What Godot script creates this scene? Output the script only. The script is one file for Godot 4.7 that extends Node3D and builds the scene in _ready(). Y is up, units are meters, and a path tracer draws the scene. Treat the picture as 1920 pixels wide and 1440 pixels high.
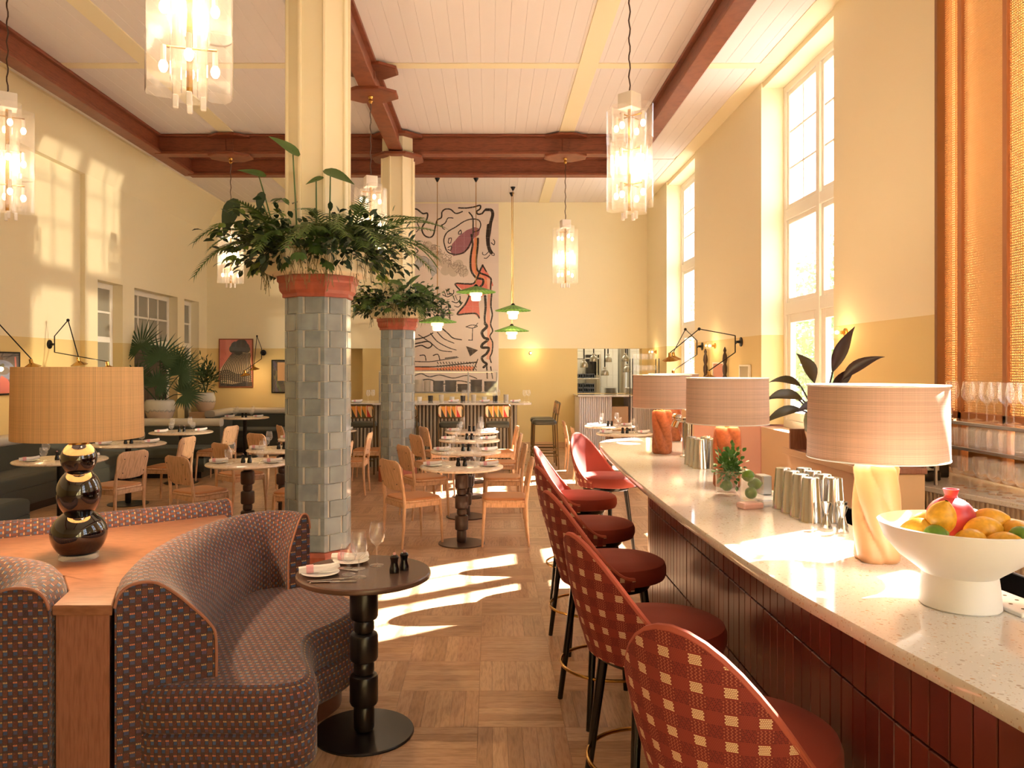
extends Node3D
# x to the right, y up, depth runs to -z; V(x, y, d) takes the depth d in metres in front of the camera's foot

var rng := RandomNumberGenerator.new()
var taken := {}
var M := {}
var PROTO := {}

class MB:
	var st := SurfaceTool.new()
	var g := 1
	func _init() -> void:
		st.begin(Mesh.PRIMITIVE_TRIANGLES)
	func vt(p: Vector3, uv: Vector2) -> void:
		st.set_uv(uv)
		st.add_vertex(p)
	func tri(a: Vector3, b: Vector3, c: Vector3, grp := -1, ua := Vector2.ZERO, ub := Vector2.ZERO, uc := Vector2.ZERO) -> void:
		st.set_smooth_group(grp)
		vt(a, ua)
		vt(c, uc)
		vt(b, ub)
	func quad(a: Vector3, b: Vector3, c: Vector3, d: Vector3, grp := -1, ua := Vector2.ZERO, ub := Vector2.ZERO, uc := Vector2.ZERO, ud := Vector2.ZERO) -> void:
		tri(a, b, c, grp, ua, ub, uc)
		tri(a, c, d, grp, ua, uc, ud)
	func oquad(a: Vector3, b: Vector3, c: Vector3, d: Vector3, out: Vector3) -> void:
		if (b - a).cross(c - a).dot(out) < 0.0:
			quad(a, d, c, b)
		else:
			quad(a, b, c, d)
	func otri(a: Vector3, b: Vector3, c: Vector3, out: Vector3) -> void:
		if (b - a).cross(c - a).dot(out) < 0.0:
			tri(a, c, b)
		else:
			tri(a, b, c)
	func box(c: Vector3, s: Vector3, b := 0.0, basis := Basis()) -> void:
		var h := s * 0.5
		if b <= 0.0:
			for ax in 3:
				for sg in [-1.0, 1.0]:
					var u := (ax + 1) % 3
					var w := (ax + 2) % 3
					var n := Vector3.ZERO
					n[ax] = sg
					var q := []
					for k in [[-1, -1], [1, -1], [1, 1], [-1, 1]]:
						var p := Vector3.ZERO
						p[ax] = sg * h[ax]
						p[u] = k[0] * h[u]
						p[w] = k[1] * h[w]
						q.append(c + basis * p)
					oquad(q[0], q[1], q[2], q[3], basis * n)
			return
		b = minf(b, minf(h.x, minf(h.y, h.z)) * 0.98)
		var pt := func(sx: float, sy: float, sz: float, ax: int) -> Vector3:
			var sgn := Vector3(sx, sy, sz)
			var p := Vector3(sx * (h.x - b), sy * (h.y - b), sz * (h.z - b))
			p[ax] = sgn[ax] * h[ax]
			return c + basis * p
		for ax in 3:
			var u := (ax + 1) % 3
			var w := (ax + 2) % 3
			for sg in [-1.0, 1.0]:
				var q := []
				for k in [[-1, -1], [1, -1], [1, 1], [-1, 1]]:
					var s3 := Vector3.ZERO
					s3[ax] = sg
					s3[u] = k[0]
					s3[w] = k[1]
					q.append(pt.call(s3.x, s3.y, s3.z, ax))
				var n := Vector3.ZERO
				n[ax] = sg
				oquad(q[0], q[1], q[2], q[3], basis * n)
				for sg2 in [-1.0, 1.0]:
					var a3 := Vector3.ZERO
					a3[ax] = sg
					a3[u] = sg2
					a3[w] = -1.0
					var b3 := a3
					b3[w] = 1.0
					var n2 := Vector3.ZERO
					n2[ax] = sg
					n2[u] = sg2
					oquad(pt.call(a3.x, a3.y, a3.z, ax), pt.call(b3.x, b3.y, b3.z, ax), pt.call(b3.x, b3.y, b3.z, u), pt.call(a3.x, a3.y, a3.z, u), basis * n2)
		for sx in [-1.0, 1.0]:
			for sy in [-1.0, 1.0]:
				for sz in [-1.0, 1.0]:
					otri(pt.call(sx, sy, sz, 0), pt.call(sx, sy, sz, 1), pt.call(sx, sy, sz, 2), basis * Vector3(sx, sy, sz))
	func breaks(pts: PackedVector3Array, closed: bool, lim := 0.8) -> PackedInt32Array:
		var out := PackedInt32Array()
		var cur := 0
		var n := pts.size()
		var segs := n if closed else n - 1
		for i in segs:
			if i > 0:
				var a := (pts[i] - pts[i - 1]).normalized()
				var b := (pts[(i + 1) % n] - pts[i]).normalized()
				if a.dot(b) < lim:
					cur += 1
			out.append(cur)
		return out
	func skin(rings: Array, loop := true, cap0 := false, cap1 := false, uvs := Vector2.ONE, lim := 0.8) -> void:
		var nr := rings.size()
		var nc: int = rings[0].size()
		var mid: PackedVector3Array = rings[nr / 2]
		var cb := breaks(mid, loop, lim)
		var colp := PackedVector3Array()
		for i in nr:
			colp.append(rings[i][nc / 3])
		var rb := breaks(colp, false, lim)
		var us := PackedFloat32Array([0.0])
		for j in range(1, nc + 1):
			us.append(us[j - 1] + mid[j % nc].distance_to(mid[j - 1]))
		var v := 0.0
		for i in nr - 1:
			var A: PackedVector3Array = rings[i]
			var B: PackedVector3Array = rings[i + 1]
			var v2 := v + colp[i].distance_to(colp[i + 1])
			for j in (nc if loop else nc - 1):
				var k := (j + 1) % nc
				quad(A[j], A[k], B[k], B[j], g + rb[i] * 40 + cb[j], Vector2(us[j], -v) * uvs, Vector2(us[j + 1], -v) * uvs, Vector2(us[j + 1], -v2) * uvs, Vector2(us[j], -v2) * uvs)
			v = v2
		g += 2000
		if cap0:
			fan(rings[0], true)
		if cap1:
			fan(rings[nr - 1], false)
	func fan(r: PackedVector3Array, flip: bool) -> void:
		var c := Vector3.ZERO
		for p in r:
			c += p
		c /= r.size()
		for j in r.size():
			var k := (j + 1) % r.size()
			var ua := Vector2(r[j].x, r[j].z)
			var ub := Vector2(r[k].x, r[k].z)
			if flip:
				tri(c, r[k], r[j], g, Vector2(c.x, c.z), ub, ua)
			else:
				tri(c, r[j], r[k], g, Vector2(c.x, c.z), ua, ub)
		g += 1
	func lathe(prof: Array, seg := 16, xf := Transform3D(), squash := 0.0) -> void:
		# prof: Vector2(r, y) from bottom to top; squash > 0 turns the circle towards a rounded square
		var rings := []
		for p in prof:
			var r := PackedVector3Array()
			for j in seg:
				var t := TAU * j / seg
				var rr: float = maxf(p.x, 0.0004)
				if squash > 0.0:
					rr *= 1.0 + squash * (pow(sin(2.0 * t), 2.0))
				r.append(xf * Vector3(rr * cos(t), p.y, -rr * sin(t)))
			rings.append(r)
		skin(rings, true)
	func tube(pts: PackedVector3Array, rad: Variant, seg := 8, closed := false, caps := true) -> void:
		var n := pts.size()
		var rings := []
		var nn := Vector3.ZERO
		for i in n:
			var t: Vector3
			if closed:
				t = (pts[(i + 1) % n] - pts[(i + n - 1) % n]).normalized()
			else:
				t = (pts[mini(i + 1, n - 1)] - pts[maxi(i - 1, 0)]).normalized()
			if nn == Vector3.ZERO:
				nn = t.cross(Vector3.UP if absf(t.y) < 0.9 else Vector3.RIGHT).normalized()
			else:
				nn = (nn - t * nn.dot(t)).normalized()
			var bb := t.cross(nn)
			var r: float = rad if rad is float else rad[i]
			var ring := PackedVector3Array()
			for j in seg:
				var a := TAU * j / seg
				ring.append(pts[i] + (nn * cos(a) + bb * sin(a)) * r)
			rings.append(ring)
		if closed:
			rings.append(rings[0])
		skin(rings, true, caps and not closed, caps and not closed)
	func pillow(poly: PackedVector2Array, rg: Array, top := true, bottom := true, smooth_cos := 0.8) -> void:
		# poly in plan (x, depth); rg: Vector2(inset, y) from bottom to top
		var p := poly.duplicate()
		if Geometry2D.is_polygon_clockwise(p):
			p.reverse()
		var n := p.size()
		var nm := PackedVector2Array()
		for i in n:
			var a := (p[i] - p[(i + n - 1) % n]).normalized()
			var b := (p[(i + 1) % n] - p[i]).normalized()
			var na := Vector2(-a.y, a.x)
			var nb := Vector2(-b.y, b.x)
			var m := (na + nb).normalized()
			nm.append(m / maxf(0.35, m.dot(na)))
		var s := Geometry2D.triangulate_polygon(p)
		if s.size() > 0:
			# make sure that the inset goes inwards
			var t0 := p[0] + nm[0] * 0.001
			if not Geometry2D.is_point_in_polygon(t0, p):
				for i in n:
					nm[i] = -nm[i]
		var rings := []
		for r in rg:
			var ring := PackedVector3Array()
			for i in n:
				var q: Vector2 = p[i] + nm[i] * r.x
				ring.append(Vector3(q.x, r.y, -q.y))
			rings.append(ring)
		skin(rings, true, false, false, Vector2.ONE, smooth_cos)
		for e in [[top, rg.size() - 1, 1.0], [bottom, 0, -1.0]]:
			if e[0]:
				var ring: PackedVector3Array = rings[e[1]]
				for k in range(0, s.size(), 3):
					var a := ring[s[k]]
					var b := ring[s[k + 1]]
					var c := ring[s[k + 2]]
					if (b - a).cross(c - a).y * e[2] < 0.0:
						var w := b
						b = c
						c = w
					tri(a, b, c, g, Vector2(a.x, a.z), Vector2(b.x, b.z), Vector2(c.x, c.z))
				g += 1
	func poly3(pts: PackedVector3Array, out: Vector3, uvax := Vector3.RIGHT, uvay := Vector3.UP) -> void:
		# a flat polygon, turned towards out
		var o := out.normalized()
		var u := o.cross(Vector3.UP if absf(o.y) < 0.9 else Vector3.RIGHT).normalized()
		var w := o.cross(u)
		var p2 := PackedVector2Array()
		for p in pts:
			p2.append(Vector2(p.dot(u), p.dot(w)))
		var s := Geometry2D.triangulate_polygon(p2)
		for k in range(0, s.size(), 3):
			var a := pts[s[k]]
			var b := pts[s[k + 1]]
			var c := pts[s[k + 2]]
			if (b - a).cross(c - a).dot(o) < 0.0:
				var t := b
				b = c
				c = t
			tri(a, b, c, -1, Vector2(a.dot(uvax), -a.dot(uvay)), Vector2(b.dot(uvax), -b.dot(uvay)), Vector2(c.dot(uvax), -c.dot(uvay)))
	func ball(c: Vector3, r: Vector3, seg := 12, rows := 8, basis := Basis()) -> void:
		var rings := []
		for i in rows + 1:
			var f := -PI / 2 + PI * i / rows
			var ring := PackedVector3Array()
			for j in seg:
				var t := TAU * j / seg
				var cr := maxf(cos(f), 0.004)
				ring.append(c + basis * (Vector3(cr * cos(t), sin(f), -cr * sin(t)) * r))
			rings.append(ring)
		skin(rings, true, false, false, Vector2.ONE, -2.0)
	func mesh() -> ArrayMesh:
		st.generate_normals()
		st.index()
		return st.commit()

func V(x: float, y: float, d: float) -> Vector3:
	return Vector3(x, y, -d)

func P2(a: Array) -> PackedVector2Array:
	var p := PackedVector2Array()
	for k in range(0, a.size(), 2):
		p.append(Vector2(a[k], a[k + 1]))
	return p

func P3(a: Array) -> PackedVector3Array:
	var p := PackedVector3Array()
	for k in range(0, a.size(), 3):
		p.append(V(a[k], a[k + 1], a[k + 2]))
	return p

func L3(a: Array) -> PackedVector3Array:
	var p := PackedVector3Array()
	for k in range(0, a.size(), 3):
		p.append(Vector3(a[k], a[k + 1], a[k + 2]))
	return p

func PR(a: Array) -> Array:
	var p := []
	for k in range(0, a.size(), 2):
		p.append(Vector2(a[k], a[k + 1]))
	return p

func smooth2(p: PackedVector2Array, sub := 6, closed := false) -> PackedVector2Array:
	var o := PackedVector2Array()
	var n := p.size()
	for i in (n if closed else n - 1):
		var a := p[(i + n - 1) % n] if closed else p[maxi(i - 1, 0)]
		var b := p[i]
		var c := p[(i + 1) % n]
		var d := p[(i + 2) % n] if closed else p[mini(i + 2, n - 1)]
		for k in sub:
			o.append(b.cubic_interpolate(c, a, d, float(k) / sub))
	if not closed:
		o.append(p[n - 1])
	return o

func smooth3(p: PackedVector3Array, sub := 6) -> PackedVector3Array:
	var o := PackedVector3Array()
	var n := p.size()
	for i in n - 1:
		for k in sub:
			o.append(p[i].cubic_interpolate(p[i + 1], p[maxi(i - 1, 0)], p[mini(i + 2, n - 1)], float(k) / sub))
	o.append(p[n - 1])
	return o

func ngon(n: int, apothem: float, c := Vector2.ZERO, turn := 0.0) -> PackedVector2Array:
	var p := PackedVector2Array()
	var r := apothem / cos(PI / n)
	for i in n:
		var t := TAU * (i + 0.5) / n + turn
		p.append(c + Vector2(cos(t), sin(t)) * r)
	return p

func rrect(w: float, h: float, r: float, c := Vector2.ZERO, sub := 4) -> PackedVector2Array:
	var p := PackedVector2Array()
	for q in [[1, 1, 0.0], [-1, 1, 0.25], [-1, -1, 0.5], [1, -1, 0.75]]:
		for k in sub + 1:
			var t: float = TAU * (q[2] + 0.25 * k / sub)
			p.append(c + Vector2(q[0] * (w / 2 - r) + r * cos(t), q[1] * (h / 2 - r) + r * sin(t)))
	return p

func free_name(called: String) -> String:
	if not taken.has(called):
		taken[called] = 0
		return called
	taken[called] += 1
	return "%s_%03d" % [called, taken[called]]

func thing(called: String, label: String, category: String, at := Vector3.ZERO, turn := 0.0, group := "") -> Node3D:
	var o := Node3D.new()
	o.name = free_name(called)
	add_child(o)
	o.position = at
	o.rotation.y = turn
	o.set_meta("label", label)
	o.set_meta("category", category)
	if group != "":
		o.set_meta("group", group)
	return o

func setting(called: String, at := Vector3.ZERO) -> Node3D:
	var o := Node3D.new()
	o.name = free_name(called)
	add_child(o)
	o.position = at
	o.set_meta("kind", "structure")
	return o

func part(called: String, mesh: Mesh, m: Material, parent: Node3D, at := Vector3.ZERO, basis := Basis()) -> MeshInstance3D:
	var o := MeshInstance3D.new()
	o.name = called
	o.mesh = mesh
	o.material_override = m
	parent.add_child(o, true)
	o.transform = Transform3D(basis, at)
	return o

func put(called: String, b: MB, m: Material, parent: Node3D, at := Vector3.ZERO, basis := Basis()) -> MeshInstance3D:
	return part(called, b.mesh(), m, parent, at, basis)

func copy(o: Node3D, at: Vector3, turn := 0.0, label := "", group := "") -> Node3D:
	var c: Node3D = o.duplicate()
	var base := String(o.name)
	var cut := base.rfind("_")
	if cut > 0 and base.substr(cut + 1).is_valid_int():
		base = base.substr(0, cut)
	c.name = free_name(base)
	add_child(c)
	c.position = at
	c.rotation = Vector3(0, turn, 0)
	if label != "":
		c.set_meta("label", label)
	if group != "":
		c.set_meta("group", group)
	return c

# a prototype is built once by make(); every placing after the first is a copy of it
func place(kind: String, make: Callable, at: Vector3, turn: float, label: String, group := "") -> Node3D:
	if not PROTO.has(kind):
		var o: Node3D = make.call()
		PROTO[kind] = o
		o.position = at
		o.rotation = Vector3(0, turn, 0)
		o.set_meta("label", label)
		if group != "":
			o.set_meta("group", group)
		return o
	return copy(PROTO[kind], at, turn, label, group)

func lamp_light(at: Vector3, color: Color, energy: float, size := 0.03) -> OmniLight3D:
	var l := OmniLight3D.new()
	l.name = free_name("lamp_light")
	l.light_color = color
	l.light_energy = energy
	l.light_size = size
	l.omni_range = 30.0
	l.omni_attenuation = 2.0
	l.shadow_enabled = true
	add_child(l)
	l.position = at
	return l

# ---------------------------------------------------------------- materials
func C(r: int, g: int, b: int, a := 255) -> Color:
	return Color8(r, g, b, a)

func mat(key: String, col: Color, rough := 0.6, metal := 0.0, o := {}) -> StandardMaterial3D:
	if M.has(key):
		return M[key]
	var m := StandardMaterial3D.new()
	m.resource_name = key
	m.albedo_color = col
	m.roughness = rough
	m.metallic = metal
	for k in o:
		m.set(k, o[k])
	M[key] = m
	return m

func noise_tex(key: String, freq: float, oct: int, cols: Array, size := 512, kind := FastNoiseLite.TYPE_SIMPLEX_SMOOTH, sd := 1, cell := false) -> Texture2D:
	if M.has(key):
		return M[key]
	var n := FastNoiseLite.new()
	n.noise_type = kind
	n.frequency = freq
	n.seed = sd
	n.fractal_octaves = oct
	if cell:
		n.noise_type = FastNoiseLite.TYPE_CELLULAR
		n.cellular_return_type = FastNoiseLite.RETURN_CELL_VALUE
		n.fractal_type = FastNoiseLite.FRACTAL_NONE
	var t := NoiseTexture2D.new()
	t.noise = n
	t.width = size
	t.height = size
	t.seamless = true
	t.normalize = true
	var gr := Gradient.new()
	var offs := PackedFloat32Array()
	var cc := PackedColorArray()
	for c in cols:
		offs.append(c[0])
		cc.append(c[1])
	gr.offsets = offs
	gr.colors = cc
	if cell:
		gr.interpolation_mode = Gradient.GRADIENT_INTERPOLATE_CONSTANT
	t.color_ramp = gr
	M[key] = t
	return t

func img_mat(key: String, im: Image, scale: Vector2, rough := 0.7, o := {}) -> StandardMaterial3D:
	if M.has(key):
		return M[key]
	var m := mat(key, Color.WHITE, rough, 0.0, o)
	m.albedo_texture = ImageTexture.create_from_image(im)
	m.uv1_scale = Vector3(scale.x, scale.y, 1)
	return m

func tri_mat(key: String, t: Texture2D, col: Color, scale: Vector3, rough := 0.6, o := {}) -> StandardMaterial3D:
	if M.has(key):
		return M[key]
	var m := mat(key, col, rough, 0.0, o)
	m.albedo_texture = t
	m.uv1_triplanar = true
	m.uv1_world_triplanar = true
	m.uv1_triplanar_sharpness = 8.0
	m.uv1_scale = scale
	return m

# ---------------------------------------------------------------- the scene
const SUN := Vector3(-0.62, -0.669, 0.41)

func _ready() -> void:
	rng.seed = 7
	var cam := Camera3D.new()
	cam.name = "camera"
	add_child(cam)
	cam.position = Vector3(0, 1.70, 0)
	cam.projection = Camera3D.PROJECTION_FRUSTUM
	cam.near = 0.05
	cam.far = 200.0
	cam.size = 2.0 * 0.05 * 720.0 / 1450.0
	cam.frustum_offset = Vector2(40.0, -32.0) / 1450.0 * 0.05
	cam.current = true
	var we := WorldEnvironment.new()
	we.name = "environment"
	var e := Environment.new()
	e.background_mode = Environment.BG_SKY
	var sky := Sky.new()
	var sm := ProceduralSkyMaterial.new()
	sm.sky_top_color = Color(0.62, 0.72, 0.86)
	sm.sky_horizon_color = Color(0.93, 0.94, 0.95)
	sm.ground_horizon_color = Color(0.80, 0.78, 0.74)
	sm.ground_bottom_color = Color(0.55, 0.52, 0.47)
	sm.sky_curve = 0.25
	sm.sun_angle_max = 1.0
	sm.energy_multiplier = 5.9
	sky.sky_material = sm
	e.sky = sky
	e.tonemap_mode = Environment.TONE_MAPPER_LINEAR
	e.tonemap_exposure = 1.42
	e.sdfgi_enabled = true
	e.ssao_enabled = true
	e.ssil_enabled = true
	we.environment = e
	add_child(we)
	var sun := DirectionalLight3D.new()
	sun.name = "sun"
	sun.light_color = Color(1.0, 0.99, 0.97)
	sun.light_energy = 20.0
	sun.light_angular_distance = 0.6
	sun.shadow_enabled = true
	add_child(sun)
	sun.look_at_from_position(Vector3.ZERO, SUN, Vector3.UP)
	materials()
	shell()
	columns_and_beams()
	windows()
	outside()
	booths()
	bar()
	stools()
	dining()
	left_side()
	back_counter()
	kitchen()
	chandeliers()
	wall_pieces()
	plants()
	bar_things()

func materials() -> void:
	mat("cream_paint", C(245, 233, 198), 0.75)
	mat("mustard_paint", C(230, 206, 144), 0.7)
	mat("tan_wainscot", C(216, 178, 138), 0.6)
	mat("pink_wainscot", C(226, 172, 156), 0.7)
	mat("ceiling_white", C(236, 228, 224), 0.8)
	mat("window_white", C(242, 236, 222), 0.4)
	mat("pane_glass", C(255, 255, 255, 10), 0.02, 0.0, {"transparency": BaseMaterial3D.TRANSPARENCY_ALPHA})
	mat("drinking_glass", C(255, 255, 255, 9), 0.02, 0.0, {"transparency": BaseMaterial3D.TRANSPARENCY_ALPHA})
	mat("chandelier_glass", C(255, 244, 230, 34), 0.12, 0.0, {"transparency": BaseMaterial3D.TRANSPARENCY_ALPHA})
	mat("frosted_pane", C(150, 146, 130), 0.35)
	mat("black_metal", C(22, 20, 20), 0.35, 0.4)
	mat("black_lacquer", C(14, 13, 14), 0.22)
	mat("brass", C(190, 146, 76), 0.25, 1.0)
	mat("steel", C(205, 203, 198), 0.16, 1.0)
	mat("brushed_steel", C(178, 178, 175), 0.35, 1.0)
	mat("white_ceramic", C(244, 240, 234), 0.22)
	mat("napkin", C(246, 238, 232), 0.85)
	mat("napkin_pink", C(228, 168, 172), 0.85)
	mat("dark_door", C(52, 36, 28), 0.5)
	mat("bulb", C(255, 236, 200), 0.4, 0.0, {"emission_enabled": true, "emission": Color(1.0, 0.88, 0.72), "emission_energy_multiplier": 7.0})
	mat("soft_bulb", C(255, 240, 215), 0.4, 0.0, {"emission_enabled": true, "emission": Color(1.0, 0.86, 0.62), "emission_energy_multiplier": 1.6})
	var grain := noise_tex("grain_tex", 0.012, 5, [[0.0, Color(0.80, 0.77, 0.74)], [0.45, Color(0.95, 0.94, 0.92)], [0.62, Color(1, 1, 1)], [1.0, Color(0.88, 0.85, 0.82)]], 512)
	for k in 5:
		var t: Color = [C(194, 156, 122), C(188, 149, 114), C(202, 165, 130), C(178, 139, 104), C(192, 152, 119)][k]
		tri_mat("oak_x_%d" % k, grain, t, Vector3(0.9, 7, 7), 0.36, {"uv1_offset": Vector3(0.13 * k, 0.2, 0.31 * k)})
		tri_mat("oak_z_%d" % k, grain, t, Vector3(7, 7, 0.9), 0.36, {"uv1_offset": Vector3(0.31 * k, 0.2, 0.17 * k)})
	tri_mat("beam_wood", grain, C(138, 74, 48), Vector3(0.7, 5, 0.7), 0.45)
	tri_mat("chair_wood", grain, C(226, 182, 142), Vector3(7, 1.1, 7), 0.45)
	tri_mat("console_wood", grain, C(158, 108, 80), Vector3(1.2, 4, 5), 0.32)
	tri_mat("console_front", grain, C(156, 104, 82), Vector3(9, 0.8, 9), 0.5)
	tri_mat("lamp_wood_dark", grain, C(176, 104, 62), Vector3(5, 5, 5), 0.5)
	var cloud := noise_tex("cloud_tex", 0.006, 4, [[0.0, Color(0.84, 0.84, 0.84)], [1.0, Color(1, 1, 1)]], 256)
	for k in 4:
		tri_mat("grey_tile_%d" % k, cloud, [C(164, 174, 174), C(156, 167, 168), C(172, 180, 178), C(160, 169, 167)][k], Vector3(2.5, 2.5, 2.5), 0.16, {"uv1_offset": Vector3(0.2 * k, 0.1, 0)})
	mat("tile_grout", C(206, 202, 190), 0.85)
	tri_mat("red_terracotta", cloud, C(190, 100, 74), Vector3(4, 4, 4), 0.45)
	var ter := Image.create(512, 512, false, Image.FORMAT_RGB8)
	ter.fill(C(226, 221, 212))
	var r2 := RandomNumberGenerator.new()
	r2.seed = 4
	for i in 1500:
		var big := r2.randf() < 0.10
		blob(ter, Vector2(r2.randf(), r2.randf()) * 512.0, r2.randf_range(3.5, 6.0) if big else r2.randf_range(0.8, 2.6), [C(206, 178, 150), C(196, 184, 170), C(220, 196, 172), C(186, 168, 150), C(244, 238, 230), C(214, 206, 196)][r2.randi() % 6])
	tri_mat("terrazzo", ImageTexture.create_from_image(ter), Color.WHITE, Vector3(2.4, 2.4, 2.4), 0.07)
	var marb := noise_tex("marble_tex", 0.008, 5, [[0.0, C(226, 196, 164)], [0.42, C(240, 222, 200)], [0.5, C(214, 186, 156)], [0.56, C(242, 226, 206)], [1.0, C(236, 214, 188)]], 256)
	tri_mat("table_marble", marb, Color.WHITE, Vector3(1.5, 1.5, 1.5), 0.18)
	for k in 4:
		mat("oxblood_tile_%d" % k, [C(104, 50, 40), C(98, 46, 38), C(110, 54, 43), C(94, 47, 40)][k], 0.28)
	mat("oxblood_grout", C(150, 104, 88), 0.8)
	mat("table_black", C(26, 22, 21), 0.3)
	mat("table_espresso", C(66, 48, 40), 0.3)
	mat("table_dark_top", C(96, 68, 54), 0.25)
	mat("green_velvet", C(66, 68, 58), 0.85, 0.0, {"rim_enabled": true, "rim": 0.4})
	mat("grey_leather", C(196, 188, 170), 0.5)
	mat("green_leather", C(74, 74, 62), 0.42)

func blob(im: Image, c: Vector2, r: float, col: Color, wrap := true) -> void:
	var w := im.get_width()
	var h := im.get_height()
	var a := 0.7 + 0.6 * fmod(absf(c.x * 0.37 + c.y * 0.11), 1.0)
	for y in range(int(c.y - r * 1.4), int(c.y + r * 1.4) + 1):
		for x in range(int(c.x - r * 1.4), int(c.x + r * 1.4) + 1):
			if pow((x - c.x) * a, 2) + pow((y - c.y) / a, 2) <= r * r:
				if wrap:
					im.set_pixel(posmod(x, w), posmod(y, h), col)
				elif x >= 0 and y >= 0 and x < w and y < h:
					im.set_pixel(x, y, col)

const XR := 3.30      # right wall
const XL := -5.98     # left wall
const DB := 16.30     # back wall
const CEIL := 5.17

func slab(parent: Node3D, called: String, m: String, x0: float, x1: float, y0: float, y1: float, d0: float, d1: float, bev := 0.0) -> MeshInstance3D:
	var b := MB.new()
	b.box(V((x0 + x1) / 2, (y0 + y1) / 2, (d0 + d1) / 2), Vector3(absf(x1 - x0), absf(y1 - y0), absf(d1 - d0)), bev)
	return put(called, b, M[m], parent)

func shell() -> void:
	# floor: basket-weave oak; the 300 strips that show largest are parts, the rest is one field for each tone
	var fl := setting("floor")
	slab(fl, "subfloor", "dark_door", -7.2, 4.0, -0.2, -0.016, -2.4, 19.5)
	var strip := MB.new()
	var L := 0.410
	var W := L / 6.0
	var prof := func(b: MB, at: Vector3, bs: Basis) -> void:
		var hx := L / 2 - 0.0003
		var hz := W / 2 - 0.0003
		var e := 0.0008
		var q := []
		for k in [[-1, -1], [1, -1], [1, 1], [-1, 1]]:
			q.append(at + bs * Vector3(k[0] * (hx - e), 0, k[1] * (hz - e)))
		for k in [[-1, -1], [1, -1], [1, 1], [-1, 1]]:
			q.append(at + bs * Vector3(k[0] * hx, -0.0008, k[1] * hz))
		for k in [[-1, -1], [1, -1], [1, 1], [-1, 1]]:
			q.append(at + bs * Vector3(k[0] * hx, -0.014, k[1] * hz))
		b.oquad(q[0], q[1], q[2], q[3], Vector3.UP)
		for i in 4:
			var j := (i + 1) % 4
			var o: Vector3 = (q[4 + i] + q[4 + j]) / 2 - at
			b.oquad(q[i], q[j], q[4 + j], q[4 + i], o + Vector3.UP * 0.1)
			b.oquad(q[4 + i], q[4 + j], q[8 + j], q[8 + i], o)
	prof.call(strip, Vector3.ZERO, Basis())
	var sm := strip.mesh()
	var field := {}
	var n_parts := 0
	var turn := Basis(Vector3.UP, PI / 2)
	for bz in range(-14, 30):
		for bx in range(-16, 11):
			var x0 := -0.06 + bx * L
			var d0 := 4.47 + bz * L
			if x0 > XR + 0.4 or d0 > DB + 0.1:
				continue
			var along_z := (bx + bz) % 2 != 0
			for k in 6:
				var at := V(x0 + (k + 0.5) * W, 0, d0 + L / 2) if along_z else V(x0 + L / 2, 0, d0 + (k + 0.5) * W)
				at.y -= rng.randf() * 0.0003
				var key := "oak_%s_%d" % ["z" if along_z else "x", rng.randi() % 5]
				var dd := -at.z
				if n_parts < 300 and dd > 3.2 and absf(at.x - 0.06) < 0.92:
					n_parts += 1
					part("plank", sm, M[key], fl, at, turn if along_z else Basis())
				else:
					if not field.has(key):
						field[key] = MB.new()
					prof.call(field[key], at, turn if along_z else Basis())
	# one mesh with a surface for each tone of oak
	var fm := ArrayMesh.new()
	for key in field:
		var fb: MB = field[key]
		fb.st.generate_normals()
		fb.st.index()
		fb.st.commit(fm)
		fm.surface_set_material(fm.get_surface_count() - 1, M[key])
	var fo := MeshInstance3D.new()
	fo.name = "parquet_field"
	fo.mesh = fm
	fo.set_meta("kind", "stuff")
	fl.add_child(fo, true)
	# ceiling: boards and cream battens
	var ce := setting("ceiling")
	slab(ce, "ceiling_slab", "ceiling_white", -7.2, 4.0, CEIL + 0.016, CEIL + 0.3, -2.4, 19.5)
	var pm := {}
	for seg in [[-2.4, 3.5], [3.64, 8.83], [8.97, 12.75], [12.95, DB]]:
		var len: float = seg[1] - seg[0]
		var b := MB.new()
		b.box(Vector3.ZERO, Vector3(0.1535, 0.016, len), 0.0015)
		var me := b.mesh()
		var x := -6.0
		while x < XR - 0.25:
			part("board", me, M["ceiling_white"], ce, V(x + 0.0775, CEIL + 0.009 + rng.randf() * 0.0015, (seg[0] + seg[1]) / 2))
			x += 0.155
	for xb in [-3.90, 1.12]:
		slab(ce, "batten", "cream_paint", xb - 0.11, xb + 0.11, CEIL - 0.012, CEIL + 0.012, -2.4, DB, 0.003)
	for db in [3.57, 8.90]:
		slab(ce, "batten", "cream_paint", -6.0, XR, CEIL - 0.010, CEIL + 0.012, db - 0.07, db + 0.07, 0.003)
	slab(ce, "edge_board", "cream_paint", XR - 0.22, XR + 0.4, CEIL - 0.006, CEIL + 0.015, -2.4, DB)
	# left wall with a cove, a shallow step and three glazed openings
	var wl := setting("wall_left")
	var openings := [[11.77, 12.57], [12.98, 14.77], [15.10, 15.85]]
	for band in [["upper_wall", "cream_paint", 2.09, CEIL + 0.1], ["lower_wall", "mustard_paint", -0.1, 2.09]]:
		slab(wl, band[0], band[1], XL - 0.6, XL - 0.07, band[2], band[3], -2.4, 11.40)
		var d0 := 11.40
		for op in openings + [[DB + 0.5, 0.0]]:
			slab(wl, band[0], band[1], XL - 0.6, XL, band[2], band[3], d0, op[0])
			if op[1] > 0.0 and band[0] == "upper_wall":
				slab(wl, band[0], band[1], XL - 0.6, XL, 3.03, band[3], op[0], op[1])
			d0 = op[1]
	var cove := MB.new()
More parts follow.
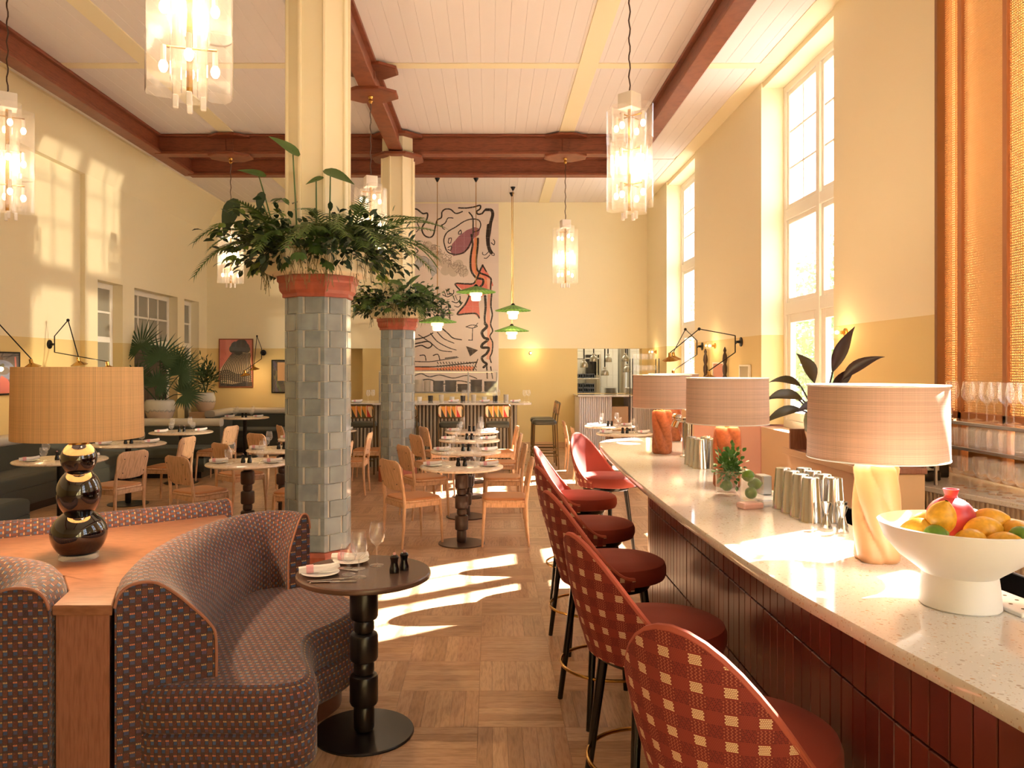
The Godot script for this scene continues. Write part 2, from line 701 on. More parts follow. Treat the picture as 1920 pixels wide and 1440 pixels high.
	var cp := [Vector2(XL - 0.2, CEIL + 0.02), Vector2(-5.62, CEIL + 0.02), Vector2(-5.62, CEIL - 0.03), Vector2(-5.72, CEIL - 0.12), Vector2(-5.86, CEIL - 0.32), Vector2(XL + 0.0, CEIL - 0.62), Vector2(XL - 0.2, CEIL - 0.66)]
	var r0 := PackedVector3Array()
	var r1 := PackedVector3Array()
	for p in cp:
		r0.append(V(p.x, p.y, -2.4))
		r1.append(V(p.x, p.y, DB))
	cove.skin([r0, r1], true, false, false)
	put("cove", cove, M["cream_paint"], wl)
	# right wall: piers between three tall windows, sill walls below them
	var wr := setting("wall_right")
	for pr in [[-2.4, -1.7, "tan_wainscot"], [0.4, 3.35, "tan_wainscot"], [4.6, 7.44, "tan_wainscot"], [9.43, 12.5, "pink_wainscot"], [14.5, DB + 0.5, "tan_wainscot"]]:
		slab(wr, "upper_wall", "cream_paint", XR, XR + 0.42, 2.09, CEIL + 0.1, pr[0], pr[1])
		slab(wr, "lower_wall", "mustard_paint", XR, XR + 0.42, 1.0, 2.09, pr[0], pr[1])
		slab(wr, "wainscot", pr[2], XR - 0.012, XR + 0.42, -0.1, 0.98, pr[0], pr[1], 0.004)
	for w in [[-1.7, 0.4], [3.35, 4.6], [7.44, 9.43], [12.5, 14.5]]:
		slab(wr, "sill_wall", "tan_wainscot", XR, XR + 0.42, -0.1, 0.97, w[0], w[1])
		slab(wr, "lintel", "cream_paint", XR + 0.02, XR + 0.42, CEIL - 0.07, CEIL + 0.1, w[0], w[1])
	# back wall with the kitchen pass and a recess
	var wb := setting("wall_back")
	slab(wb, "upper_wall", "cream_paint", -6.6, XR + 0.4, 2.09, CEIL + 0.1, DB, DB + 0.3)
	slab(wb, "lower_wall", "mustard_paint", -6.6, -3.7, -0.1, 2.09, DB, DB + 0.3)
	slab(wb, "lower_wall", "mustard_paint", -2.70, 1.83, -0.1, 2.09, DB, DB + 0.3)
	slab(wb, "lower_wall", "mustard_paint", 3.19, XR + 0.4, -0.1, 2.09, DB, DB + 0.3)
	slab(wb, "lower_wall", "mustard_paint", 1.83, 3.19, -0.1, 1.14, DB, DB + 0.3)
	slab(wb, "recess", "mustard_paint", -3.8, -2.6, -0.1, 2.2, DB + 0.31, DB + 0.5)
	# the wall behind the camera closes the room
	var wf := setting("wall_front")
	slab(wf, "upper_wall", "cream_paint", -7.2, 4.0, 2.09, CEIL + 0.1, -2.6, -2.3)
	slab(wf, "lower_wall", "mustard_paint", -7.2, 4.0, -0.1, 2.09, -2.6, -2.3)
	slab(setting("baseboard_back"), "board", "tan_wainscot", -2.6, 1.8, 0.0, 0.12, DB - 0.02, DB, 0.004)
	slab(setting("baseboard_left"), "board", "tan_wainscot", XL, XL + 0.02, 0.0, 0.12, 2.0, 11.4, 0.004)

# ---------------------------------------------------------------- columns and beams
func octa(b: MB, c: Vector2, rg: Array, top := true, bottom := true) -> void:
	var rings := []
	for r in rg:
		var ring := PackedVector3Array()
		var pl := ngon(8, r.x, c)
		for q in pl:
			ring.append(Vector3(q.x, r.y, -q.y))
		rings.append(ring)
	b.skin(rings, true, bottom, top, Vector2.ONE, 0.99)

func columns_and_beams() -> void:
	var heights := 15
	var hrow := 1.99 / heights
	var a := 0.244
	var side := 2.0 * a * tan(PI / 8)
	var flat := MB.new()
	flat.box(Vector3.ZERO, Vector3(0.132, hrow - 0.004, 0.012), 0.003)
	var flat_m := flat.mesh()
	var corner := MB.new()
	# a bent corner tile: two short faces that meet at the edge of the octagon
	var cw := (side - 0.132) * 0.5
	for sg in [-1.0, 1.0]:
		pass
	var hh := (hrow - 0.004) / 2
	var e0 := Vector3(0, 0, a / cos(PI / 8))
	var ta := Vector3(cos(PI / 8), 0, -sin(PI / 8))
	var tb := Vector3(-cos(PI / 8), 0, -sin(PI / 8))
	var len_a := side - 0.132 - 0.008
	var na := Vector3(sin(PI / 8), 0, cos(PI / 8))
	var pa := e0 + ta * (len_a * 0.5)
	var pb := e0 + tb * (len_a * 0.5)
	for s in [[e0, pa, na], [pb, e0, Vector3(-na.x, 0, na.z)]]:
		var u: Vector3 = s[0]
		var w: Vector3 = s[1]
		var inn: Vector3 = s[2] * -0.012
		var up := Vector3.UP * hh
		corner.oquad(u - up, w - up, w + up, u + up, s[2])
		corner.oquad(u + up, w + up, w + up + inn, u + up + inn, Vector3.UP)
		corner.oquad(u - up, w - up, w - up + inn, u - up + inn, Vector3.DOWN)
	corner.oquad(pa - Vector3.UP * hh, pa + Vector3.UP * hh, pa + Vector3.UP * hh - na * 0.012, pa - Vector3.UP * hh - na * 0.012, ta)
	corner.oquad(pb - Vector3.UP * hh, pb + Vector3.UP * hh, pb + Vector3.UP * hh - Vector3(-na.x, 0, na.z) * 0.012, pb - Vector3.UP * hh - Vector3(-na.x, 0, na.z) * 0.012, tb)
	var corner_m := corner.mesh()
	for ci in 2:
		var d: float = [6.24, 11.60][ci]
		var t := thing("tiled_column", ["octagonal column of grey glazed tiles standing between the booth and the round tables", "octagonal column of grey glazed tiles standing before the reeded chef's counter"][ci], "column", V(-1.39, 0, d), 0.0, "tiled columns")
		var b := MB.new()
		octa(b, Vector2.ZERO, PR([0.275, 0.0, 0.275, 0.225, 0.262, 0.255, 0.236, 0.258]))
		put("base", b, M["red_terracotta"], t)
		b = MB.new()
		octa(b, Vector2.ZERO, PR([0.235, 0.256, 0.235, 2.26]), false, false)
		put("core", b, M["tile_grout"], t)
		for r in heights:
			var y := 0.258 + (r + 0.5) * hrow
			var shift := 0.5 if r % 2 == 0 else -0.5
			for f in 8:
				var bs := Basis(Vector3.UP, TAU * f / 8.0)
				var off := Vector3(shift * (len_a * 0.0), y, a - 0.006 + rng.randf_range(-0.0012, 0.0012))
				# the long tile sits to one side of its face, the short bent one wraps the edge
				var lean := Basis(Vector3.UP, rng.randf_range(-0.008, 0.008))
				part("tile", flat_m, M["grey_tile_%d" % (rng.randi() % 4)], t, bs * (off + Vector3(shift * 0.030, 0, 0)), bs * lean)
				var bs2 := Basis(Vector3.UP, TAU * (f + 0.5) / 8.0)
				var slide := Vector3.ZERO
				part("tile", corner_m, M["grey_tile_%d" % (rng.randi() % 4)], t, bs2 * Vector3(0, y, rng.randf_range(-0.0012, 0.0012)) + slide, bs2)
		b = MB.new()
		octa(b, Vector2.ZERO, PR([0.246, 2.245, 0.262, 2.25, 0.262, 2.275, 0.282, 2.30, 0.288, 2.33, 0.288, 2.36, 0.302, 2.375, 0.302, 2.415, 0.24, 2.418]))
		put("capital", b, M["red_terracotta"], t)
		b = MB.new()
		octa(b, Vector2.ZERO, PR([0.225, 2.40, 0.225, 4.90]), false, false)
		for f in 8:
			# cover strips on the edges of the upper shaft
			var q := ngon(8, 0.228)[f]
			b.box(Vector3(q.x, 3.65, -q.y), Vector3(0.028, 2.5, 0.028), 0.006, Basis(Vector3.UP, TAU * (f + 0.5) / 8.0 + 0.0))
		put("upper_shaft", b, M["cream_paint"], t)
		for y in [4.80, 5.10]:
			b = MB.new()
			octa(b, Vector2.ZERO, PR([0.36, y, 0.37, y + 0.006, 0.37, y + 0.036, 0.30, y + 0.05]))
			put("head_plate", b, M["beam_wood"], t)
		b = MB.new()
		octa(b, Vector2.ZERO, PR([0.225, 4.84, 0.225, 5.11]), false, false)
		put("head", b, M["cream_paint"], t)
		# planter ring round the shaft, a thing of its own
		var pt := thing("planter_ring", ["cream octagonal planter ring on the column beside the patterned booth", "cream octagonal planter ring on the column before the chef's counter"][ci], "planter", V(-1.39, 0, d), 0.0, "planter rings on the columns")
		b = MB.new()
		octa(b, Vector2.ZERO, PR([0.30, 2.418, 0.372, 2.43, 0.386, 2.44, 0.392, 2.60, 0.372, 2.60, 0.366, 2.47, 0.24, 2.47]), false, false)
		put("trough", b, M["cream_paint"], pt)
		b = MB.new()
		octa(b, Vector2.ZERO, PR([0.37, 2.53, 0.37, 2.545]), true, false)
		put("soil", b, mat("soil", C(46, 36, 28), 0.95), pt)
	# I-beams
	var n := 0
	var beam := func(x0: float, d0: float, x1: float, d1: float, low: float) -> void:
		n += 1
		var bm := setting("trim_%d" % n)
		var mid := V((x0 + x1) / 2, 0, (d0 + d1) / 2)
		var along_x := absf(x1 - x0) > absf(d1 - d0)
		var ln := maxf(absf(x1 - x0), absf(d1 - d0))
		var bs := Basis() if along_x else Basis(Vector3.UP, PI / 2)
		var h := CEIL - low
		for p in [["lower_flange", low + 0.02, 0.04, 0.20], ["web", low + h / 2, h - 0.06, 0.09], ["upper_flange", CEIL - 0.02, 0.036, 0.20]]:
			var b2 := MB.new()
			b2.box(Vector3(0, p[1], 0), Vector3(ln, p[2], p[3]), 0.006)
			put(p[0], b2, M["beam_wood"], bm, mid, bs)
	beam.call(-5.0, -2.3, -5.0, 12.90, 4.88)
	beam.call(2.21, -2.3, 2.21, 12.90, 4.88)
	beam.call(-1.39, -2.3, -1.39, 11.35, 4.86)
	beam.call(-5.0, 11.60, 2.21, 11.60, 4.87)
	beam.call(-5.0, 12.86, 2.21, 12.86, 4.87)
	beam.call(-5.0, 6.24, 2.21, 6.24, 4.87)

# ---------------------------------------------------------------- windows
func window_unit(name_: String, xf: float, d0: float, d1: float) -> void:
	var w := setting(name_)
	var bar := func(called: String, y0: float, y1: float, a0: float, a1: float, t := 0.06) -> void:
		slab(w, called, "window_white", xf - t / 2, xf + t / 2, y0, y1, a0, a1, 0.004)
	bar.call("frame", 0.97, CEIL - 0.05, d0, d0 + 0.07, 0.10)
	bar.call("frame", 0.97, CEIL - 0.05, d1 - 0.07, d1, 0.10)
	bar.call("frame", CEIL - 0.15, CEIL - 0.05, d0 + 0.07, d1 - 0.07, 0.10)
	bar.call("frame", 0.97, 1.06, d0 + 0.07, d1 - 0.07, 0.10)
	bar.call("transom", 3.47, 3.60, d0 + 0.07, d1 - 0.07, 0.10)
	bar.call("transom", 2.33, 2.47, d0 + 0.07, d1 - 0.07, 0.10)
	var m := (d0 + d1) / 2
	bar.call("mullion", 1.06, CEIL - 0.15, m - 0.045, m + 0.045, 0.112)
	for s in [[d0 + 0.07, m - 0.045], [m + 0.045, d1 - 0.07]]:
		for v in [[3.60, CEIL - 0.15, 3, 0.055], [2.47, 3.47, 1, 0.055], [1.06, 2.33, 1, 0.10]]:
			var sw: float = v[3]
			bar.call("sash", v[0], v[1], s[0], s[0] + sw)
			bar.call("sash", v[0], v[1], s[1] - sw, s[1])
			bar.call("sash", v[0], v[0] + sw, s[0] + sw, s[1] - sw)
			bar.call("sash", v[1] - sw, v[1], s[0] + sw, s[1] - sw)
			var y0: float = v[0] + sw
			var y1: float = v[1] - sw
			var a0: float = s[0] + sw
			var a1: float = s[1] - sw
			var rows: int = v[2]
			var cols := 2 if rows == 3 else 1
			for r in range(1, rows):
				var yy := lerpf(y0, y1, float(r) / rows)
				bar.call("glazing_bar", yy - 0.013, yy + 0.013, a0, a1, 0.035)
			for c in range(1, cols):
				var aa := lerpf(a0, a1, float(c) / cols)
				bar.call("glazing_bar", y0, y1, aa - 0.013, aa + 0.013, 0.034)
			for r in rows:
				for c in cols:
					slab(w, "pane", "pane_glass", xf - 0.002, xf + 0.002, lerpf(y0, y1, float(r) / rows), lerpf(y0, y1, float(r + 1) / rows), lerpf(a0, a1, float(c) / cols), lerpf(a0, a1, float(c + 1) / cols))

func windows() -> void:
	window_unit("window_7", XR + 0.32, -1.7, 0.4)
	window_unit("window_1", XR + 0.32, 3.35, 4.6)
	window_unit("window_2", XR + 0.32, 7.44, 9.43)
	window_unit("window_3", XR + 0.32, 12.5, 14.5)
	for w in [["window_4", 11.77, 12.57, 1], ["window_5", 12.98, 14.77, 4], ["window_6", 15.10, 15.85, 1]]:
		var n := setting(w[0])
		var xf := XL - 0.16
		var bar := func(called: String, y0: float, y1: float, a0: float, a1: float, t := 0.05) -> void:
			slab(n, called, "window_white", xf - t, xf, y0, y1, a0, a1, 0.004)
		var d0: float = w[1]
		var d1: float = w[2]
		bar.call("frame", 0.0, 3.03, d0, d0 + 0.09)
		bar.call("frame", 0.0, 3.03, d1 - 0.09, d1)
		bar.call("frame", 2.94, 3.03, d0 + 0.09, d1 - 0.09)
		bar.call("transom", 2.09, 2.18, d0 + 0.09, d1 - 0.09)
		var cols: int = w[3]
		for c in range(1, cols):
			var aa := lerpf(d0 + 0.09, d1 - 0.09, float(c) / cols)
			bar.call("glazing_bar", 2.18, 2.94, aa - 0.02, aa + 0.02, 0.04)
		bar.call("glazing_bar", 2.55, 2.585, d0 + 0.09, d1 - 0.09, 0.039)
		for c in cols:
			for r in 2:
				slab(n, "pane", "frosted_pane", xf - 0.03, xf - 0.02, [2.18, 2.57][r], [2.57, 2.94][r], lerpf(d0 + 0.09, d1 - 0.09, float(c) / cols), lerpf(d0 + 0.09, d1 - 0.09, float(c + 1) / cols))
		if cols == 1:
			bar.call("glazing_bar", 1.0, 1.04, d0 + 0.09, d1 - 0.09, 0.04)
			for r in 2:
				slab(n, "pane", "frosted_pane", xf - 0.03, xf - 0.02, [0.0, 1.02][r], [1.02, 2.09][r], d0 + 0.09, d1 - 0.09)
		else:
			for k in 2:
				var dn := setting("door_%d" % (k + 1))
				var dl := slab(dn, "leaf", "dark_door", xf - 0.05, xf - 0.01, 0.01, 2.085, lerpf(d0 + 0.09, d1 - 0.09, k * 0.5) + 0.003, lerpf(d0 + 0.09, d1 - 0.09, k * 0.5 + 0.5) - 0.003, 0.004)
				slab(dl, "handle", "brass", xf - 0.01, xf + 0.03, 1.02, 1.05, (d0 + d1) / 2 + (k - 0.5) * 0.12 - 0.02, (d0 + d1) / 2 + (k - 0.5) * 0.12 + 0.02, 0.006)

func outside() -> void:
	var g := setting("pavement")
	slab(g, "paving", "pavement_grey" if mat("pavement_grey", C(112, 108, 102), 0.9) else "", XR + 0.45, 40.0, -0.6, -0.25, -20.0, 60.0)
	# unseen house added across the street as a cause for the spotlight below
	var hs := thing("added_opposite_house", "pale unseen house added across the street behind the outside spotlight", "house", V(33.2, -0.25, -0.4))
	var hb := MB.new()
	hb.box(Vector3(1.6, 4.5, 0), Vector3(3.0, 9.0, 16.0), 0.02)
	put("wall", hb, M["tan_wainscot"], hs)
	for k in 6:
		hb = MB.new()
		hb.box(Vector3(0.07, [5.55, 2.2][k / 3], -5.0 + 5.0 * (k % 3)), Vector3(0.06, 1.5, 1.1), 0.01)
		var wf := put("window", hb, M["window_white"], hs)
		hb = MB.new()
		hb.box(Vector3(0.03, [5.55, 2.2][k / 3], -5.0 + 5.0 * (k % 3)), Vector3(0.03, 1.3, 0.9))
		put("pane", hb, M["steel"], wf)
	var gl := SpotLight3D.new()  # added spotlight, stands in for reflected sun in the left wall patches
	gl.name = "added_patch_spot"
	gl.light_color = Color(1.0, 0.93, 0.80)
	gl.light_energy = 900.0
	gl.light_size = 0.25
	gl.spot_range = 60.0
	gl.spot_attenuation = 2.0
	gl.spot_angle = 11.0
	gl.shadow_enabled = true
	add_child(gl)
	gl.look_at_from_position(V(33.1, 5.3, -0.4), V(3.6, 3.6, 8.6), Vector3.UP)
	for k in 5:
		var at: Vector3 = [V(10.5, -0.25, 25.0), V(13.5, -0.25, 29.0), V(9.2, -0.25, 21.5), V(12.2, -0.25, 42.0), V(16.5, -0.25, 33.0)][k]
		var h: float = [5.2, 7.0, 3.0, 6.5, 6.0][k]
		tree(at, h, ["leafy green tree outside the tall window, behind the pruned one", "tall leafy tree outside, rising above its neighbours", "low round tree standing just outside the tall window", "far leafy tree outside beyond the garden trees", "broad leafy tree outside at the far side of the pavement"][k], 20 + k)

func tree(at: Vector3, h: float, label: String, sd: int) -> void:
	var r := RandomNumberGenerator.new()
	r.seed = sd
	var t := thing("garden_tree", label, "tree", at, 0.0, "trees outside")
	var b := MB.new()
	b.tube(L3([0, 0, 0, 0.05, h * 0.3, 0, 0, h * 0.75, 0.05]), [0.16, 0.12, 0.04], 8)
	put("trunk", b, mat("bark", C(92, 76, 62), 0.9), t)
	var lb := MB.new()
	for i in 1500:
		var u := Vector3(r.randfn(), r.randfn(), r.randfn()).normalized() * pow(r.randf(), 0.4)
		var c := Vector3(0, h * 0.62, 0) + u * Vector3(h * 0.34, h * 0.40, h * 0.34)
		var bs := Basis.from_euler(Vector3(r.randf() * TAU, r.randf() * TAU, r.randf() * TAU))
		var s := r.randf_range(0.07, 0.14)
		lb.quad(c + bs * Vector3(-s, 0, 0), c + bs * Vector3(0, s * 0.1, -s * 0.5), c + bs * Vector3(s, 0, 0), c + bs * Vector3(0, s * 0.1, s * 0.5))
	put("foliage", lb, mat("tree_leaf", C(122, 152, 78), 0.6, 0.0, {"backlight": Color(0.3, 0.4, 0.12), "cull_mode": BaseMaterial3D.CULL_DISABLED}), t)

# ---------------------------------------------------------------- booths, console, small table
func weave_image() -> Image:
	# woven upholstery: staggered brown and slate blocks with ochre and coral stitches
	var im := Image.create(128, 128, false, Image.FORMAT_RGB8)
	im.fill(C(70, 50, 46))
	var r := RandomNumberGenerator.new()
	r.seed = 3
	for row in 4:
		for c in 4:
			var x := c * 32 + (16 if row % 2 else 0)
			var y := row * 32
			rectw(im, x, y + 2, 15, 28, [C(92, 50, 40), C(78, 44, 38), C(104, 60, 46), C(66, 40, 40)][r.randi() % 4])
			rectw(im, x + 16, y + 10, 14, 14, [C(62, 86, 120), C(72, 78, 104), C(54, 74, 104), C(84, 70, 92)][r.randi() % 4])
			rectw(im, x + 15, y, 2, 32, C(44, 36, 38))
			var oc: Color = [C(214, 152, 92), C(222, 130, 88), C(206, 168, 108), C(196, 110, 84)][r.randi() % 4]
			for k in 3:
				rectw(im, x + 16 + k * 5, y + 2, 3, 7, oc)
			rectw(im, x + 16, y + 6, 14, 2, oc.darkened(0.15))
	for i in 1600:
		var p := Vector2i(r.randi() % 128, r.randi() % 128)
		im.set_pixel(p.x, p.y, im.get_pixel(p.x, p.y).lightened(r.randf_range(0.0, 0.25)))
	return im

func rectw(im: Image, x: int, y: int, w: int, h: int, c: Color) -> void:
	for j in h:
		for i in w:
			im.set_pixel(posmod(x + i, im.get_width()), posmod(y + j, im.get_height()), c)

func sweep_back(path: PackedVector2Array, inward: float, prof: Array, scales: Array) -> Array:
	# rings of a seat back's section along a plan path; inward is +1 when the inside lies right of the path's direction
	var rings := []
	var n := path.size()
	for i in n:
		var t := (path[mini(i + 1, n - 1)] - path[maxi(i - 1, 0)]).normalized()
		var nm := Vector2(t.y, -t.x) * inward
		var f := float(i) / (n - 1) * (scales.size() - 1)
		var s: float = lerpf(scales[int(f)], scales[mini(int(f) + 1, scales.size() - 1)], f - int(f))
		var ring := PackedVector3Array()
		for p in prof:
			var q: Vector2 = path[i] + nm * p.x * s
			ring.append(Vector3(q.x, p.y, -q.y))
		rings.append(ring)
	return rings

func booth_back(t: Node3D, path: PackedVector2Array, inward: float, prof: Array, scales: Array, m: Material, pipe: Material) -> void:
	var rings := sweep_back(path, inward, prof, scales)
	if inward < 0.0:
		for i in rings.size():
			rings[i].reverse()
	# columns of the skin are rows of the section, so that the weave runs along the path
	var b := MB.new()
	b.skin(rings, true, false, false, Vector2.ONE, 0.6)
	var br := put("backrest", b, m, t)
	for e in [0, rings.size() - 1]:
		var nx: int = 1 if e == 0 else rings.size() - 2
		var eb := MB.new()
		var dirv: Vector3 = rings[e][0] - rings[nx][0]
		eb.poly3(rings[e], dirv, Vector3(1, 0, 0.4).normalized(), Vector3.UP)
		put("end_panel", eb, m, br)
		var pp := PackedVector3Array()
		for q in rings[e]:
			if q.y > 0.4:
				pp.append(q + dirv.normalized() * 0.003)
		var pb := MB.new()
		pb.tube(smooth3(pp, 3), 0.006, 6)
		put("piping", pb, pipe, br)

func booths() -> void:
	var weave := img_mat("booth_weave", weave_image(), Vector2(8.5, 8.5), 0.85, {"rim_enabled": true, "rim": 0.35})
	var pipe := mat("booth_piping", C(160, 106, 80), 0.8)
	var plinth := mat("booth_plinth", C(96, 58, 40), 0.5)
	var prof := PR([0, 0.12, 0, 0.79, 0.012, 0.835, 0.04, 0.866, 0.085, 0.876, 0.13, 0.866, 0.185, 0.82, 0.25, 0.745, 0.295, 0.685, 0.315, 0.62, 0.315, 0.40, 0.315, 0.12])
	# right-hand booth, open towards the small table
	var t := thing("curved_booth", "curved booth seat in multicoloured woven fabric beside the small dark round table", "booth seat", Vector3.ZERO, 0.0, "woven booth seats")
	var path := smooth2(P2([-1.42, 2.92, -1.52, 3.16, -1.575, 3.5, -1.57, 3.9, -1.49, 4.24, -1.32, 4.46, -1.14, 4.47, -1.02, 4.36]), 5)
	booth_back(t, path, 1.0, prof, [1.15, 1.0, 0.9, 0.75, 0.5, 0.42, 0.42], weave, pipe)
	var seat := smooth2(P2([-1.36, 2.97, -1.1, 2.945, -0.84, 2.945, -0.72, 3.0, -0.70, 3.12, -0.78, 3.36, -0.80, 3.54, -0.71, 3.72, -0.665, 3.9, -0.73, 4.14, -0.92, 4.30, -1.2, 4.36, -1.42, 4.12, -1.48, 3.7, -1.45, 3.3]), 4, true)
	var b := MB.new()
	b.pillow(seat, PR([0.03, 0.12, 0.0, 0.15, 0.0, 0.285, 0.014, 0.297, 0.0, 0.309, -0.008, 0.36, 0.0, 0.42, 0.014, 0.452, 0.045, 0.472]), true, true, 0.2)
	put("seat", b, weave, t)
	b = MB.new()
	b.pillow(seat, PR([0.09, 0.0, 0.09, 0.13]), false, true, 0.2)
	put("plinth", b, plinth, t)
	# left-hand booth, curving away to the left
	t = thing("curved_booth", "woven curved booth across the oak console from the small table", "booth seat", Vector3.ZERO, 0.0, "woven booth seats")
	path = smooth2(P2([-1.655, 2.90, -1.70, 3.10, -1.84, 3.30, -2.08, 3.43, -2.45, 3.50, -2.95, 3.50]), 5)
	booth_back(t, path, -1.0, prof, [1.3, 1.0, 0.9, 0.9, 1.0], weave, pipe)
	seat = smooth2(P2([-1.75, 2.95, -2.0, 2.90, -2.35, 2.85, -2.5, 2.7, -2.9, 2.7, -3.2, 3.0, -3.1, 3.4, -2.5, 3.4, -2.05, 3.3]), 4, true)
	b = MB.new()
	b.pillow(seat, PR([0.03, 0.12, 0.0, 0.15, 0.0, 0.285, 0.014, 0.297, 0.0, 0.309, 0.0, 0.42, 0.014, 0.452, 0.045, 0.472]), true, true, 0.2)
	put("seat", b, weave, t)
	b = MB.new()
	b.pillow(seat, PR([0.09, 0.0, 0.09, 0.13]), false, true, 0.2)
	put("plinth", b, plinth, t)
	# third booth, seen from behind
	t = thing("curved_booth", "woven fabric booth with its back to the oak console and black gourd lamp", "booth seat", Vector3.ZERO, 0.0, "woven booth seats")
	path = smooth2(P2([-3.5, 3.72, -3.0, 3.90, -2.55, 4.10, -2.1, 4.38, -1.8, 4.60, -1.60, 4.78]), 5)
	booth_back(t, path, -1.0, prof, [0.8, 0.8, 0.8], weave, pipe)
	seat = smooth2(P2([-3.4, 3.95, -2.6, 4.25, -2.0, 4.60, -1.75, 4.82, -1.9, 5.1, -2.3, 5.05, -3.0, 4.8, -3.6, 4.6]), 4, true)
	b = MB.new()
	b.pillow(seat, PR([0.03, 0.12, 0.0, 0.15, 0.0, 0.42, 0.014, 0.452, 0.045, 0.472]), true, true, 0.2)
	put("seat", b, weave, t)
	b = MB.new()
	b.pillow(seat, PR([0.09, 0.0, 0.09, 0.13]), false, true, 0.2)
	put("plinth", b, plinth, t)
	# oak console that fills the space between the three backs
	t = thing("oak_console", "oak console filling the gap between the curved booth backs", "console")
	var cpoly := P2([-1.655, 2.915, -1.425, 2.915, -1.52, 3.16, -1.575, 3.5, -1.57, 3.9, -1.49, 4.24, -1.42, 4.36, -1.62, 4.72, -1.82, 4.56, -2.1, 4.35, -2.55, 4.07, -3.0, 3.87, -3.0, 3.53, -2.45, 3.53, -2.08, 3.46, -1.84, 3.33, -1.70, 3.11])
	b = MB.new()
	b.pillow(cpoly, PR([0.004, 0.762, 0.002, 0.766, 0.002, 0.796, 0.006, 0.80]), true, true, 0.99)
	put("top", b, M["console_wood"], t)
	b = MB.new()
	b.pillow(cpoly, PR([0.012, 0.0, 0.012, 0.765]), false, true, 0.99)
	put("body", b, M["console_front"], t)
	# gourd lamp on the console
	gourd_lamp()
	# small round table
	var tb := thing("small_round_table", "small round dark table with a beaded black pedestal before the woven booth", "table", V(-0.59, 0, 3.60))
	b = MB.new()
	b.lathe(PR([0.0, 0.722, 0.30, 0.722, 0.310, 0.727, 0.312, 0.735, 0.310, 0.745, 0.304, 0.750, 0.0, 0.750]), 48)
	put("table_top", b, M["table_dark_top"], tb)
	pedestal(tb, 0.75, M["table_black"], 0.066, 0.048, 0.232, 24)
	setting_near(V(-0.59, 0.75, 3.60))

func pedestal(t: Node3D, h: float, m: Material, big: float, small: float, base: float, seg := 14, squash := 0.0) -> void:
	var b := MB.new()
	b.lathe(PR([0.0, 0.0, base, 0.0, base, 0.007, base - 0.004, 0.011, 0.0, 0.012]), 40)
	put("base_plate", b, m, t)
	var y := 0.012
	var pat := [[small, 0.105], [big, 0.125], [small, 0.055], [big, 0.115], [small, 0.055], [big, 0.12], [small, 0.05]]
	var tot := 0.0
	for p in pat:
		tot += p[1]
	var k := (h - 0.03 - y) / tot
	for i in pat.size():
		var r: float = pat[i][0]
		var hh: float = pat[i][1] * k
		var e := minf(0.016, hh * 0.3)
		b = MB.new()
		b.lathe([Vector2(0.0, 0.0), Vector2(r - e, 0.0), Vector2(r - e * 0.3, e * 0.3), Vector2(r, e), Vector2(r, hh - e), Vector2(r - e * 0.3, hh - e * 0.3), Vector2(r - e, hh), Vector2(0.0, hh)], seg, Transform3D(), squash if r == big else 0.0)
		put("bead", b, m, t, Vector3(0, y, 0), Basis())
		y += hh

func drum_shade(r0: float, r1: float, h: float, seg := 40) -> MB:
	var b := MB.new()
	b.lathe([Vector2(r0, 0.0), Vector2(r0 + 0.0012, 0.002), Vector2(r1 + 0.0012, h - 0.002), Vector2(r1, h)], seg)
	return b

func shade_image(horizontal: bool) -> Image:
	var im := Image.create(256, 256, false, Image.FORMAT_RGB8)
	var r := RandomNumberGenerator.new()
	r.seed = 12
	var a := PackedFloat32Array()
	var c := PackedFloat32Array()
	for i in 256:
		a.append(r.randf_range(0.86, 1.0) * (0.84 if i % 4 == 0 else 1.0))
		c.append(r.randf_range(0.94, 1.0) * (0.93 if i % 3 == 0 else 1.0))
	for y in 256:
		for x in 256:
			var v := a[y] * c[x] if horizontal else a[x] * c[y]
			im.set_pixel(x, y, Color(v, v * (0.97 + 0.03 * a[(x * 7 + y) % 256]), v))
	return im

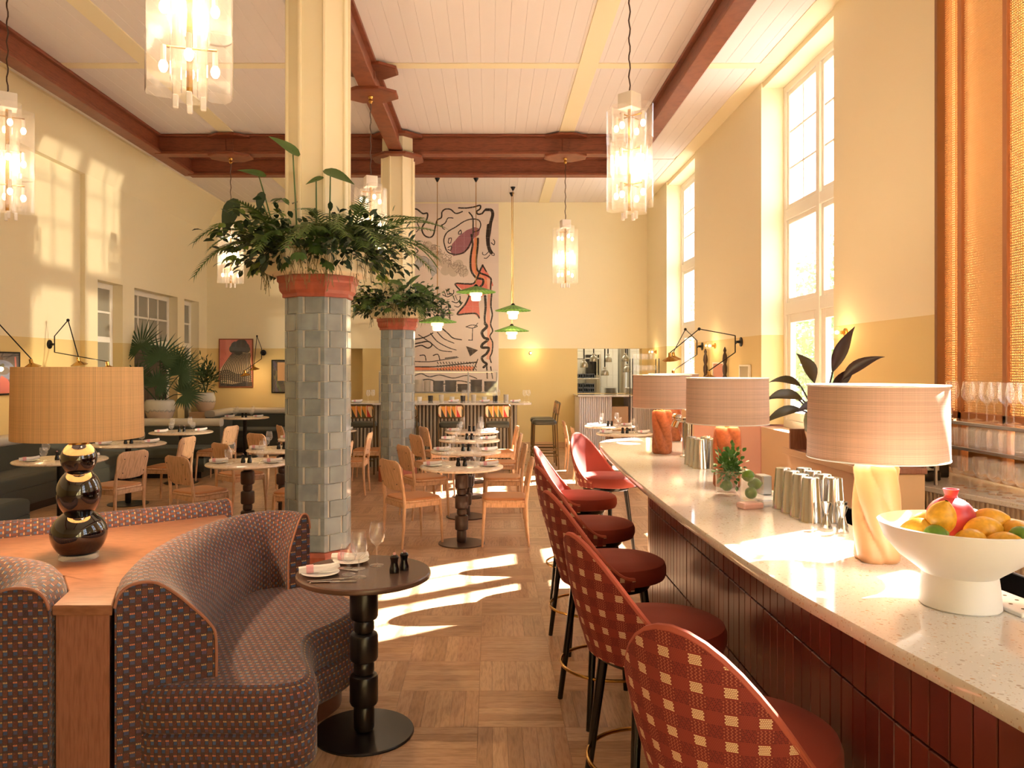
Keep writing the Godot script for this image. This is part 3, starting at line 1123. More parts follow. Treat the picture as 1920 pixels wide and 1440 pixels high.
func gourd_lamp() -> void:
	var at := V(-1.946, 0.80, 3.655)
	var t := thing("gourd_lamp", "table lamp with a glossy black triple gourd base and amber drum shade", "lamp", at)
	var b := MB.new()
	b.lathe(PR([0.0, 0.0, 0.087, 0.0, 0.087, 0.022, 0.0, 0.022]), 32)
	put("foot", b, mat("acrylic", C(255, 246, 232, 60), 0.05, 0.0, {"transparency": BaseMaterial3D.TRANSPARENCY_ALPHA}), t)
	b = MB.new()
	var pf := [Vector2(0.0, 0.022)]
	for bulb in [[0.022, 0.212, 0.124, 0.072, 0.058], [0.214, 0.404, 0.098, 0.058, 0.050], [0.406, 0.535, 0.079, 0.050, 0.042]]:
		for k in 15:
			var f := k / 14.0
			var rr: float = lerpf(bulb[3], bulb[4], f) + (bulb[2] - lerpf(bulb[3], bulb[4], f)) * pow(sin(PI * clampf(f * 0.96 + 0.02, 0, 1)), 0.72)
			pf.append(Vector2(rr, lerpf(bulb[0], bulb[1], f)))
	pf.append(Vector2(0.0, 0.536))
	b.lathe(pf, 40)
	put("gourd", b, mat("gloss_black", C(10, 9, 12), 0.05, 0.0, {"clearcoat_enabled": true, "clearcoat": 1.0, "clearcoat_roughness": 0.03}), t)
	b = MB.new()
	b.lathe(PR([0.0, 0.536, 0.045, 0.536, 0.046, 0.545, 0.012, 0.55, 0.008, 0.60, 0.008, 0.70, 0.0, 0.70]), 20)
	put("neck", b, M["brass"], t)
	var sh := img_mat("amber_shade", shade_image(false), Vector2(4, 4), 0.9, {"backlight": Color(1.0, 0.62, 0.30)})
	sh.albedo_color = C(255, 204, 140)
	put("shade", drum_shade(0.282, 0.277, 0.335), sh, t, Vector3(0, 0.565, 0))
	b = MB.new()
	b.ball(Vector3(0, 0.70, 0), Vector3(0.032, 0.04, 0.032))
	put("bulb", b, M["bulb"], t)
	lamp_light(at + Vector3(0, 0.70, 0), Color(1.0, 0.86, 0.68), 1.5, 0.04)

# ---------------------------------------------------------------- table ware
func wine_glass() -> Node3D:
	var t := thing("wine_glass", "", "wine glass")
	var b := MB.new()
	b.lathe(PR([0.0, 0.0, 0.034, 0.001, 0.034, 0.003, 0.008, 0.008, 0.0035, 0.014, 0.0035, 0.088, 0.008, 0.096, 0.026, 0.112, 0.037, 0.135, 0.038, 0.155, 0.033, 0.185, 0.0285, 0.208, 0.0272, 0.208, 0.031, 0.186, 0.0362, 0.155, 0.035, 0.136, 0.024, 0.114, 0.0, 0.102]), 16)
	put("glass_body", b, M["drinking_glass"], t)
	return t

func water_glass() -> Node3D:
	var t := thing("water_glass", "", "glass")
	var b := MB.new()
	b.lathe(PR([0.0, 0.0, 0.031, 0.001, 0.031, 0.003, 0.006, 0.009, 0.0045, 0.04, 0.012, 0.05, 0.03, 0.068, 0.0385, 0.095, 0.037, 0.125, 0.033, 0.14, 0.0318, 0.14, 0.0355, 0.125, 0.037, 0.096, 0.028, 0.07, 0.0, 0.054]), 16)
	put("glass_body", b, M["drinking_glass"], t)
	return t

func tumbler() -> Node3D:
	var t := thing("tumbler", "", "glass")
	var b := MB.new()
	b.lathe(PR([0.0, 0.0, 0.034, 0.0, 0.037, 0.005, 0.040, 0.105, 0.0385, 0.105, 0.0355, 0.012, 0.0, 0.010]), 16)
	put("glass_body", b, M["drinking_glass"], t)
	return t

func side_plate() -> Node3D:
	var t := thing("side_plate", "", "plate")
	var b := MB.new()
	b.lathe(PR([0.0, 0.0, 0.045, 0.0, 0.05, 0.003, 0.085, 0.011, 0.088, 0.0135, 0.084, 0.014, 0.05, 0.007, 0.0, 0.006]), 24)
	put("dish", b, M["white_ceramic"], t)
	return t

func rolled_napkin() -> Node3D:
	var t := thing("rolled_napkin", "", "napkin")
	var b := MB.new()
	b.tube(L3([-0.095, 0.018, 0.01, -0.05, 0.02, 0.004, 0.0, 0.021, 0, 0.05, 0.026, -0.004, 0.085, 0.036, -0.012]), [0.016, 0.019, 0.018, 0.017, 0.014], 8)
	var rl := put("roll", b, M["napkin"], t)
	b = MB.new()
	b.tube(L3([-0.062, 0.0205, 0.006, -0.03, 0.0215, 0.002]), [0.0198, 0.0198], 10, false, false)
	put("band", b, M["napkin_pink"], rl)
	return t

func fork() -> Node3D:
	var t := thing("fork", "", "fork")
	var b := MB.new()
	b.box(Vector3(-0.04, 0.003, 0), Vector3(0.11, 0.003, 0.009), 0.0012)
	b.box(Vector3(0.03, 0.004, 0), Vector3(0.04, 0.003, 0.005), 0.001)
	b.box(Vector3(0.057, 0.003, 0), Vector3(0.022, 0.0025, 0.020), 0.001)
	for k in 4:
		b.box(Vector3(0.083, 0.004, -0.0078 + 0.0052 * k), Vector3(0.036, 0.002, 0.0028))
	put("utensil", b, M["steel"], t)
	return t

func knife() -> Node3D:
	var t := thing("knife", "", "knife")
	var b := MB.new()
	b.box(Vector3(-0.06, 0.004, 0), Vector3(0.09, 0.006, 0.011), 0.002)
	b.box(Vector3(0.04, 0.004, 0.001), Vector3(0.115, 0.0018, 0.016), 0.0008)
	put("utensil", b, M["steel"], t)
	return t

func pepper_mill() -> Node3D:
	var t := thing("pepper_mill", "", "mill")
	var b := MB.new()
	b.lathe(PR([0.0, 0.0, 0.022, 0.0, 0.0225, 0.018, 0.021, 0.022, 0.0155, 0.045, 0.0175, 0.062, 0.02, 0.066, 0.02, 0.074, 0.014, 0.081, 0.0, 0.083]), 14)
	put("body", b, M["black_lacquer"], t)
	b = MB.new()
	b.lathe(PR([0.006, 0.083, 0.007, 0.089, 0.0055, 0.093, 0.0, 0.094]), 8)
	put("knob", b, mat("mill_knob", C(206, 150, 140), 0.4), t)
	return t

func setting_near(c: Vector3) -> void:
	var g := "place settings on the small dark table"
	var on := "on the small dark table by the booth"
	place("side_plate", side_plate, c + Vector3(-0.19, 0, 0.06), 0.0, "white side plate nearer the booth arm " + on, g)
	copy(PROTO["side_plate"], c + Vector3(-0.09, 0, -0.165), 0.0, "white side plate behind the wine glasses " + on, g)
	place("rolled_napkin", rolled_napkin, c + Vector3(-0.19, 0.006, 0.06), 0.12, "white rolled napkin with pink band on the plate beside the booth arm", g)
	copy(PROTO["rolled_napkin"], c + Vector3(-0.09, 0.006, -0.165), -0.25, "white rolled napkin with pink band on the plate behind the wine glasses", g)
	place("fork", fork, c + Vector3(-0.13, 0, 0.155), 0.25, "steel fork beside the knife %s" % on, g)
	place("knife", knife, c + Vector3(-0.10, 0, 0.19), 0.1, "steel knife %s, beside the front plate" % on, g)
	copy(PROTO["fork"], c + Vector3(-0.16, 0, -0.07), -0.35, "steel fork lying before the rear plate %s" % on, g)
	copy(PROTO["knife"], c + Vector3(-0.12, 0, -0.03), -0.35, "steel knife lying before the rear plate %s" % on, g)
	place("wine_glass", wine_glass, c + Vector3(0.045, 0, -0.10), 0.0, "tall wine glass nearer the column " + on, g)
	copy(PROTO["wine_glass"], c + Vector3(-0.005, 0, 0.11), 0.0, "tall clear wine glass nearer the booth seat " + on, g)
	place("water_glass", water_glass, c + Vector3(-0.06, 0, 0.06), 0.0, "stemmed water glass in front of its twin " + on, g)
	copy(PROTO["water_glass"], c + Vector3(-0.03, 0, -0.04), 0.0, "stemmed water glass behind its twin " + on, g)
	place("pepper_mill", pepper_mill, c + Vector3(0.145, 0, 0.03), 0.0, "small black mill in front of its twin " + on, g)
	copy(PROTO["pepper_mill"], c + Vector3(0.185, 0, -0.02), 0.6, "small black mill behind its twin " + on, g)

# ---------------------------------------------------------------- bar counter
func bar() -> void:
	var edge := smooth2(P2([0.98, 0.75, 0.95, 1.1, 0.905, 1.45, 0.85, 1.78, 0.80, 2.2, 0.775, 2.8, 0.765, 3.5, 0.775, 4.4, 0.80, 5.3, 0.825, 5.85]), 6)
	var top := edge.duplicate()
	for q in smooth2(P2([0.86, 6.15, 0.98, 6.4, 1.2, 6.55]), 4):
		top.append(q)
	top.append_array(P2([1.62, 6.6, 1.62, 5.0, 1.38, 4.6, 1.36, 0.75]))
	var t := thing("bar_counter", "long bar counter with a curved pale terrazzo top and dark red tiled front", "bar")
	var b := MB.new()
	b.pillow(top, PR([0.004, 1.065, 0.0, 1.069, 0.0, 1.096, 0.004, 1.10]), true, true, 0.5)
	put("counter_top", b, M["terrazzo"], t)
	# tiled front: path of the face
	var face := smooth2(P2([1.16, 0.80, 1.09, 1.05, 1.02, 1.32, 0.975, 1.6, 0.955, 1.9, 0.95, 2.4, 0.95, 3.4, 0.95, 4.3, 0.955, 4.62, 0.99, 4.8, 1.08, 4.93, 1.25, 5.0]), 8)
	var body := face.duplicate()
	body.append_array(P2([1.36, 5.0, 1.33, 0.80]))
	b = MB.new()
	b.pillow(body, PR([0.012, 0.0, 0.012, 1.066]), false, true, 0.9)
	put("body", b, M["oxblood_grout"], t)
	var tw := 0.0655
	var rows := [[0.012, 0.292], [0.298, 0.577], [0.583, 0.862], [0.868, 1.064]]
	var meshes := []
	for r in rows:
		var tb := MB.new()
		tb.box(Vector3.ZERO, Vector3(tw - 0.003, r[1] - r[0], 0.012), 0.0022)
		meshes.append(tb.mesh())
	var acc := 0.0
	var nxt := tw / 2
	var count := 0
	for i in face.size() - 1:
		var seg := face[i].distance_to(face[i + 1])
		while nxt <= acc + seg:
			var p := face[i].lerp(face[i + 1], (nxt - acc) / seg)
			var dv := (face[i + 1] - face[i]).normalized()
			var ang := atan2(dv.y, dv.x)
			for k in 4:
				var r: Array = rows[k]
				part("tile", meshes[k], M["oxblood_tile_%d" % (rng.randi() % 4)], t, V(p.x + rng.randf_range(-0.0008, 0.0008), (r[0] + r[1]) / 2, p.y), Basis(Vector3.UP, ang))
				count += 1
			nxt += tw
		acc += seg
	# counter's second leg further back
	b = MB.new()
	b.pillow(P2([1.30, 5.0, 1.58, 5.0, 1.58, 6.45, 1.30, 6.40]), PR([0, 0, 0, 1.066]), false, true)
	put("rear_leg", b, M["tan_wainscot"], t)
	# sunk rail and sink behind the top
	var s := thing("bar_sink", "black sunken speed rail and sink behind the bar top", "sink", V(1.50, 0, 2.75))
	b = MB.new()
	b.box(Vector3(0, 0.97, 0), Vector3(0.22, 0.02, 1.7), 0.004)
	for k in [[-0.105, 0, 0.012, 1.7], [0.105, 0, 0.012, 1.7], [0, 0.85, 0.22, 0.012], [0, -0.85, 0.22, 0.012], [0, 0.2, 0.22, 0.012]]:
		b.box(Vector3(k[0], 1.02, k[1]), Vector3(k[2], 0.1, k[3]), 0.003)
	put("basin", b, M["black_lacquer"], s)
	b = MB.new()
	b.box(Vector3(0, 0.48, 0), Vector3(0.20, 0.96, 1.66), 0.004)
	put("cabinet", b, M["brushed_steel"], s)

# ---------------------------------------------------------------- bar stools
func plaid_image() -> Image:
	var im := Image.create(256, 256, false, Image.FORMAT_RGB8)
	var base := C(136, 50, 42)
	var dark := C(90, 28, 30)
	var cream := C(240, 214, 170)
	im.fill(base)
	for cy in 4:
		for cx in 4:
			var x0 := cx * 64
			var y0 := cy * 64
			var lit := cy % 2 == 0 and cx % 2 == 0
			var half := (cy % 2 == 0) != (cx % 2 == 0)
			for j in 8:
				for i in 8:
					var x := x0 + i * 8 + (4 if j % 2 else 0)
					var y := y0 + j * 8
					if lit:
						if i > 0 and i < 7 and j > 0 and j < 7:
							rectw(im, x, y, 7, 6, cream)
					elif half and cy % 2 == 0:
						rectw(im, x, y, 4, 4, C(150, 64, 52))
					elif half:
						rectw(im, x, y, 4, 4, C(196, 132, 96) if (i + j) % 2 == 0 else dark)
					else:
						rectw(im, x, y, 5, 5, dark if (i + j) % 3 else C(128, 48, 42))
	return im

func bar_stool() -> Node3D:
	# faces +x; the back shell curves round -x
	var t := thing("bar_stool", "", "stool")
	var rust := mat("rust_velvet", C(148, 60, 46), 0.8, 0.0, {"rim_enabled": true, "rim": 0.5})
	var plaid := img_mat("stool_plaid", plaid_image(), Vector2(7.6, 7.6), 0.85)
	var pipe := mat("stool_piping", C(178, 88, 68), 0.8)
	var b := MB.new()
	b.lathe(PR([0.0, 0.655, 0.205, 0.655, 0.228, 0.662, 0.236, 0.685, 0.236, 0.715, 0.228, 0.738, 0.208, 0.75, 0.12, 0.757, 0.0, 0.759]), 36, Transform3D(Basis().scaled(Vector3(1.1, 1, 1)), Vector3(0.03, 0, 0)))
	put("seat", b, rust, t)
	b = MB.new()
	b.lathe(PR([0.0, 0.622, 0.20, 0.622, 0.205, 0.63, 0.205, 0.652, 0.0, 0.655]), 32)
	put("seat_ring", b, M["black_lacquer"], t)
	# back shell
	var half := 96.0
	var ns := 28
	var nh := 8
	var outer := []
	var inner := []
	var rim := PackedVector3Array()
	for i in ns + 1:
		var th := deg_to_rad(lerpf(-half, half, float(i) / ns))
		var k := absf(th) / deg_to_rad(half)
		var top := 0.70 + 0.39 * pow(0.5 + 0.5 * cos(PI * k), 1.15)
		var ro := PackedVector3Array()
		var ri := PackedVector3Array()
		for j in nh + 1:
			var f := float(j) / nh
			var y := lerpf(0.648, top, f)
			var h := (y - 0.648) / 0.45
			var rr := 0.236 + 0.10 * h * (0.35 + 0.65 * cos(th * 0.8)) + 0.015 * sin(PI * clampf(h, 0, 1))
			var th2 := 0.024 + 0.012 * (1.0 - f)
			ro.append(Vector3(-rr * cos(th), y, rr * sin(th)))
			ri.append(Vector3(-(rr - th2) * cos(th), y - 0.004 * f, (rr - th2) * sin(th)))
		outer.append(ro)
		ri.reverse()
		inner.append(ri)
		rim.append((ro[nh] + ri[0]) / 2 + Vector3(0, 0.002, 0))
	# uv: u runs round the shell, v up it
	b = MB.new()
	for i in ns:
		for j in nh:
			var q := [outer[i + 1][j], outer[i][j], outer[i][j + 1], outer[i + 1][j + 1]]
			var uv := []
			for e in [[i + 1, q[0]], [i, q[1]], [i, q[2]], [i + 1, q[3]]]:
				uv.append(Vector2(deg_to_rad(lerpf(half, -half, float(e[0]) / ns)) * 0.27, -e[1].y))
			b.quad(q[0], q[1], q[2], q[3], 1, uv[0], uv[1], uv[2], uv[3])
	var sh := put("back_shell", b, plaid, t)
	b = MB.new()
	var irings := []
	for j in nh + 1:
		var ring := PackedVector3Array()
		for i in ns + 1:
			ring.append(inner[ns - i][j])
		irings.append(ring)
	b.skin(irings, false, false, false, Vector2.ONE, 0.1)
	# close the ends
	for e in [0, ns]:
		for j in nh:
			b.quad(outer[e][j], outer[e][j + 1], inner[e][nh - j - 1], inner[e][nh - j])
	put("back_lining", b, rust, t)
	b = MB.new()
	b.tube(rim, 0.0125, 8)
	put("back_rim", b, pipe, sh)
	for s in [[1, 1], [1, -1], [-1, 1], [-1, -1]]:
		b = MB.new()
		var p0 := Vector3(s[0] * 0.125, 0.632, s[1] * 0.125)
		var p1 := Vector3(s[0] * 0.185, 0.0, s[1] * 0.185)
		b.tube(PackedVector3Array([p0, p1]), [0.021, 0.013], 10)
		put("leg", b, M["black_lacquer"], t)
	b = MB.new()
	var ring := PackedVector3Array()
	for i in 40:
		ring.append(Vector3(cos(TAU * i / 40) * 0.235, 0.235, -sin(TAU * i / 40) * 0.235))
	b.tube(ring, 0.008, 8, true)
	put("foot_ring", b, M["brass"], t)
	return t

func stools() -> void:
	var at := [[0.65, 2.02, 0.78], [0.60, 2.90, 0.34], [0.585, 3.84, 0.28], [0.60, 4.76, 0.22], [0.655, 5.80, -0.15], [1.02, 6.86, -0.75]]
	var lab := ["checked red bar stool at the fruit bowl end of the bar", "checked red bar stool second along the bar from the fruit bowl", "checked red bar stool third along the bar from the fruit bowl", "checked red bar stool fourth along the bar from the fruit bowl", "checked red bar stool fifth along, beside the last bar corner", "checked red bar stool round the far end of the bar with sunlight on its back"]
	for i in at.size():
		place("bar_stool", bar_stool, V(at[i][0], 0, at[i][1]), at[i][2], lab[i], "checked red bar stools along the bar")

# ---------------------------------------------------------------- dining tables and chairs
func dining_chair() -> Node3D:
	# faces +x
	var t := thing("dining_chair", "", "chair")
	var m: Material = M["chair_wood"]
	var b := MB.new()
	var sp := rrect(0.43, 0.44, 0.09, Vector2(0.0, 0.0), 4)
	b.pillow(sp, PR([0.012, 0.422, 0.0, 0.428, 0.0, 0.440, 0.006, 0.444]), true, true, 0.5)
	var st := put("seat", b, m, t)
	b = MB.new()
	b.pillow(rrect(0.415, 0.425, 0.085), PR([0.004, 0.4435, 0.0, 0.449, 0.006, 0.458, 0.03, 0.463]), true, false, 0.3)
	put("seat_pad", b, mat("tan_leather", C(204, 142, 92), 0.5), st)
	for s in [-1.0, 1.0]:
		b = MB.new()
		b.tube(L3([0.185, 0.43, s * 0.185, 0.20, 0.2, s * 0.195, 0.208, 0.0, s * 0.20]), [0.018, 0.015, 0.0105], 10)
		put("leg", b, m, t)
		b = MB.new()
		b.tube(L3([-0.232, 0.0, s * 0.195, -0.212, 0.22, s * 0.193, -0.205, 0.42, s * 0.192, -0.222, 0.58, s * 0.190, -0.252, 0.76, s * 0.186]), [0.0105, 0.015, 0.018, 0.016, 0.011], 10)
		put("rear_leg", b, m, t)
		b = MB.new()
		b.box(Vector3(-0.01, 0.398, s * 0.19), Vector3(0.37, 0.05, 0.018), 0.004)
		put("rail", b, m, t)
	for x in [-0.2, 0.185]:
		b = MB.new()
		b.box(Vector3(x, 0.398, 0), Vector3(0.018, 0.05, 0.36), 0.004)
		put("rail", b, m, t)
	b = MB.new()
	var rf := []
	var rb := []
	for i in 13:
		var v := i / 12.0
		var y := lerpf(0.535, 0.82, v)
		var c := minf(v * 0.285, (1.0 - v) * 0.285)
		var rr := 0.075
		var hw := 0.212 - (0.0 if c >= rr else rr - sqrt(maxf(0.0, rr * rr - (rr - c) * (rr - c)))) - 0.012 * (1.0 - v)
		var a := PackedVector3Array()
		var z := PackedVector3Array()
		for k in 9:
			var u := -1.0 + k / 4.0
			var x := -0.208 - 0.055 * v - 0.020 * (1.0 - u * u)
			a.append(Vector3(x, y, u * hw))
			z.append(Vector3(x - 0.013, y, u * hw))
		z.reverse()
		a.append_array(z)
		rf.append(a)
	b.skin(rf, true, true, true, Vector2.ONE, 0.5)
	var bk := put("backrest", b, m, t)
	for s in [-1.0, 1.0]:
		for y in [0.60, 0.745]:
			b = MB.new()
			b.ball(Vector3(-0.245 - 0.055 * (y - 0.535) / 0.285, y, s * 0.14), Vector3(0.004, 0.007, 0.007), 8, 4)
			put("screw_cap", b, M["table_espresso"], bk)
	return t

func marble_table() -> Node3D:
	var t := thing("round_table", "", "table")
	var b := MB.new()
	b.lathe(PR([0.0, 0.724, 0.385, 0.724, 0.398, 0.728, 0.404, 0.737, 0.400, 0.746, 0.392, 0.75, 0.0, 0.75]), 44)
	put("table_top", b, M["table_marble"], t)
	pedestal(t, 0.755, M["table_espresso"], 0.064, 0.047, 0.225, 16, 0.10)
	return t

func post_table() -> Node3D:
	var t := thing("post_table", "", "table")
	var b := MB.new()
	b.lathe(PR([0.0, 0.726, 0.425, 0.726, 0.44, 0.730, 0.446, 0.738, 0.442, 0.746, 0.432, 0.75, 0.0, 0.75]), 44)
	put("table_top", b, M["table_marble"], t)
	b = MB.new()
	b.lathe(PR([0.0, 0.0, 0.24, 0.0, 0.24, 0.008, 0.03, 0.014, 0.036, 0.03, 0.036, 0.70, 0.12, 0.715, 0.12, 0.727, 0.0, 0.727]), 24)
	put("pedestal", b, M["table_black"], t)
	return t

# two place settings, glasses and mills on a table; the two of a kind on one table share their label
func lay(c: Vector3, on: String, turn := 0.0, r := 0.27) -> void:
	var g := "tableware on the " + on
	var bs := Basis(Vector3.UP, turn)
	for s in [-1.0, 1.0]:
		copy(PROTO["side_plate"], c + bs * Vector3(s * r, 0, 0.04), turn, "white side plate on the " + on, g)
		copy(PROTO["rolled_napkin"], c + bs * Vector3(s * r, 0.006, 0.04), turn + 0.1 * s, "pink-banded rolled napkin on the " + on, g)
		copy(PROTO["wine_glass"], c + bs * Vector3(s * 0.13, 0, -0.07 * s), 0.0, "clear wine glass on the " + on, g)
		copy(PROTO["water_glass"], c + bs * Vector3(s * 0.15, 0, 0.10 - 0.02 * s), 0.0, "stemmed water glass on the " + on, g)
		copy(PROTO["pepper_mill"], c + bs * Vector3(s * 0.032, 0, 0.04), 0.3, "small black mill on the " + on, g)

func dining() -> void:
	var ords := ["first", "second", "third", "fourth"]
	var ds := [7.45, 8.78, 10.15, 11.45]
	for i in 4:
		var on: String = "%s marble table of the row in the middle, counted towards the chef's counter" % ords[i]
		on = ["middle-row table farthest from the mural", "second middle-row table from the bar stools", "middle-row table second from the mural", "middle-row table closest to the mural"][i]
		place("round_table", marble_table, V(-0.28, 0, ds[i]), 0.0, "round pale marble table, the " + on, "marble tables with beaded pedestals")
		lay(V(-0.28, 0.75, ds[i]), on)
		place("dining_chair", dining_chair, V(-0.75, 0, ds[i] + 0.05), [0.62, 0.48, 0.50, 0.42][i], "oak chair on the column side of the " + on, "oak dining chairs")
		place("dining_chair", dining_chair, V(0.13, 0, ds[i] + 0.04), PI + 0.05 * (i % 2), "light oak chair on the bar side of the " + on, "oak dining chairs")
	var dl := [7.70, 8.98, 10.30, 11.62]
	for i in 4:
		var on: String = ["left-row table beside the near column", "left-row table half hidden by the near column", "left-row table between the two tiled columns", "left-row table beside the far tiled column"][i]
		place("round_table", marble_table, V(-2.42, 0, dl[i]), 0.0, "round pale marble table, the " + on, "marble tables with beaded pedestals")
		lay(V(-2.42, 0.75, dl[i]), on)
		place("dining_chair", dining_chair, V(-2.95, 0, dl[i] + 0.16), [0.95, 0.85, 0.9, 0.5][i], "oak chair on the banquette side of the " + on, "oak dining chairs")
		place("dining_chair", dining_chair, V(-1.95 + 0.03 * i, 0, dl[i] + 0.12), PI, "oak chair on the column side of the " + on, "oak dining chairs")
	for i in 2:
		var on: String = ["window-side table beyond the bar end", "window-side table closest to the kitchen pass"][i]
		place("round_table", marble_table, V(1.92, 0, [11.1, 12.5][i]), 0.0, "round pale marble table, the " + on, "marble tables with beaded pedestals")
		lay(V(1.92, 0.75, [11.1, 12.5][i]), on)
		place("dining_chair", dining_chair, V(1.46, 0, [11.3, 12.65][i]), 0.0, "light oak chair at the " + on, "oak dining chairs")

func left_side() -> void:
	for i in 4:
		var on: String = ["banquette table behind the gourd lamp", "banquette table second from the gourd lamp", "banquette table before the potted fan palm", "banquette table under the striped portrait"][i]
		var at: Vector3 = [V(-4.42, 0, 7.95), V(-4.50, 0, 9.60), V(-4.54, 0, 11.35), V(-4.64, 0, 14.60)][i]
		place("post_table", post_table, at, 0.0, "round marble table on a black post, the " + on, "banquette tables")
		lay(at + Vector3(0, 0.75, 0), on, 0.5 if i < 3 else 0.0)
	place("dining_chair", dining_chair, V(-4.0, 0, 8.22), PI - 0.35, "light oak chair at the banquette table behind the gourd lamp", "oak dining chairs")
	place("dining_chair", dining_chair, V(-4.08, 0, 9.78), PI - 0.1, "light oak chair at the banquette table second from the gourd lamp", "oak dining chairs")
	place("dining_chair", dining_chair, V(-4.13, 0, 11.62), PI - 0.2, "light oak chair at the banquette table before the potted fan palm", "oak dining chairs")
	# L-shaped banquette along the left wall and a second one along the back wall
	var seat := func(t: Node3D, poly: Array) -> void:
		var b := MB.new()
		b.pillow(P2(poly), PR([0.06, 0.0, 0.06, 0.10]), false, true)
		put("plinth", b, M["table_black"], t)
		b = MB.new()
		b.pillow(P2(poly), PR([0.02, 0.10, 0.0, 0.12, 0.0, 0.30, 0.01, 0.305, 0.0, 0.31, 0.0, 0.42, 0.012, 0.445, 0.045, 0.46]), true, true, 0.5)
		put("seat", b, M["green_velvet"], t)
	var back := func(t: Node3D, a: Vector2, z: Vector2, nm: Vector2, h: float) -> void:
		# upholstered back with a pale leather roll on top
		var along := (z - a).normalized()
		var q := [a, z, z + nm * 0.16, a + nm * 0.16]
		var b := MB.new()
		b.pillow(PackedVector2Array(q), PR([0.0, 0.44, 0.0, h - 0.12, 0.012, h - 0.10]), true, true, 0.9)
		put("back_cushion", b, M["green_velvet"], t)
		b = MB.new()
		var rg := []
		for k in 2:
			var p: Vector2 = [a, z][k]
			var ring := PackedVector3Array()
			for c in rrect(0.20, 0.125, 0.05, Vector2(0.085, h - 0.05), 4):
				var w := p + nm * c.x
				ring.append(Vector3(w.x, c.y, -w.y))
			rg.append(ring)
		b.skin(rg, true, true, true, Vector2.ONE, 0.7)
		put("top_roll", b, M["grey_leather"], t)
	var t := thing("banquette", "dark green L-shaped banquette with a pale leather top roll along the left wall", "banquette")
	seat.call(t, [-5.96, 7.4, -5.35, 7.4, -5.35, 11.75, -4.36, 11.75, -4.36, 12.42, -5.96, 12.42])
	back.call(t, Vector2(-5.96, 5.2), Vector2(-5.96, 12.5), Vector2(1, 0), 0.86)
	back.call(t, Vector2(-5.85, 12.5), Vector2(-4.32, 12.5), Vector2(0, -1), 0.86)
	seat.call(t, [-5.96, 6.2, -4.38, 6.2, -4.38, 7.35, -5.96, 7.35])
	t = thing("banquette", "dark green banquette with a pale top roll under the striped portrait", "banquette")
	seat.call(t, [-5.45, 15.3, -3.3, 15.3, -3.3, 16.1, -5.45, 16.1])
	back.call(t, Vector2(-5.45, 16.2), Vector2(-3.3, 16.2), Vector2(0, -1), 0.84)
	back.call(t, Vector2(-5.50, 14.9), Vector2(-5.50, 16.0), Vector2(1, 0), 0.84)
	# plinth for the potted palm
	t = thing("palm_plinth", "dark plinth behind the banquette carrying the potted fan palm", "plinth")
	var b := MB.new()
	b.box(V(-5.55, 0.375, 12.98), Vector3(0.75, 0.75, 0.6), 0.01)
	put("body", b, M["dark_door"], t)

# ---------------------------------------------------------------- chef's counter
func reeds(t: Node3D, x0: float, x1: float, d: float, y0: float, y1: float, pitch: float, m: Material) -> void:
	var b := MB.new()
	b.lathe([Vector2(pitch * 0.36, y0), Vector2(pitch * 0.36, y1)], 8)
	var me := b.mesh()
	var n := int((x1 - x0) / pitch)
	for i in n:
		part("reed", me, m, t, V(x0 + (i + 0.5) * (x1 - x0) / n, 0, d))

func counter_stool() -> Node3D:
	# faces +x
	var t := thing("counter_stool", "", "stool")
	var br := mat("bronze_tube", C(112, 92, 58), 0.35, 0.8)
	var b := MB.new()
	b.pillow(rrect(0.40, 0.40, 0.08), PR([0.03, 0.735, 0.0, 0.75, 0.0, 0.79, 0.02, 0.815, 0.06, 0.822]), true, true, 0.4)
	put("seat", b, M["green_leather"], t)
	for s in [-1.0, 1.0]:
		b = MB.new()
		b.tube(L3([0.19, 0.0, s * 0.20, 0.17, 0.74, s * 0.18]), 0.011, 8)
		put("leg", b, br, t)
		b = MB.new()
		b.tube(L3([-0.23, 0.0, s * 0.20, -0.20, 0.74, s * 0.195, -0.215, 0.90, s * 0.195]), 0.011, 8)
		put("rear_leg", b, br, t)
	for y in [0.22, 0.32]:
		b = MB.new()
		var q := PackedVector3Array()
		for c in [[0.19, 0.195], [-0.222, 0.2], [-0.222, -0.2], [0.19, -0.195]]:
			q.append(Vector3(c[0], y, c[1]))
		for i in 4:
			b.tube(PackedVector3Array([q[i], q[(i + 1) % 4]]), 0.008, 6)
		put("footrest", b, br, t)
	b = MB.new()
	var loop := PackedVector3Array()
	for c in rrect(0.41, 0.205, 0.05, Vector2(0, 1.0), 4):
		loop.append(Vector3(-0.235 - (c.y - 1.0) * 0.15, c.y, c.x))
	b.tube(loop, 0.011, 8, true)
	put("back_frame", b, br, t)
	var bk := MB.new()
	var o := rrect(0.38, 0.18, 0.04, Vector2(0, 1.0), 4)
	var f0 := PackedVector3Array()
	var f1 := PackedVector3Array()
	for c in o:
		f0.append(Vector3(-0.215 - (c.y - 1.0) * 0.15, c.y, c.x))
		f1.append(Vector3(-0.258 - (c.y - 1.0) * 0.15, c.y, c.x))
	bk.poly3(f0, Vector3(1, 0, 0), Vector3(0, 0, 1), Vector3.UP)
	bk.poly3(f1, Vector3(-1, 0, 0), Vector3(0, 0, 1), Vector3.UP)
	for i in o.size():
		var j := (i + 1) % o.size()
		bk.oquad(f0[i], f0[j], f1[j], f1[i], f0[i] - Vector3(-0.23, 1.0, 0))
	put("back_cushion", bk, PROTO_MAT_triangles(), t)
	return t

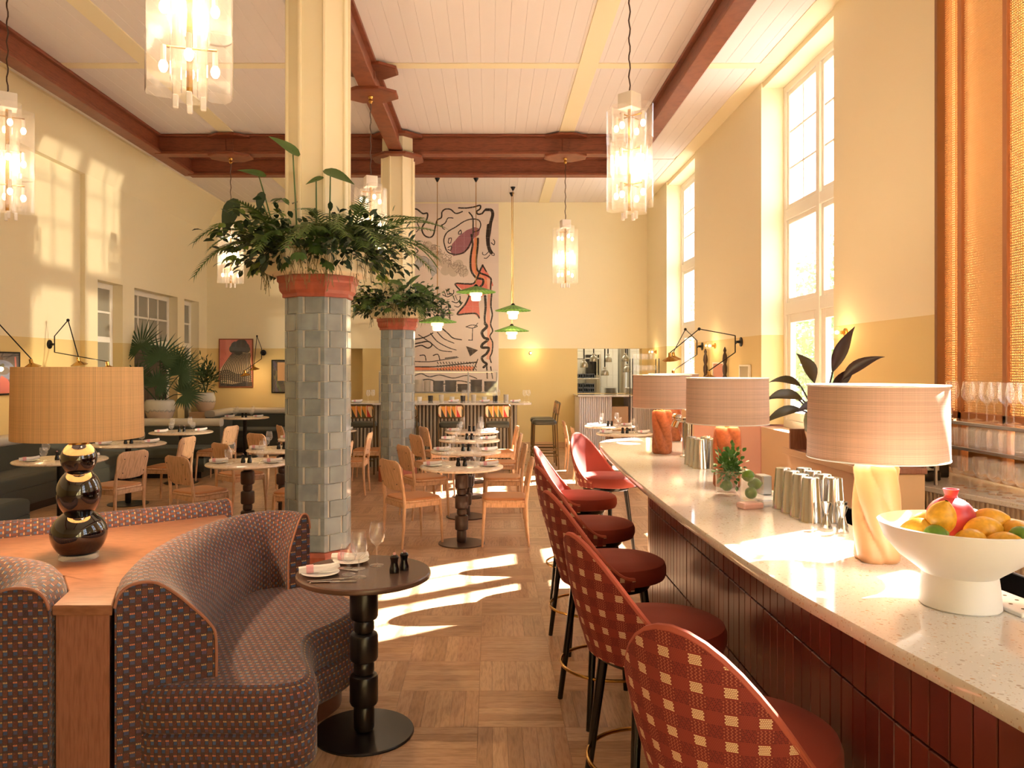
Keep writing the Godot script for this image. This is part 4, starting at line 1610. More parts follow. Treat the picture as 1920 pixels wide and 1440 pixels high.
func PROTO_MAT_triangles() -> Material:
	if M.has("stool_triangles"):
		return M["stool_triangles"]
	var im := Image.create(128, 128, false, Image.FORMAT_RGB8)
	im.fill(C(92, 98, 64))
	var cols := [C(224, 150, 62), C(86, 92, 60), C(238, 216, 176), C(206, 72, 66), C(232, 160, 74), C(70, 66, 54)]
	for x in 128:
		for y in 128:
			var k := x / 32
			var fx := (x % 32) / 32.0
			var fy := y / 128.0
			var c: Color = cols[(k * 2) % 6] if fx > fy else cols[(k * 2 + 1) % 6]
			if fx < 0.14:
				c = cols[2]
			elif fx < 0.26 and k % 2 == 1:
				c = cols[3]
			im.set_pixel(x, y, c)
	# the cushion's uv is in metres: 0.3 m across holds the four stripes, 0.18 m one height
	return img_mat("stool_triangles", im, Vector2(3.1, 5.55), 0.8)

func back_counter() -> void:
	var t := thing("chef_counter", "chef's counter with a pale stone top and dark-gapped reeded front before the mural", "counter")
	var b := MB.new()
	b.pillow(smooth2(P2([-2.9, 12.85, -1.0, 12.85, 0.55, 12.85, 0.68, 12.92, 0.70, 13.1, 0.64, 13.6, 0.5, 13.75, -1.0, 13.75, -2.9, 13.75]), 1, true), PR([0.004, 1.066, 0, 1.07, 0, 1.096, 0.004, 1.10]), true, true, 0.9)
	put("counter_top", b, M["terrazzo"], t)
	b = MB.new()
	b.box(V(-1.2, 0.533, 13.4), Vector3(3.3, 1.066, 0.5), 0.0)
	put("body", b, mat("counter_shade_backing", C(84, 72, 58), 0.7), t)  # dark brown puts the shade of the gaps between the reeds into colour
	reeds(t, -2.85, 0.45, 13.14, 0.0, 1.066, 0.062, mat("reed_stone", C(178, 170, 152), 0.5))
	b = MB.new()
	b.tube(P3([-2.85, 0.20, 12.98, 0.45, 0.20, 12.98]), 0.018, 8)
	put("foot_rail", b, M["brass"], t)
	# gantry shelf with pots behind a glass screen
	var s := thing("gantry_shelf", "steel gantry shelf of cooking pots between the counter and the mural", "shelf", V(-0.95, 0, 14.15))
	for y in [1.235, 1.615]:
		b = MB.new()
		b.box(Vector3(0, y, 0), Vector3(2.15, 0.022, 0.34), 0.003)
		put("shelf_board", b, M["brushed_steel"] if y < 1.3 else M["window_white"], s)
	for x in [-1.06, 0.54, 1.06]:
		for z in [-0.15, 0.15]:
			b = MB.new()
			b.box(Vector3(x, 0.81, z), Vector3(0.022, 1.62, 0.022), 0.003)
			put("post", b, M["brushed_steel"], s)
	b = MB.new()
	b.box(Vector3(0, 1.40, 0.19), Vector3(2.15, 0.5, 0.006))
	put("glass_screen", b, M["pane_glass"], s)
	var sl := AreaLight3D.new()
	sl.name = "gantry_strip_light"
	sl.light_color = Color(1.0, 0.86, 0.66)
	sl.light_energy = 0.8
	sl.area_size = Vector2(2.0, 0.03)
	sl.shadow_enabled = true
	add_child(sl)
	sl.look_at_from_position(V(-0.95, 1.598, 14.12), V(-0.95, 0.0, 14.121), Vector3.FORWARD)
	b = MB.new()
	b.box(Vector3(0, 1.601, 0.03), Vector3(2.0, 0.006, 0.03))
	put("strip_lamp", b, M["soft_bulb"], s)
	var pots := [[785, 0.075, 0.22, 0], [801, 0.06, 0.2, 0], [822, 0.098, 0.2, 1], [845, 0.104, 0.21, 1], [868, 0.10, 0.14, 1], [893, 0.105, 0.22, 1], [919, 0.108, 0.19, 1], [764, 0.09, 0.18, 1]]
	for i in pots.size():
		var p: Array = pots[i]
		var x: float = (p[0] - 920.0) * 14.15 / 1450.0
		var r: float = p[1]
		var h: float = p[2]
		var dark: bool = p[3] == 1
		var pn := thing("cooking_pot" if dark else "bowl_stack", ["stack of pale bowls on the gantry shelf beside the far column", "stack of small pale bowls on the gantry shelf beside the dark pots", "dark grey pot on the gantry shelf next to the pale bowls", "tall dark grey pot second from the pale bowls on the gantry shelf", "low dark grey pot on the gantry shelf beside the post", "stacked dark grey pots on the gantry shelf past the post", "dark grey pot at the right end of the gantry shelf", "dark pot on the gantry shelf half hidden by the tiled column"][i], "pot" if dark else "bowl", V(x, 1.247, 14.15), 0.0, "pots on the gantry shelf")
		var m: Material = mat("dark_pot", C(74, 68, 66), 0.5) if dark else mat("pale_bowl", C(216, 204, 188), 0.45)
		var nst := 2 if dark else 3
		for k in nst:
			b = MB.new()
			var y0 := h * k / nst
			var y1 := h * (k + 1) / nst
			b.lathe([Vector2(0, y0), Vector2(r * 0.88, y0), Vector2(r, y0 + 0.02), Vector2(r, y1 - 0.012), Vector2(r + 0.006, y1 - 0.008), Vector2(r + 0.006, y1), Vector2(r - 0.008, y1), Vector2(r - 0.01, y1 - 0.02), Vector2(0, y1 - 0.03)], 18)
			put("pot_body" if dark else "bowl", b, m, pn)
	# cups and jars along the counter, behind the screen
	for i in 9:
		var x := -1.25 + i * 0.19
		var k := i % 3
		var cn := thing("counter_jar", ["small white cup on the chef's counter below the pot shelf", "small dark jar on the chef's counter below the pot shelf", "small pale ramekin on the chef's counter below the pot shelf"][k], "jar", V(x, 1.10, 13.62), 0.0, "small jars on the chef's counter")
		b = MB.new()
		b.lathe(PR([0, 0, 0.036, 0, 0.042, 0.01, 0.044, 0.075 + 0.02 * k, 0.039, 0.075 + 0.02 * k, 0.037, 0.02, 0, 0.015]), 12)
		put("cup", b, [M["white_ceramic"], M["dark_pot"], M["pale_bowl"]][k], cn)
	for x in [-2.25, -0.62, -0.1, 0.42]:
		copy(PROTO["side_plate"], V(x, 1.10, 13.05), 0.0, "white side plate on the chef's counter", "plates on the chef's counter")
		copy(PROTO["rolled_napkin"], V(x, 1.106, 13.05), 0.2, "rolled napkin on the chef's counter", "napkins on the chef's counter")
		for k in 2:
			copy(PROTO["wine_glass"], V(x + 0.16 + 0.07 * k, 1.10, 13.2 + 0.08 * k), 0.0, "clear wine glass on the chef's counter", "wine glasses on the chef's counter")
	var xs := [-2.04, -1.36, -0.63, 0.11]
	for i in 4:
		place("counter_stool", counter_stool, V(xs[i], 0, 12.42), PI / 2, ["counter stool with triangle-patterned back between the two columns", "counter stool with triangle-patterned back, half hidden by the far column", "triangle-patterned counter stool, middle one right of the far column", "triangle-patterned counter stool facing the counter nearest its open end"][i], "triangle-patterned counter stools")
	for i in 2:
		place("counter_stool", counter_stool, V(0.90, 0, [13.02, 13.52][i]), PI, ["counter stool at the end of the chef's counter, seen from the side", "counter stool at the counter end, standing next to the wall"][i], "triangle-patterned counter stools")
	# tiled mural
	mural()

# ---------------------------------------------------------------- kitchen behind the pass
func kitchen() -> void:
	var w := setting("wall_kitchen")
	mat("kitchen_white", C(228, 226, 214), 0.4)
	slab(w, "back", "kitchen_white", 0.6, 4.2, -0.1, 3.0, 19.3, 19.5)
	slab(w, "side", "kitchen_white", 0.6, 0.8, -0.1, 3.0, DB + 0.3, 19.3)
	slab(w, "side", "kitchen_white", 4.0, 4.2, -0.1, 3.0, DB + 0.3, 19.3)
	slab(w, "top", "kitchen_white", 0.6, 4.2, 2.9, 3.1, DB + 0.3, 19.5)
	# wall tiles in the part that the pass shows
	var tb := MB.new()
	tb.box(Vector3.ZERO, Vector3(0.142, 0.292, 0.012), 0.003)
	var tm := tb.mesh()
	for r in 6:
		for c in 18:
			part("tile", tm, M["kitchen_white"], w, V(1.5 + c * 0.147, 0.75 + r * 0.297, 19.292))
	var al := AreaLight3D.new()
	al.name = "kitchen_ceiling_light"
	al.light_color = Color(1.0, 0.97, 0.92)
	al.light_energy = 1.6
	al.area_size = Vector2(2.4, 1.6)
	al.shadow_enabled = true
	add_child(al)
	al.look_at_from_position(V(2.4, 2.86, 17.9), V(2.4, 0, 17.901), Vector3.FORWARD)
	var lp := thing("kitchen_light_panel", "lit ceiling panel inside the kitchen behind the pass", "light", V(2.4, 2.875, 17.9))
	var b := MB.new()
	b.box(Vector3.ZERO, Vector3(2.4, 0.02, 1.6), 0.004)
	put("diffuser", b, M["soft_bulb"], lp)
	# heat lamps over the pass
	var hl := [[1095, 683], [1113, 672], [1140, 673], [1134, 698], [1173, 672], [1176, 692]]
	for i in hl.size():
		var d := 16.75 + 0.12 * (i % 3)
		var x: float = (hl[i][0] - 920.0) * d / 1450.0
		var y: float = 1.7 - (hl[i][1] - 688.0) * d / 1450.0
		var t := thing("heat_lamp", ["silver heat lamp hanging at the left of the kitchen pass", "silver heat lamp second from the left of the kitchen pass", "upper silver heat lamp in the middle of the kitchen pass", "lower silver heat lamp in the middle of the kitchen pass", "upper silver heat lamp at the right of the kitchen pass", "lower silver heat lamp at the right of the kitchen pass"][i], "heat lamp", V(x, y, d), 0.0, "silver heat lamps in the kitchen pass")
		b = MB.new()
		b.lathe(PR([0.082, -0.07, 0.088, -0.06, 0.085, 0.0, 0.062, 0.045, 0.032, 0.065, 0.032, 0.10, 0.02, 0.115, 0.0, 0.118]), 16)
		put("dome", b, M["brushed_steel"], t)
		b = MB.new()
		b.tube(L3([0, 0.11, 0, 0, 2.9 - y, 0]), 0.014, 6)
		put("cord", b, M["black_metal"], t)
		b = MB.new()
		b.ball(Vector3(0, -0.035, 0), Vector3(0.035, 0.035, 0.035), 10, 6)
		put("bulb", b, M["soft_bulb"], t)
	# steel column, racks and plates
	var t2 := thing("steel_column", "stainless steel column in the kitchen behind the right heat lamps", "column", V(3.1, 0, 18.0))
	b = MB.new()
	b.lathe(PR([0, 0, 0.14, 0, 0.14, 2.9, 0, 2.9]), 20)
	put("pipe", b, M["brushed_steel"], t2)
	t2 = thing("kitchen_rack", "steel kitchen rack with crates and pans at the left of the pass", "rack", V(2.2, 0, 18.6))
	for y in [0.5, 0.98, 1.42, 1.9]:
		b = MB.new()
		b.box(Vector3(0, y, 0), Vector3(0.8, 0.03, 0.5), 0.004)
		put("shelf", b, M["brushed_steel"], t2)
	for x in [-0.39, 0.39]:
		for z in [-0.24, 0.24]:
			b = MB.new()
			b.box(Vector3(x, 1.0, z), Vector3(0.03, 2.0, 0.03))
			put("post", b, M["brushed_steel"], t2)
	for i in 8:
		var cr := thing("glass_crate", "grey dishwasher crate stacked on the steel kitchen rack", "crate", V(2.06 + 0.28 * (i % 2), [0.995, 1.10, 1.205, 1.435][i / 2], 18.6), 0.0, "dishwasher crates")
		b = MB.new()
		for k in 6:
			b.box(Vector3(-0.125 + 0.05 * k, 0.05, 0), Vector3(0.012, 0.10, 0.40))
		b.box(Vector3(0, 0.008, 0), Vector3(0.262, 0.016, 0.40))
		b.box(Vector3(0, 0.092, 0), Vector3(0.262, 0.014, 0.41))
		put("crate_body", b, mat("crate_grey", C(96, 102, 116), 0.5), cr)
	for i in 2:
		var ps := thing("plate_stack", ["stack of steel plates in the middle of the kitchen pass", "stack of white plates at the right of the kitchen pass"][i], "plates", V([2.55, 2.98][i], 1.14, 16.48))
		for k in 7:
			b = MB.new()
			b.lathe(PR([0, 0, 0.08, 0, 0.14, 0.014, 0.14, 0.018, 0.08, 0.006, 0, 0.006]), 20)
			put("plate", b, M["brushed_steel"] if i == 0 else M["white_ceramic"], ps, Vector3(0, k * 0.016 - 0.0, 0))
	t2 = thing("black_oven", "black wall oven in the kitchen beside the steel rack", "oven", V(2.62, 0, 19.13))
	b = MB.new()
	b.box(Vector3(-0.1, 1.75, 0.0), Vector3(0.36, 0.5, 0.26), 0.01)
	put("cabinet", b, M["black_lacquer"], t2)
	b = MB.new()
	b.box(Vector3(-0.1, 0.75, 0.0), Vector3(0.36, 1.5, 0.26), 0.01)
	put("stand", b, M["brushed_steel"], t2)
	# reeded half wall below the pass
	t2 = thing("pass_counter", "cream reeded half wall and counter below the kitchen pass", "counter")
	b = MB.new()
	b.box(V(2.50, 1.12, 15.85), Vector3(1.52, 0.035, 0.88), 0.005)
	put("top", b, M["terrazzo"], t2)
	b = MB.new()
	b.box(V(2.1, 0.55, 15.9), Vector3(0.66, 1.1, 0.76))
	b.box(V(3.03, 0.55, 15.9), Vector3(0.46, 1.1, 0.76))
	put("body", b, M["ceiling_white"], t2)
	reeds(t2, 1.77, 2.43, 15.5, 0.0, 1.10, 0.042, M["ceiling_white"])
	reeds(t2, 2.80, 3.26, 15.5, 0.0, 1.10, 0.042, M["ceiling_white"])
	b = MB.new()
	b.box(V(2.61, 0.45, 15.75), Vector3(0.34, 0.9, 0.3), 0.006)
	put("drawer_unit", b, M["tan_wainscot"], t2)

# ---------------------------------------------------------------- chandeliers and pendants
func chandelier(at: Vector3, top: float, turn: float, label: String) -> void:
	# at: middle of the fitting's foot, 2.90 m above the floor
	var t := thing("glass_chandelier", label, "chandelier", at, turn, "tiered glass chandeliers")
	var b := MB.new()
	b.box(Vector3(0, 0.94, 0), Vector3(0.135, 0.125, 0.135), 0.004)
	put("cap", b, mat("fitting_white", C(240, 232, 222), 0.45), t)
	b = MB.new()
	b.tube(L3([0, 0.06, 0, 0, 0.9, 0]), 0.014, 8)
	put("stem", b, M["brass"], t)
	# twisted cord up to the mounting plate
	b = MB.new()
	var c0 := PackedVector3Array()
	var y := 1.0
	while y < top - at.y:
		c0.append(Vector3(cos(y * 42.0) * 0.006, y, sin(y * 42.0) * 0.006))
		y += 0.035
	c0.append(Vector3(0, top - at.y, 0))
	b.tube(c0, 0.006, 6)
	put("cord", b, mat("dark_cord", C(70, 46, 32), 0.6), t)
	b = MB.new()
	b.lathe(PR([0.0, 0.0, 0.012, 0.0, 0.028, 0.03, 0.018, 0.05, 0.03, 0.07, 0.03, 0.085, 0.0, 0.085]), 12)
	put("hook", b, M["brass"], t, Vector3(0, top - at.y - 0.085, 0))
	if not PROTO.has("tube_mesh"):
		var g := MB.new()
		var ra := []
		var rb := []
		for k in [0.0, 0.27]:
			var o := PackedVector3Array()
			var i := PackedVector3Array()
			for q in rrect(0.150, 0.150, 0.045, Vector2.ZERO, 2):
				o.append(Vector3(q.x, k, -q.y))
			for q in rrect(0.136, 0.136, 0.040, Vector2.ZERO, 2):
				i.append(Vector3(q.x, k, -q.y))
			ra.append(o)
			rb.append(i)
		g.skin([ra[0], ra[1]], true)
		PROTO["tube_mesh"] = g.mesh()
		var bb := MB.new()
		bb.ball(Vector3.ZERO, Vector3(0.021, 0.03, 0.021), 10, 6)
		PROTO["bulb_mesh"] = bb.mesh()
		var lb := MB.new()
		lb.lathe(PR([0.0, 0.0, 0.013, 0.0, 0.013, 0.07, 0.0, 0.07]), 8)
		PROTO["socket_mesh"] = lb.mesh()
		var pb := MB.new()
		pb.box(Vector3(0, -0.03, 0), Vector3(0.024, 0.06, 0.024), 0.003)
		PROTO["prong_mesh"] = pb.mesh()
	for tier in 3:
		var y0 := 0.055 + tier * 0.275
		for k in 4:
			var a := TAU * k / 4.0 + (0.0 if tier % 2 else 0.10)
			var r := 0.112 + (0.012 if k % 2 else 0.0)
			var p := Vector3(cos(a) * r, y0 + (0.02 if k % 2 else 0.0), -sin(a) * r)
			part("glass_tube", PROTO["tube_mesh"], M["chandelier_glass"], t, p, Basis(Vector3.UP, a + 0.2))
			part("bulb", PROTO["bulb_mesh"], M["bulb"], t, p + Vector3(0, 0.12, 0))
			part("socket", PROTO["socket_mesh"], M["fitting_white"], t, p + Vector3(0, 0.145, 0))
			if tier == 0:
				part("prong", PROTO["prong_mesh"], M["fitting_white"], t, Vector3(cos(a) * 0.06, 0.05, -sin(a) * 0.06))
		# arms that carry the tier
		b = MB.new()
		for k in 2:
			var a2 := PI * 0.5 * k
			b.tube(PackedVector3Array([Vector3(cos(a2) * 0.12, y0 + 0.215, -sin(a2) * 0.12), Vector3(-cos(a2) * 0.12, y0 + 0.215, sin(a2) * 0.12)]), 0.006, 6)
		put("arm", b, M["brass"], t)
	lamp_light(at + Vector3(0, 0.45, 0), Color(1.0, 0.91, 0.78), 0.45, 0.14)

func chandeliers() -> void:
	var spots := [[-1.39, 3.57, 0.25, "large glass chandelier of tiered square tubes hanging above the oak console"], [-3.90, 6.24, 0.6, "glass chandelier hanging beside the left wall above the gourd lamp"], [-3.90, 11.60, 0.3, "glass chandelier hanging between the left windows and the near column"], [-1.39, 8.95, 0.4, "glass chandelier hanging behind the planting of the near column"], [1.12, 6.24, 0.75, "glass chandelier hanging above the far end of the bar"], [1.12, 11.60, 0.2, "glass chandelier hanging in front of the plain back wall"]]
	for s in spots:
		chandelier(V(s[0], 2.90, s[1]), 4.83, s[2], s[3])
	var n := 20
	for s in spots:
		n += 1
		var mt := setting("trim_%d" % n, V(s[0], 0, s[1]))
		for y in [4.83, 5.11]:
			var b := MB.new()
			var rings := []
			for k in [[0.29, y], [0.31, y + 0.006], [0.31, y + 0.034], [0.29, y + 0.04]]:
				var ring := PackedVector3Array()
				for q in ngon(8, k[0]):
					ring.append(Vector3(q.x * 1.0, k[1], -q.y * 0.8))
				rings.append(ring)
			b.skin(rings, true, true, true, Vector2.ONE, 0.99)
			put("mounting_plate", b, M["beam_wood"], mt)
		var sb := MB.new()
		sb.box(Vector3(0, 4.99, 0), Vector3(0.11, 0.26, 0.11), 0.004)
		put("block", sb, M["beam_wood"], mt)
	# green pendants above the chef's counter
	var gr := img_mat("green_shade", pendant_image(), Vector2(1, 1), 0.6, {"backlight": Color(0.25, 0.5, 0.12), "cull_mode": BaseMaterial3D.CULL_DISABLED})
	var pd := [[-0.27, 3.08, 14.2, 0.36], [0.43, 2.79, 14.9, 0.34], [0.42, 2.42, 15.4, 0.34], [-0.98, 2.53, 14.2, 0.35]]
	for i in 4:
		var p: Array = pd[i]
		var t := thing("green_pendant", ["green conical pendant lamp hanging before the coral star of the mural", "upper green pendant lamp hanging right of the mural", "lower green pendant lamp hanging right of the mural", "green pendant lamp beside the foliage of the far column"][i], "pendant lamp", V(p[0], p[1], p[2]), 0.0, "green pendant lamps")
		var r: float = p[3]
		var b := MB.new()
		var rings := []
		for q in [[0.03, 0.105], [r * 0.35, 0.075], [r * 0.72, 0.032], [r, 0.0], [r * 1.0, -0.012]]:
			var ring := PackedVector3Array()
			for j in 48:
				var a := TAU * j / 48
				var rr: float = q[0] * (1.0 + (0.015 if j % 2 else 0.0))
				ring.append(Vector3(rr * cos(a), q[1], -rr * sin(a)))
			rings.append(ring)
		rings.reverse()
		b.skin(rings, true)
		put("shade", b, gr, t)
		b = MB.new()
		b.lathe(PR([0.0, 0.10, 0.045, 0.10, 0.03, 0.125, 0.008, 0.14, 0.0, 0.14]), 14)
		put("finial", b, M["black_metal"], t)
		b = MB.new()
		b.lathe(PR([0.0, -0.165, 0.07, -0.165, 0.088, -0.15, 0.09, -0.075, 0.115, -0.07, 0.115, -0.02, 0.0, -0.02]), 20)
		put("opal_globe", b, M["soft_bulb"], t)
		b = MB.new()
		b.tube(L3([0, 0.13, 0, 0, CEIL - 0.02 - p[1], 0]), 0.007, 6)
		put("rod", b, M["brass"], t)
		b = MB.new()
		b.lathe(PR([0.0, 0.0, 0.012, 0.0, 0.05, 0.07, 0.0, 0.07]), 12)
		put("canopy", b, M["black_metal"], t, Vector3(0, CEIL - 0.075 - p[1], 0))
		lamp_light(V(p[0], p[1] - 0.26, p[2]), Color(1.0, 0.88, 0.68), 0.12, 0.08)

func pendant_image() -> Image:
	var im := Image.create(64, 64, false, Image.FORMAT_RGB8)
	for y in 64:
		for x in 64:
			im.set_pixel(x, y, C(104, 150, 70) if (x / 2) % 2 else C(132, 176, 88))
	return im

# ---------------------------------------------------------------- mural and pictures
func stroke(im: Image, pts: Array, w0: float, w1: float, col: Color, off := Vector2.ZERO, sc := 1.0) -> void:
	var p := PackedVector2Array()
	for k in range(0, pts.size(), 2):
		p.append((Vector2(pts[k], pts[k + 1]) - off) * sc)
	var s := smooth2(p, 10)
	for i in s.size() - 1:
		var n := maxi(1, int(s[i].distance_to(s[i + 1]) / 2.0))
		for k in n:
			var f := (i + float(k) / n) / s.size()
			disc(im, s[i].lerp(s[i + 1], float(k) / n), lerpf(w0, w1, f) * sc * 0.5, col)

func disc(im: Image, c: Vector2, r: float, col: Color) -> void:
	var y0 := maxi(0, int(c.y - r))
	var y1 := mini(im.get_height() - 1, int(c.y + r))
	for y in range(y0, y1 + 1):
		var h := sqrt(maxf(0.0, r * r - (y - c.y) * (y - c.y)))
		var x0 := maxi(0, int(c.x - h))
		var w := mini(im.get_width() - 1, int(c.x + h)) - x0 + 1
		if w > 0:
			im.fill_rect(Rect2i(x0, y, w, 1), col)

func fill_poly(im: Image, pts: Array, col: Color, off := Vector2.ZERO, sc := 1.0, speck := 0.0, col2 := Color.WHITE) -> void:
	var p := PackedVector2Array()
	for k in range(0, pts.size(), 2):
		p.append((Vector2(pts[k], pts[k + 1]) - off) * sc)
	var lo := p[0]
	var hi := p[0]
	for q in p:
		lo = lo.min(q)
		hi = hi.max(q)
	var r := RandomNumberGenerator.new()
	r.seed = 5
	for y in range(maxi(0, int(lo.y)), mini(im.get_height() - 1, int(hi.y)) + 1):
		for x in range(maxi(0, int(lo.x)), mini(im.get_width() - 1, int(hi.x)) + 1):
			if Geometry2D.is_point_in_polygon(Vector2(x, y), p):
				im.set_pixel(x, y, col2 if r.randf() < speck else col)

func mural_image() -> Image:
	var im := Image.create(630, 1061, false, Image.FORMAT_RGB8)
	im.fill(C(232, 214, 204))
	var o := Vector2(100, 85)
	var s := 0.75
	var k := C(52, 40, 36)
	var gr := C(92, 82, 76)
	var coral := C(226, 120, 108)
	var peach := C(236, 148, 112)
	var plum := C(156, 100, 112)
	# colour fields
	fill_poly(im, [640, 330, 700, 285, 760, 262, 800, 275, 790, 320, 750, 350, 720, 420, 680, 460, 600, 480, 575, 440, 590, 390], plum, o, s, 0.25, C(176, 122, 130))
	fill_poly(im, [820, 545, 855, 600, 885, 655, 900, 700, 860, 720, 840, 760, 800, 800, 790, 830, 800, 950, 760, 915, 630, 912, 720, 790, 680, 740, 612, 690, 750, 690], coral, o, s, 0.2, C(238, 148, 132))
	fill_poly(im, [755, 340, 780, 345, 782, 420, 770, 500, 778, 570, 810, 615, 850, 660, 852, 700, 800, 650, 745, 600, 728, 560, 735, 470, 750, 400], peach, o, s)
	fill_poly(im, [850, 640, 885, 660, 890, 740, 880, 800, 872, 900, 880, 1000, 872, 1080, 890, 1140, 880, 1200, 875, 1260, 845, 1250, 860, 1190, 850, 1120, 855, 1050, 845, 980, 850, 860, 858, 760], C(236, 176, 152), o, s)
	fill_poly(im, [300, 1310, 500, 1318, 640, 1300, 760, 1310, 745, 1345, 300, 1348], peach, o, s)
	fill_poly(im, [300, 540, 340, 500, 380, 485, 420, 500, 470, 540, 480, 600, 440, 640, 420, 560, 390, 520, 360, 560, 330, 580], C(190, 188, 190), o, s, 0.2, C(168, 168, 174))
	# cloud
	var rr := RandomNumberGenerator.new()
	rr.seed = 9
	for q in [[410, 400], [450, 440], [490, 480], [530, 530], [570, 560], [620, 560], [660, 580], [540, 590], [600, 600], [640, 540], [430, 420], [480, 520], [680, 600]]:
		disc(im, (Vector2(q[0], q[1]) - o) * s, 34 * s, C(206, 188, 172))
	for i in 60:
		var c := Vector2(rr.randf_range(390, 690), 0)
		c.y = lerpf(390, 610, (c.x - 390) / 300.0) + rr.randf_range(-36, 30)
		var a0 := rr.randf() * TAU
		stroke(im, [c.x + 18 * cos(a0), c.y + 18 * sin(a0), c.x + 18 * cos(a0 + 1.2), c.y + 18 * sin(a0 + 1.2), c.x + 18 * cos(a0 + 2.6), c.y + 18 * sin(a0 + 2.6)], 3, 2, C(150, 130, 118), o, s)
	# black brush strokes
	for l in [
		[300, 125, 330, 130, 370, 160, 405, 160, 400, 205, 365, 270, 380, 320, 420, 340, 450, 320, 465, 260, 480, 210, 510, 190, 515, 150, 540, 128, 580, 130, 620, 160, 670, 145, 11, 9],
		[510, 250, 540, 230, 560, 195, 600, 195, 8, 6], [515, 245, 520, 270, 535, 280, 6, 5],
		[300, 210, 320, 200, 310, 180, 300, 165, 7, 6], [350, 195, 330, 230, 345, 270, 320, 300, 7, 5],
		[640, 118, 690, 120, 750, 112, 800, 100, 800, 125, 775, 145, 785, 165, 815, 160, 838, 135, 870, 130, 9, 12],
		[845, 132, 885, 135, 895, 170, 880, 230, 870, 300, 860, 360, 868, 420, 885, 455, 20, 26],
		[865, 250, 858, 330, 862, 400, 26, 26],
		[880, 450, 905, 460, 905, 475, 885, 470, 5, 4], [870, 440, 840, 470, 820, 465, 820, 450, 5, 4], [885, 380, 905, 395, 910, 370, 900, 355, 6, 5], [875, 470, 850, 495, 830, 495, 5, 4],
		[718, 152, 745, 190, 748, 260, 745, 330, 720, 400, 680, 450, 620, 468, 560, 450, 535, 400, 530, 350, 555, 300, 620, 260, 680, 220, 740, 202, 790, 210, 805, 245, 790, 285, 750, 300, 9, 7],
		[735, 320, 745, 390, 735, 450, 728, 520, 735, 590, 770, 640, 820, 655, 820, 690, 790, 720, 12, 16],
		[785, 348, 782, 420, 772, 500, 776, 570, 800, 605, 850, 625, 882, 650, 880, 700, 878, 745, 14, 10],
		[820, 548, 800, 590, 780, 640, 750, 685, 690, 688, 615, 688, 650, 735, 12, 10], [820, 548, 850, 600, 10, 8],
		[720, 775, 690, 840, 630, 915, 700, 912, 770, 912, 795, 945, 12, 10],
		[838, 780, 842, 860, 835, 940, 838, 985, 18, 12],
		[888, 760, 882, 850, 892, 920, 880, 990, 895, 1040, 875, 1080, 895, 1130, 890, 1200, 875, 1240, 885, 1280, 10, 8],
		[838, 985, 850, 1010, 815, 1050, 830, 1090, 860, 1105, 820, 1140, 815, 1165, 865, 1170, 850, 1210, 815, 1240, 825, 1270, 850, 1290, 825, 1315, 20, 16],
		[695, 1010, 740, 1020, 780, 1005, 740, 997, 700, 1008, 5, 5], [745, 1020, 742, 1110, 5, 5], [715, 1110, 745, 1112, 6, 5], [760, 1010, 785, 980, 4, 4],
		[520, 1025, 560, 1060, 600, 1095, 665, 1108, 9, 7], [480, 1050, 530, 1100, 610, 1135, 7, 5], [430, 1060, 480, 1120, 560, 1165, 625, 1185, 7, 5], [340, 1070, 430, 1130, 500, 1185, 590, 1198, 6, 5],
		[300, 1105, 380, 1090, 450, 1055, 9, 7], [300, 1140, 350, 1130, 410, 1120, 440, 1145, 410, 1170, 360, 1150, 300, 1165, 10, 8],
		[520, 770, 560, 785, 600, 760, 602, 735, 6, 6], [545, 730, 560, 775, 5, 4], [560, 725, 575, 770, 5, 4], [530, 742, 545, 780, 5, 4],
		[590, 820, 625, 830, 650, 805, 650, 780, 6, 6], [600, 785, 612, 815, 5, 4], [615, 775, 630, 812, 5, 4], [610, 855, 640, 860, 670, 825, 6, 6],
		[470, 885, 610, 885, 5, 5], [480, 925, 600, 922, 5, 5], [510, 835, 505, 950, 6, 5], [560, 825, 575, 955, 6, 8], [485, 850, 480, 950, 6, 5],
		[300, 1270, 420, 1272, 520, 1258, 640, 1240, 6, 5], [300, 1310, 450, 1310, 600, 1295, 780, 1275, 7, 8], [300, 1342, 560, 1340, 745, 1348, 6, 5], [540, 1245, 630, 1235, 7, 5],
		[350, 1225, 385, 1225, 395, 1265, 7, 6], [450, 1225, 485, 1218, 500, 1265, 7, 6], [745, 1350, 785, 1250, 7, 5],
		[640, 300, 655, 285, 660, 310, 640, 315, 640, 300, 6, 5], [565, 350, 585, 345, 580, 380, 562, 380, 568, 345, 5, 5], [560, 415, 585, 405, 580, 435, 558, 430, 6, 5],
		[300, 1380, 360, 1362, 420, 1385, 500, 1372, 600, 1395, 700, 1375, 780, 1400, 8, 6], [320, 1420, 420, 1405, 520, 1440, 640, 1415, 760, 1440, 9, 7], [850, 1300, 855, 1400, 10, 8], [880, 1310, 895, 1400, 8, 6],
		[300, 360, 330, 380, 305, 410, 335, 440, 305, 470, 8, 6], [150, 150, 200, 220, 160, 320, 220, 420, 9, 7], [140, 700, 220, 760, 160, 860, 240, 950, 9, 7], [120, 1000, 200, 1080, 140, 1180, 230, 1250, 9, 7]]:
		var pts: Array = l.slice(0, l.size() - 2)
		stroke(im, pts, l[l.size() - 2], l[l.size() - 1], k, o, s)
	fill_poly(im, [695, 1155, 785, 1185, 725, 1232], gr, o, s, 0.3, k)
	stroke(im, [300, 545, 335, 500, 375, 482, 410, 500, 420, 550, 460, 560, 480, 620], 6, 5, C(150, 146, 148), o, s)
	for y in [1275, 1300, 1325]:
		for x in range(480, 780, 22):
			stroke(im, [x, y, x + 8, y + 14], 5, 4, k, o, s)
	return im

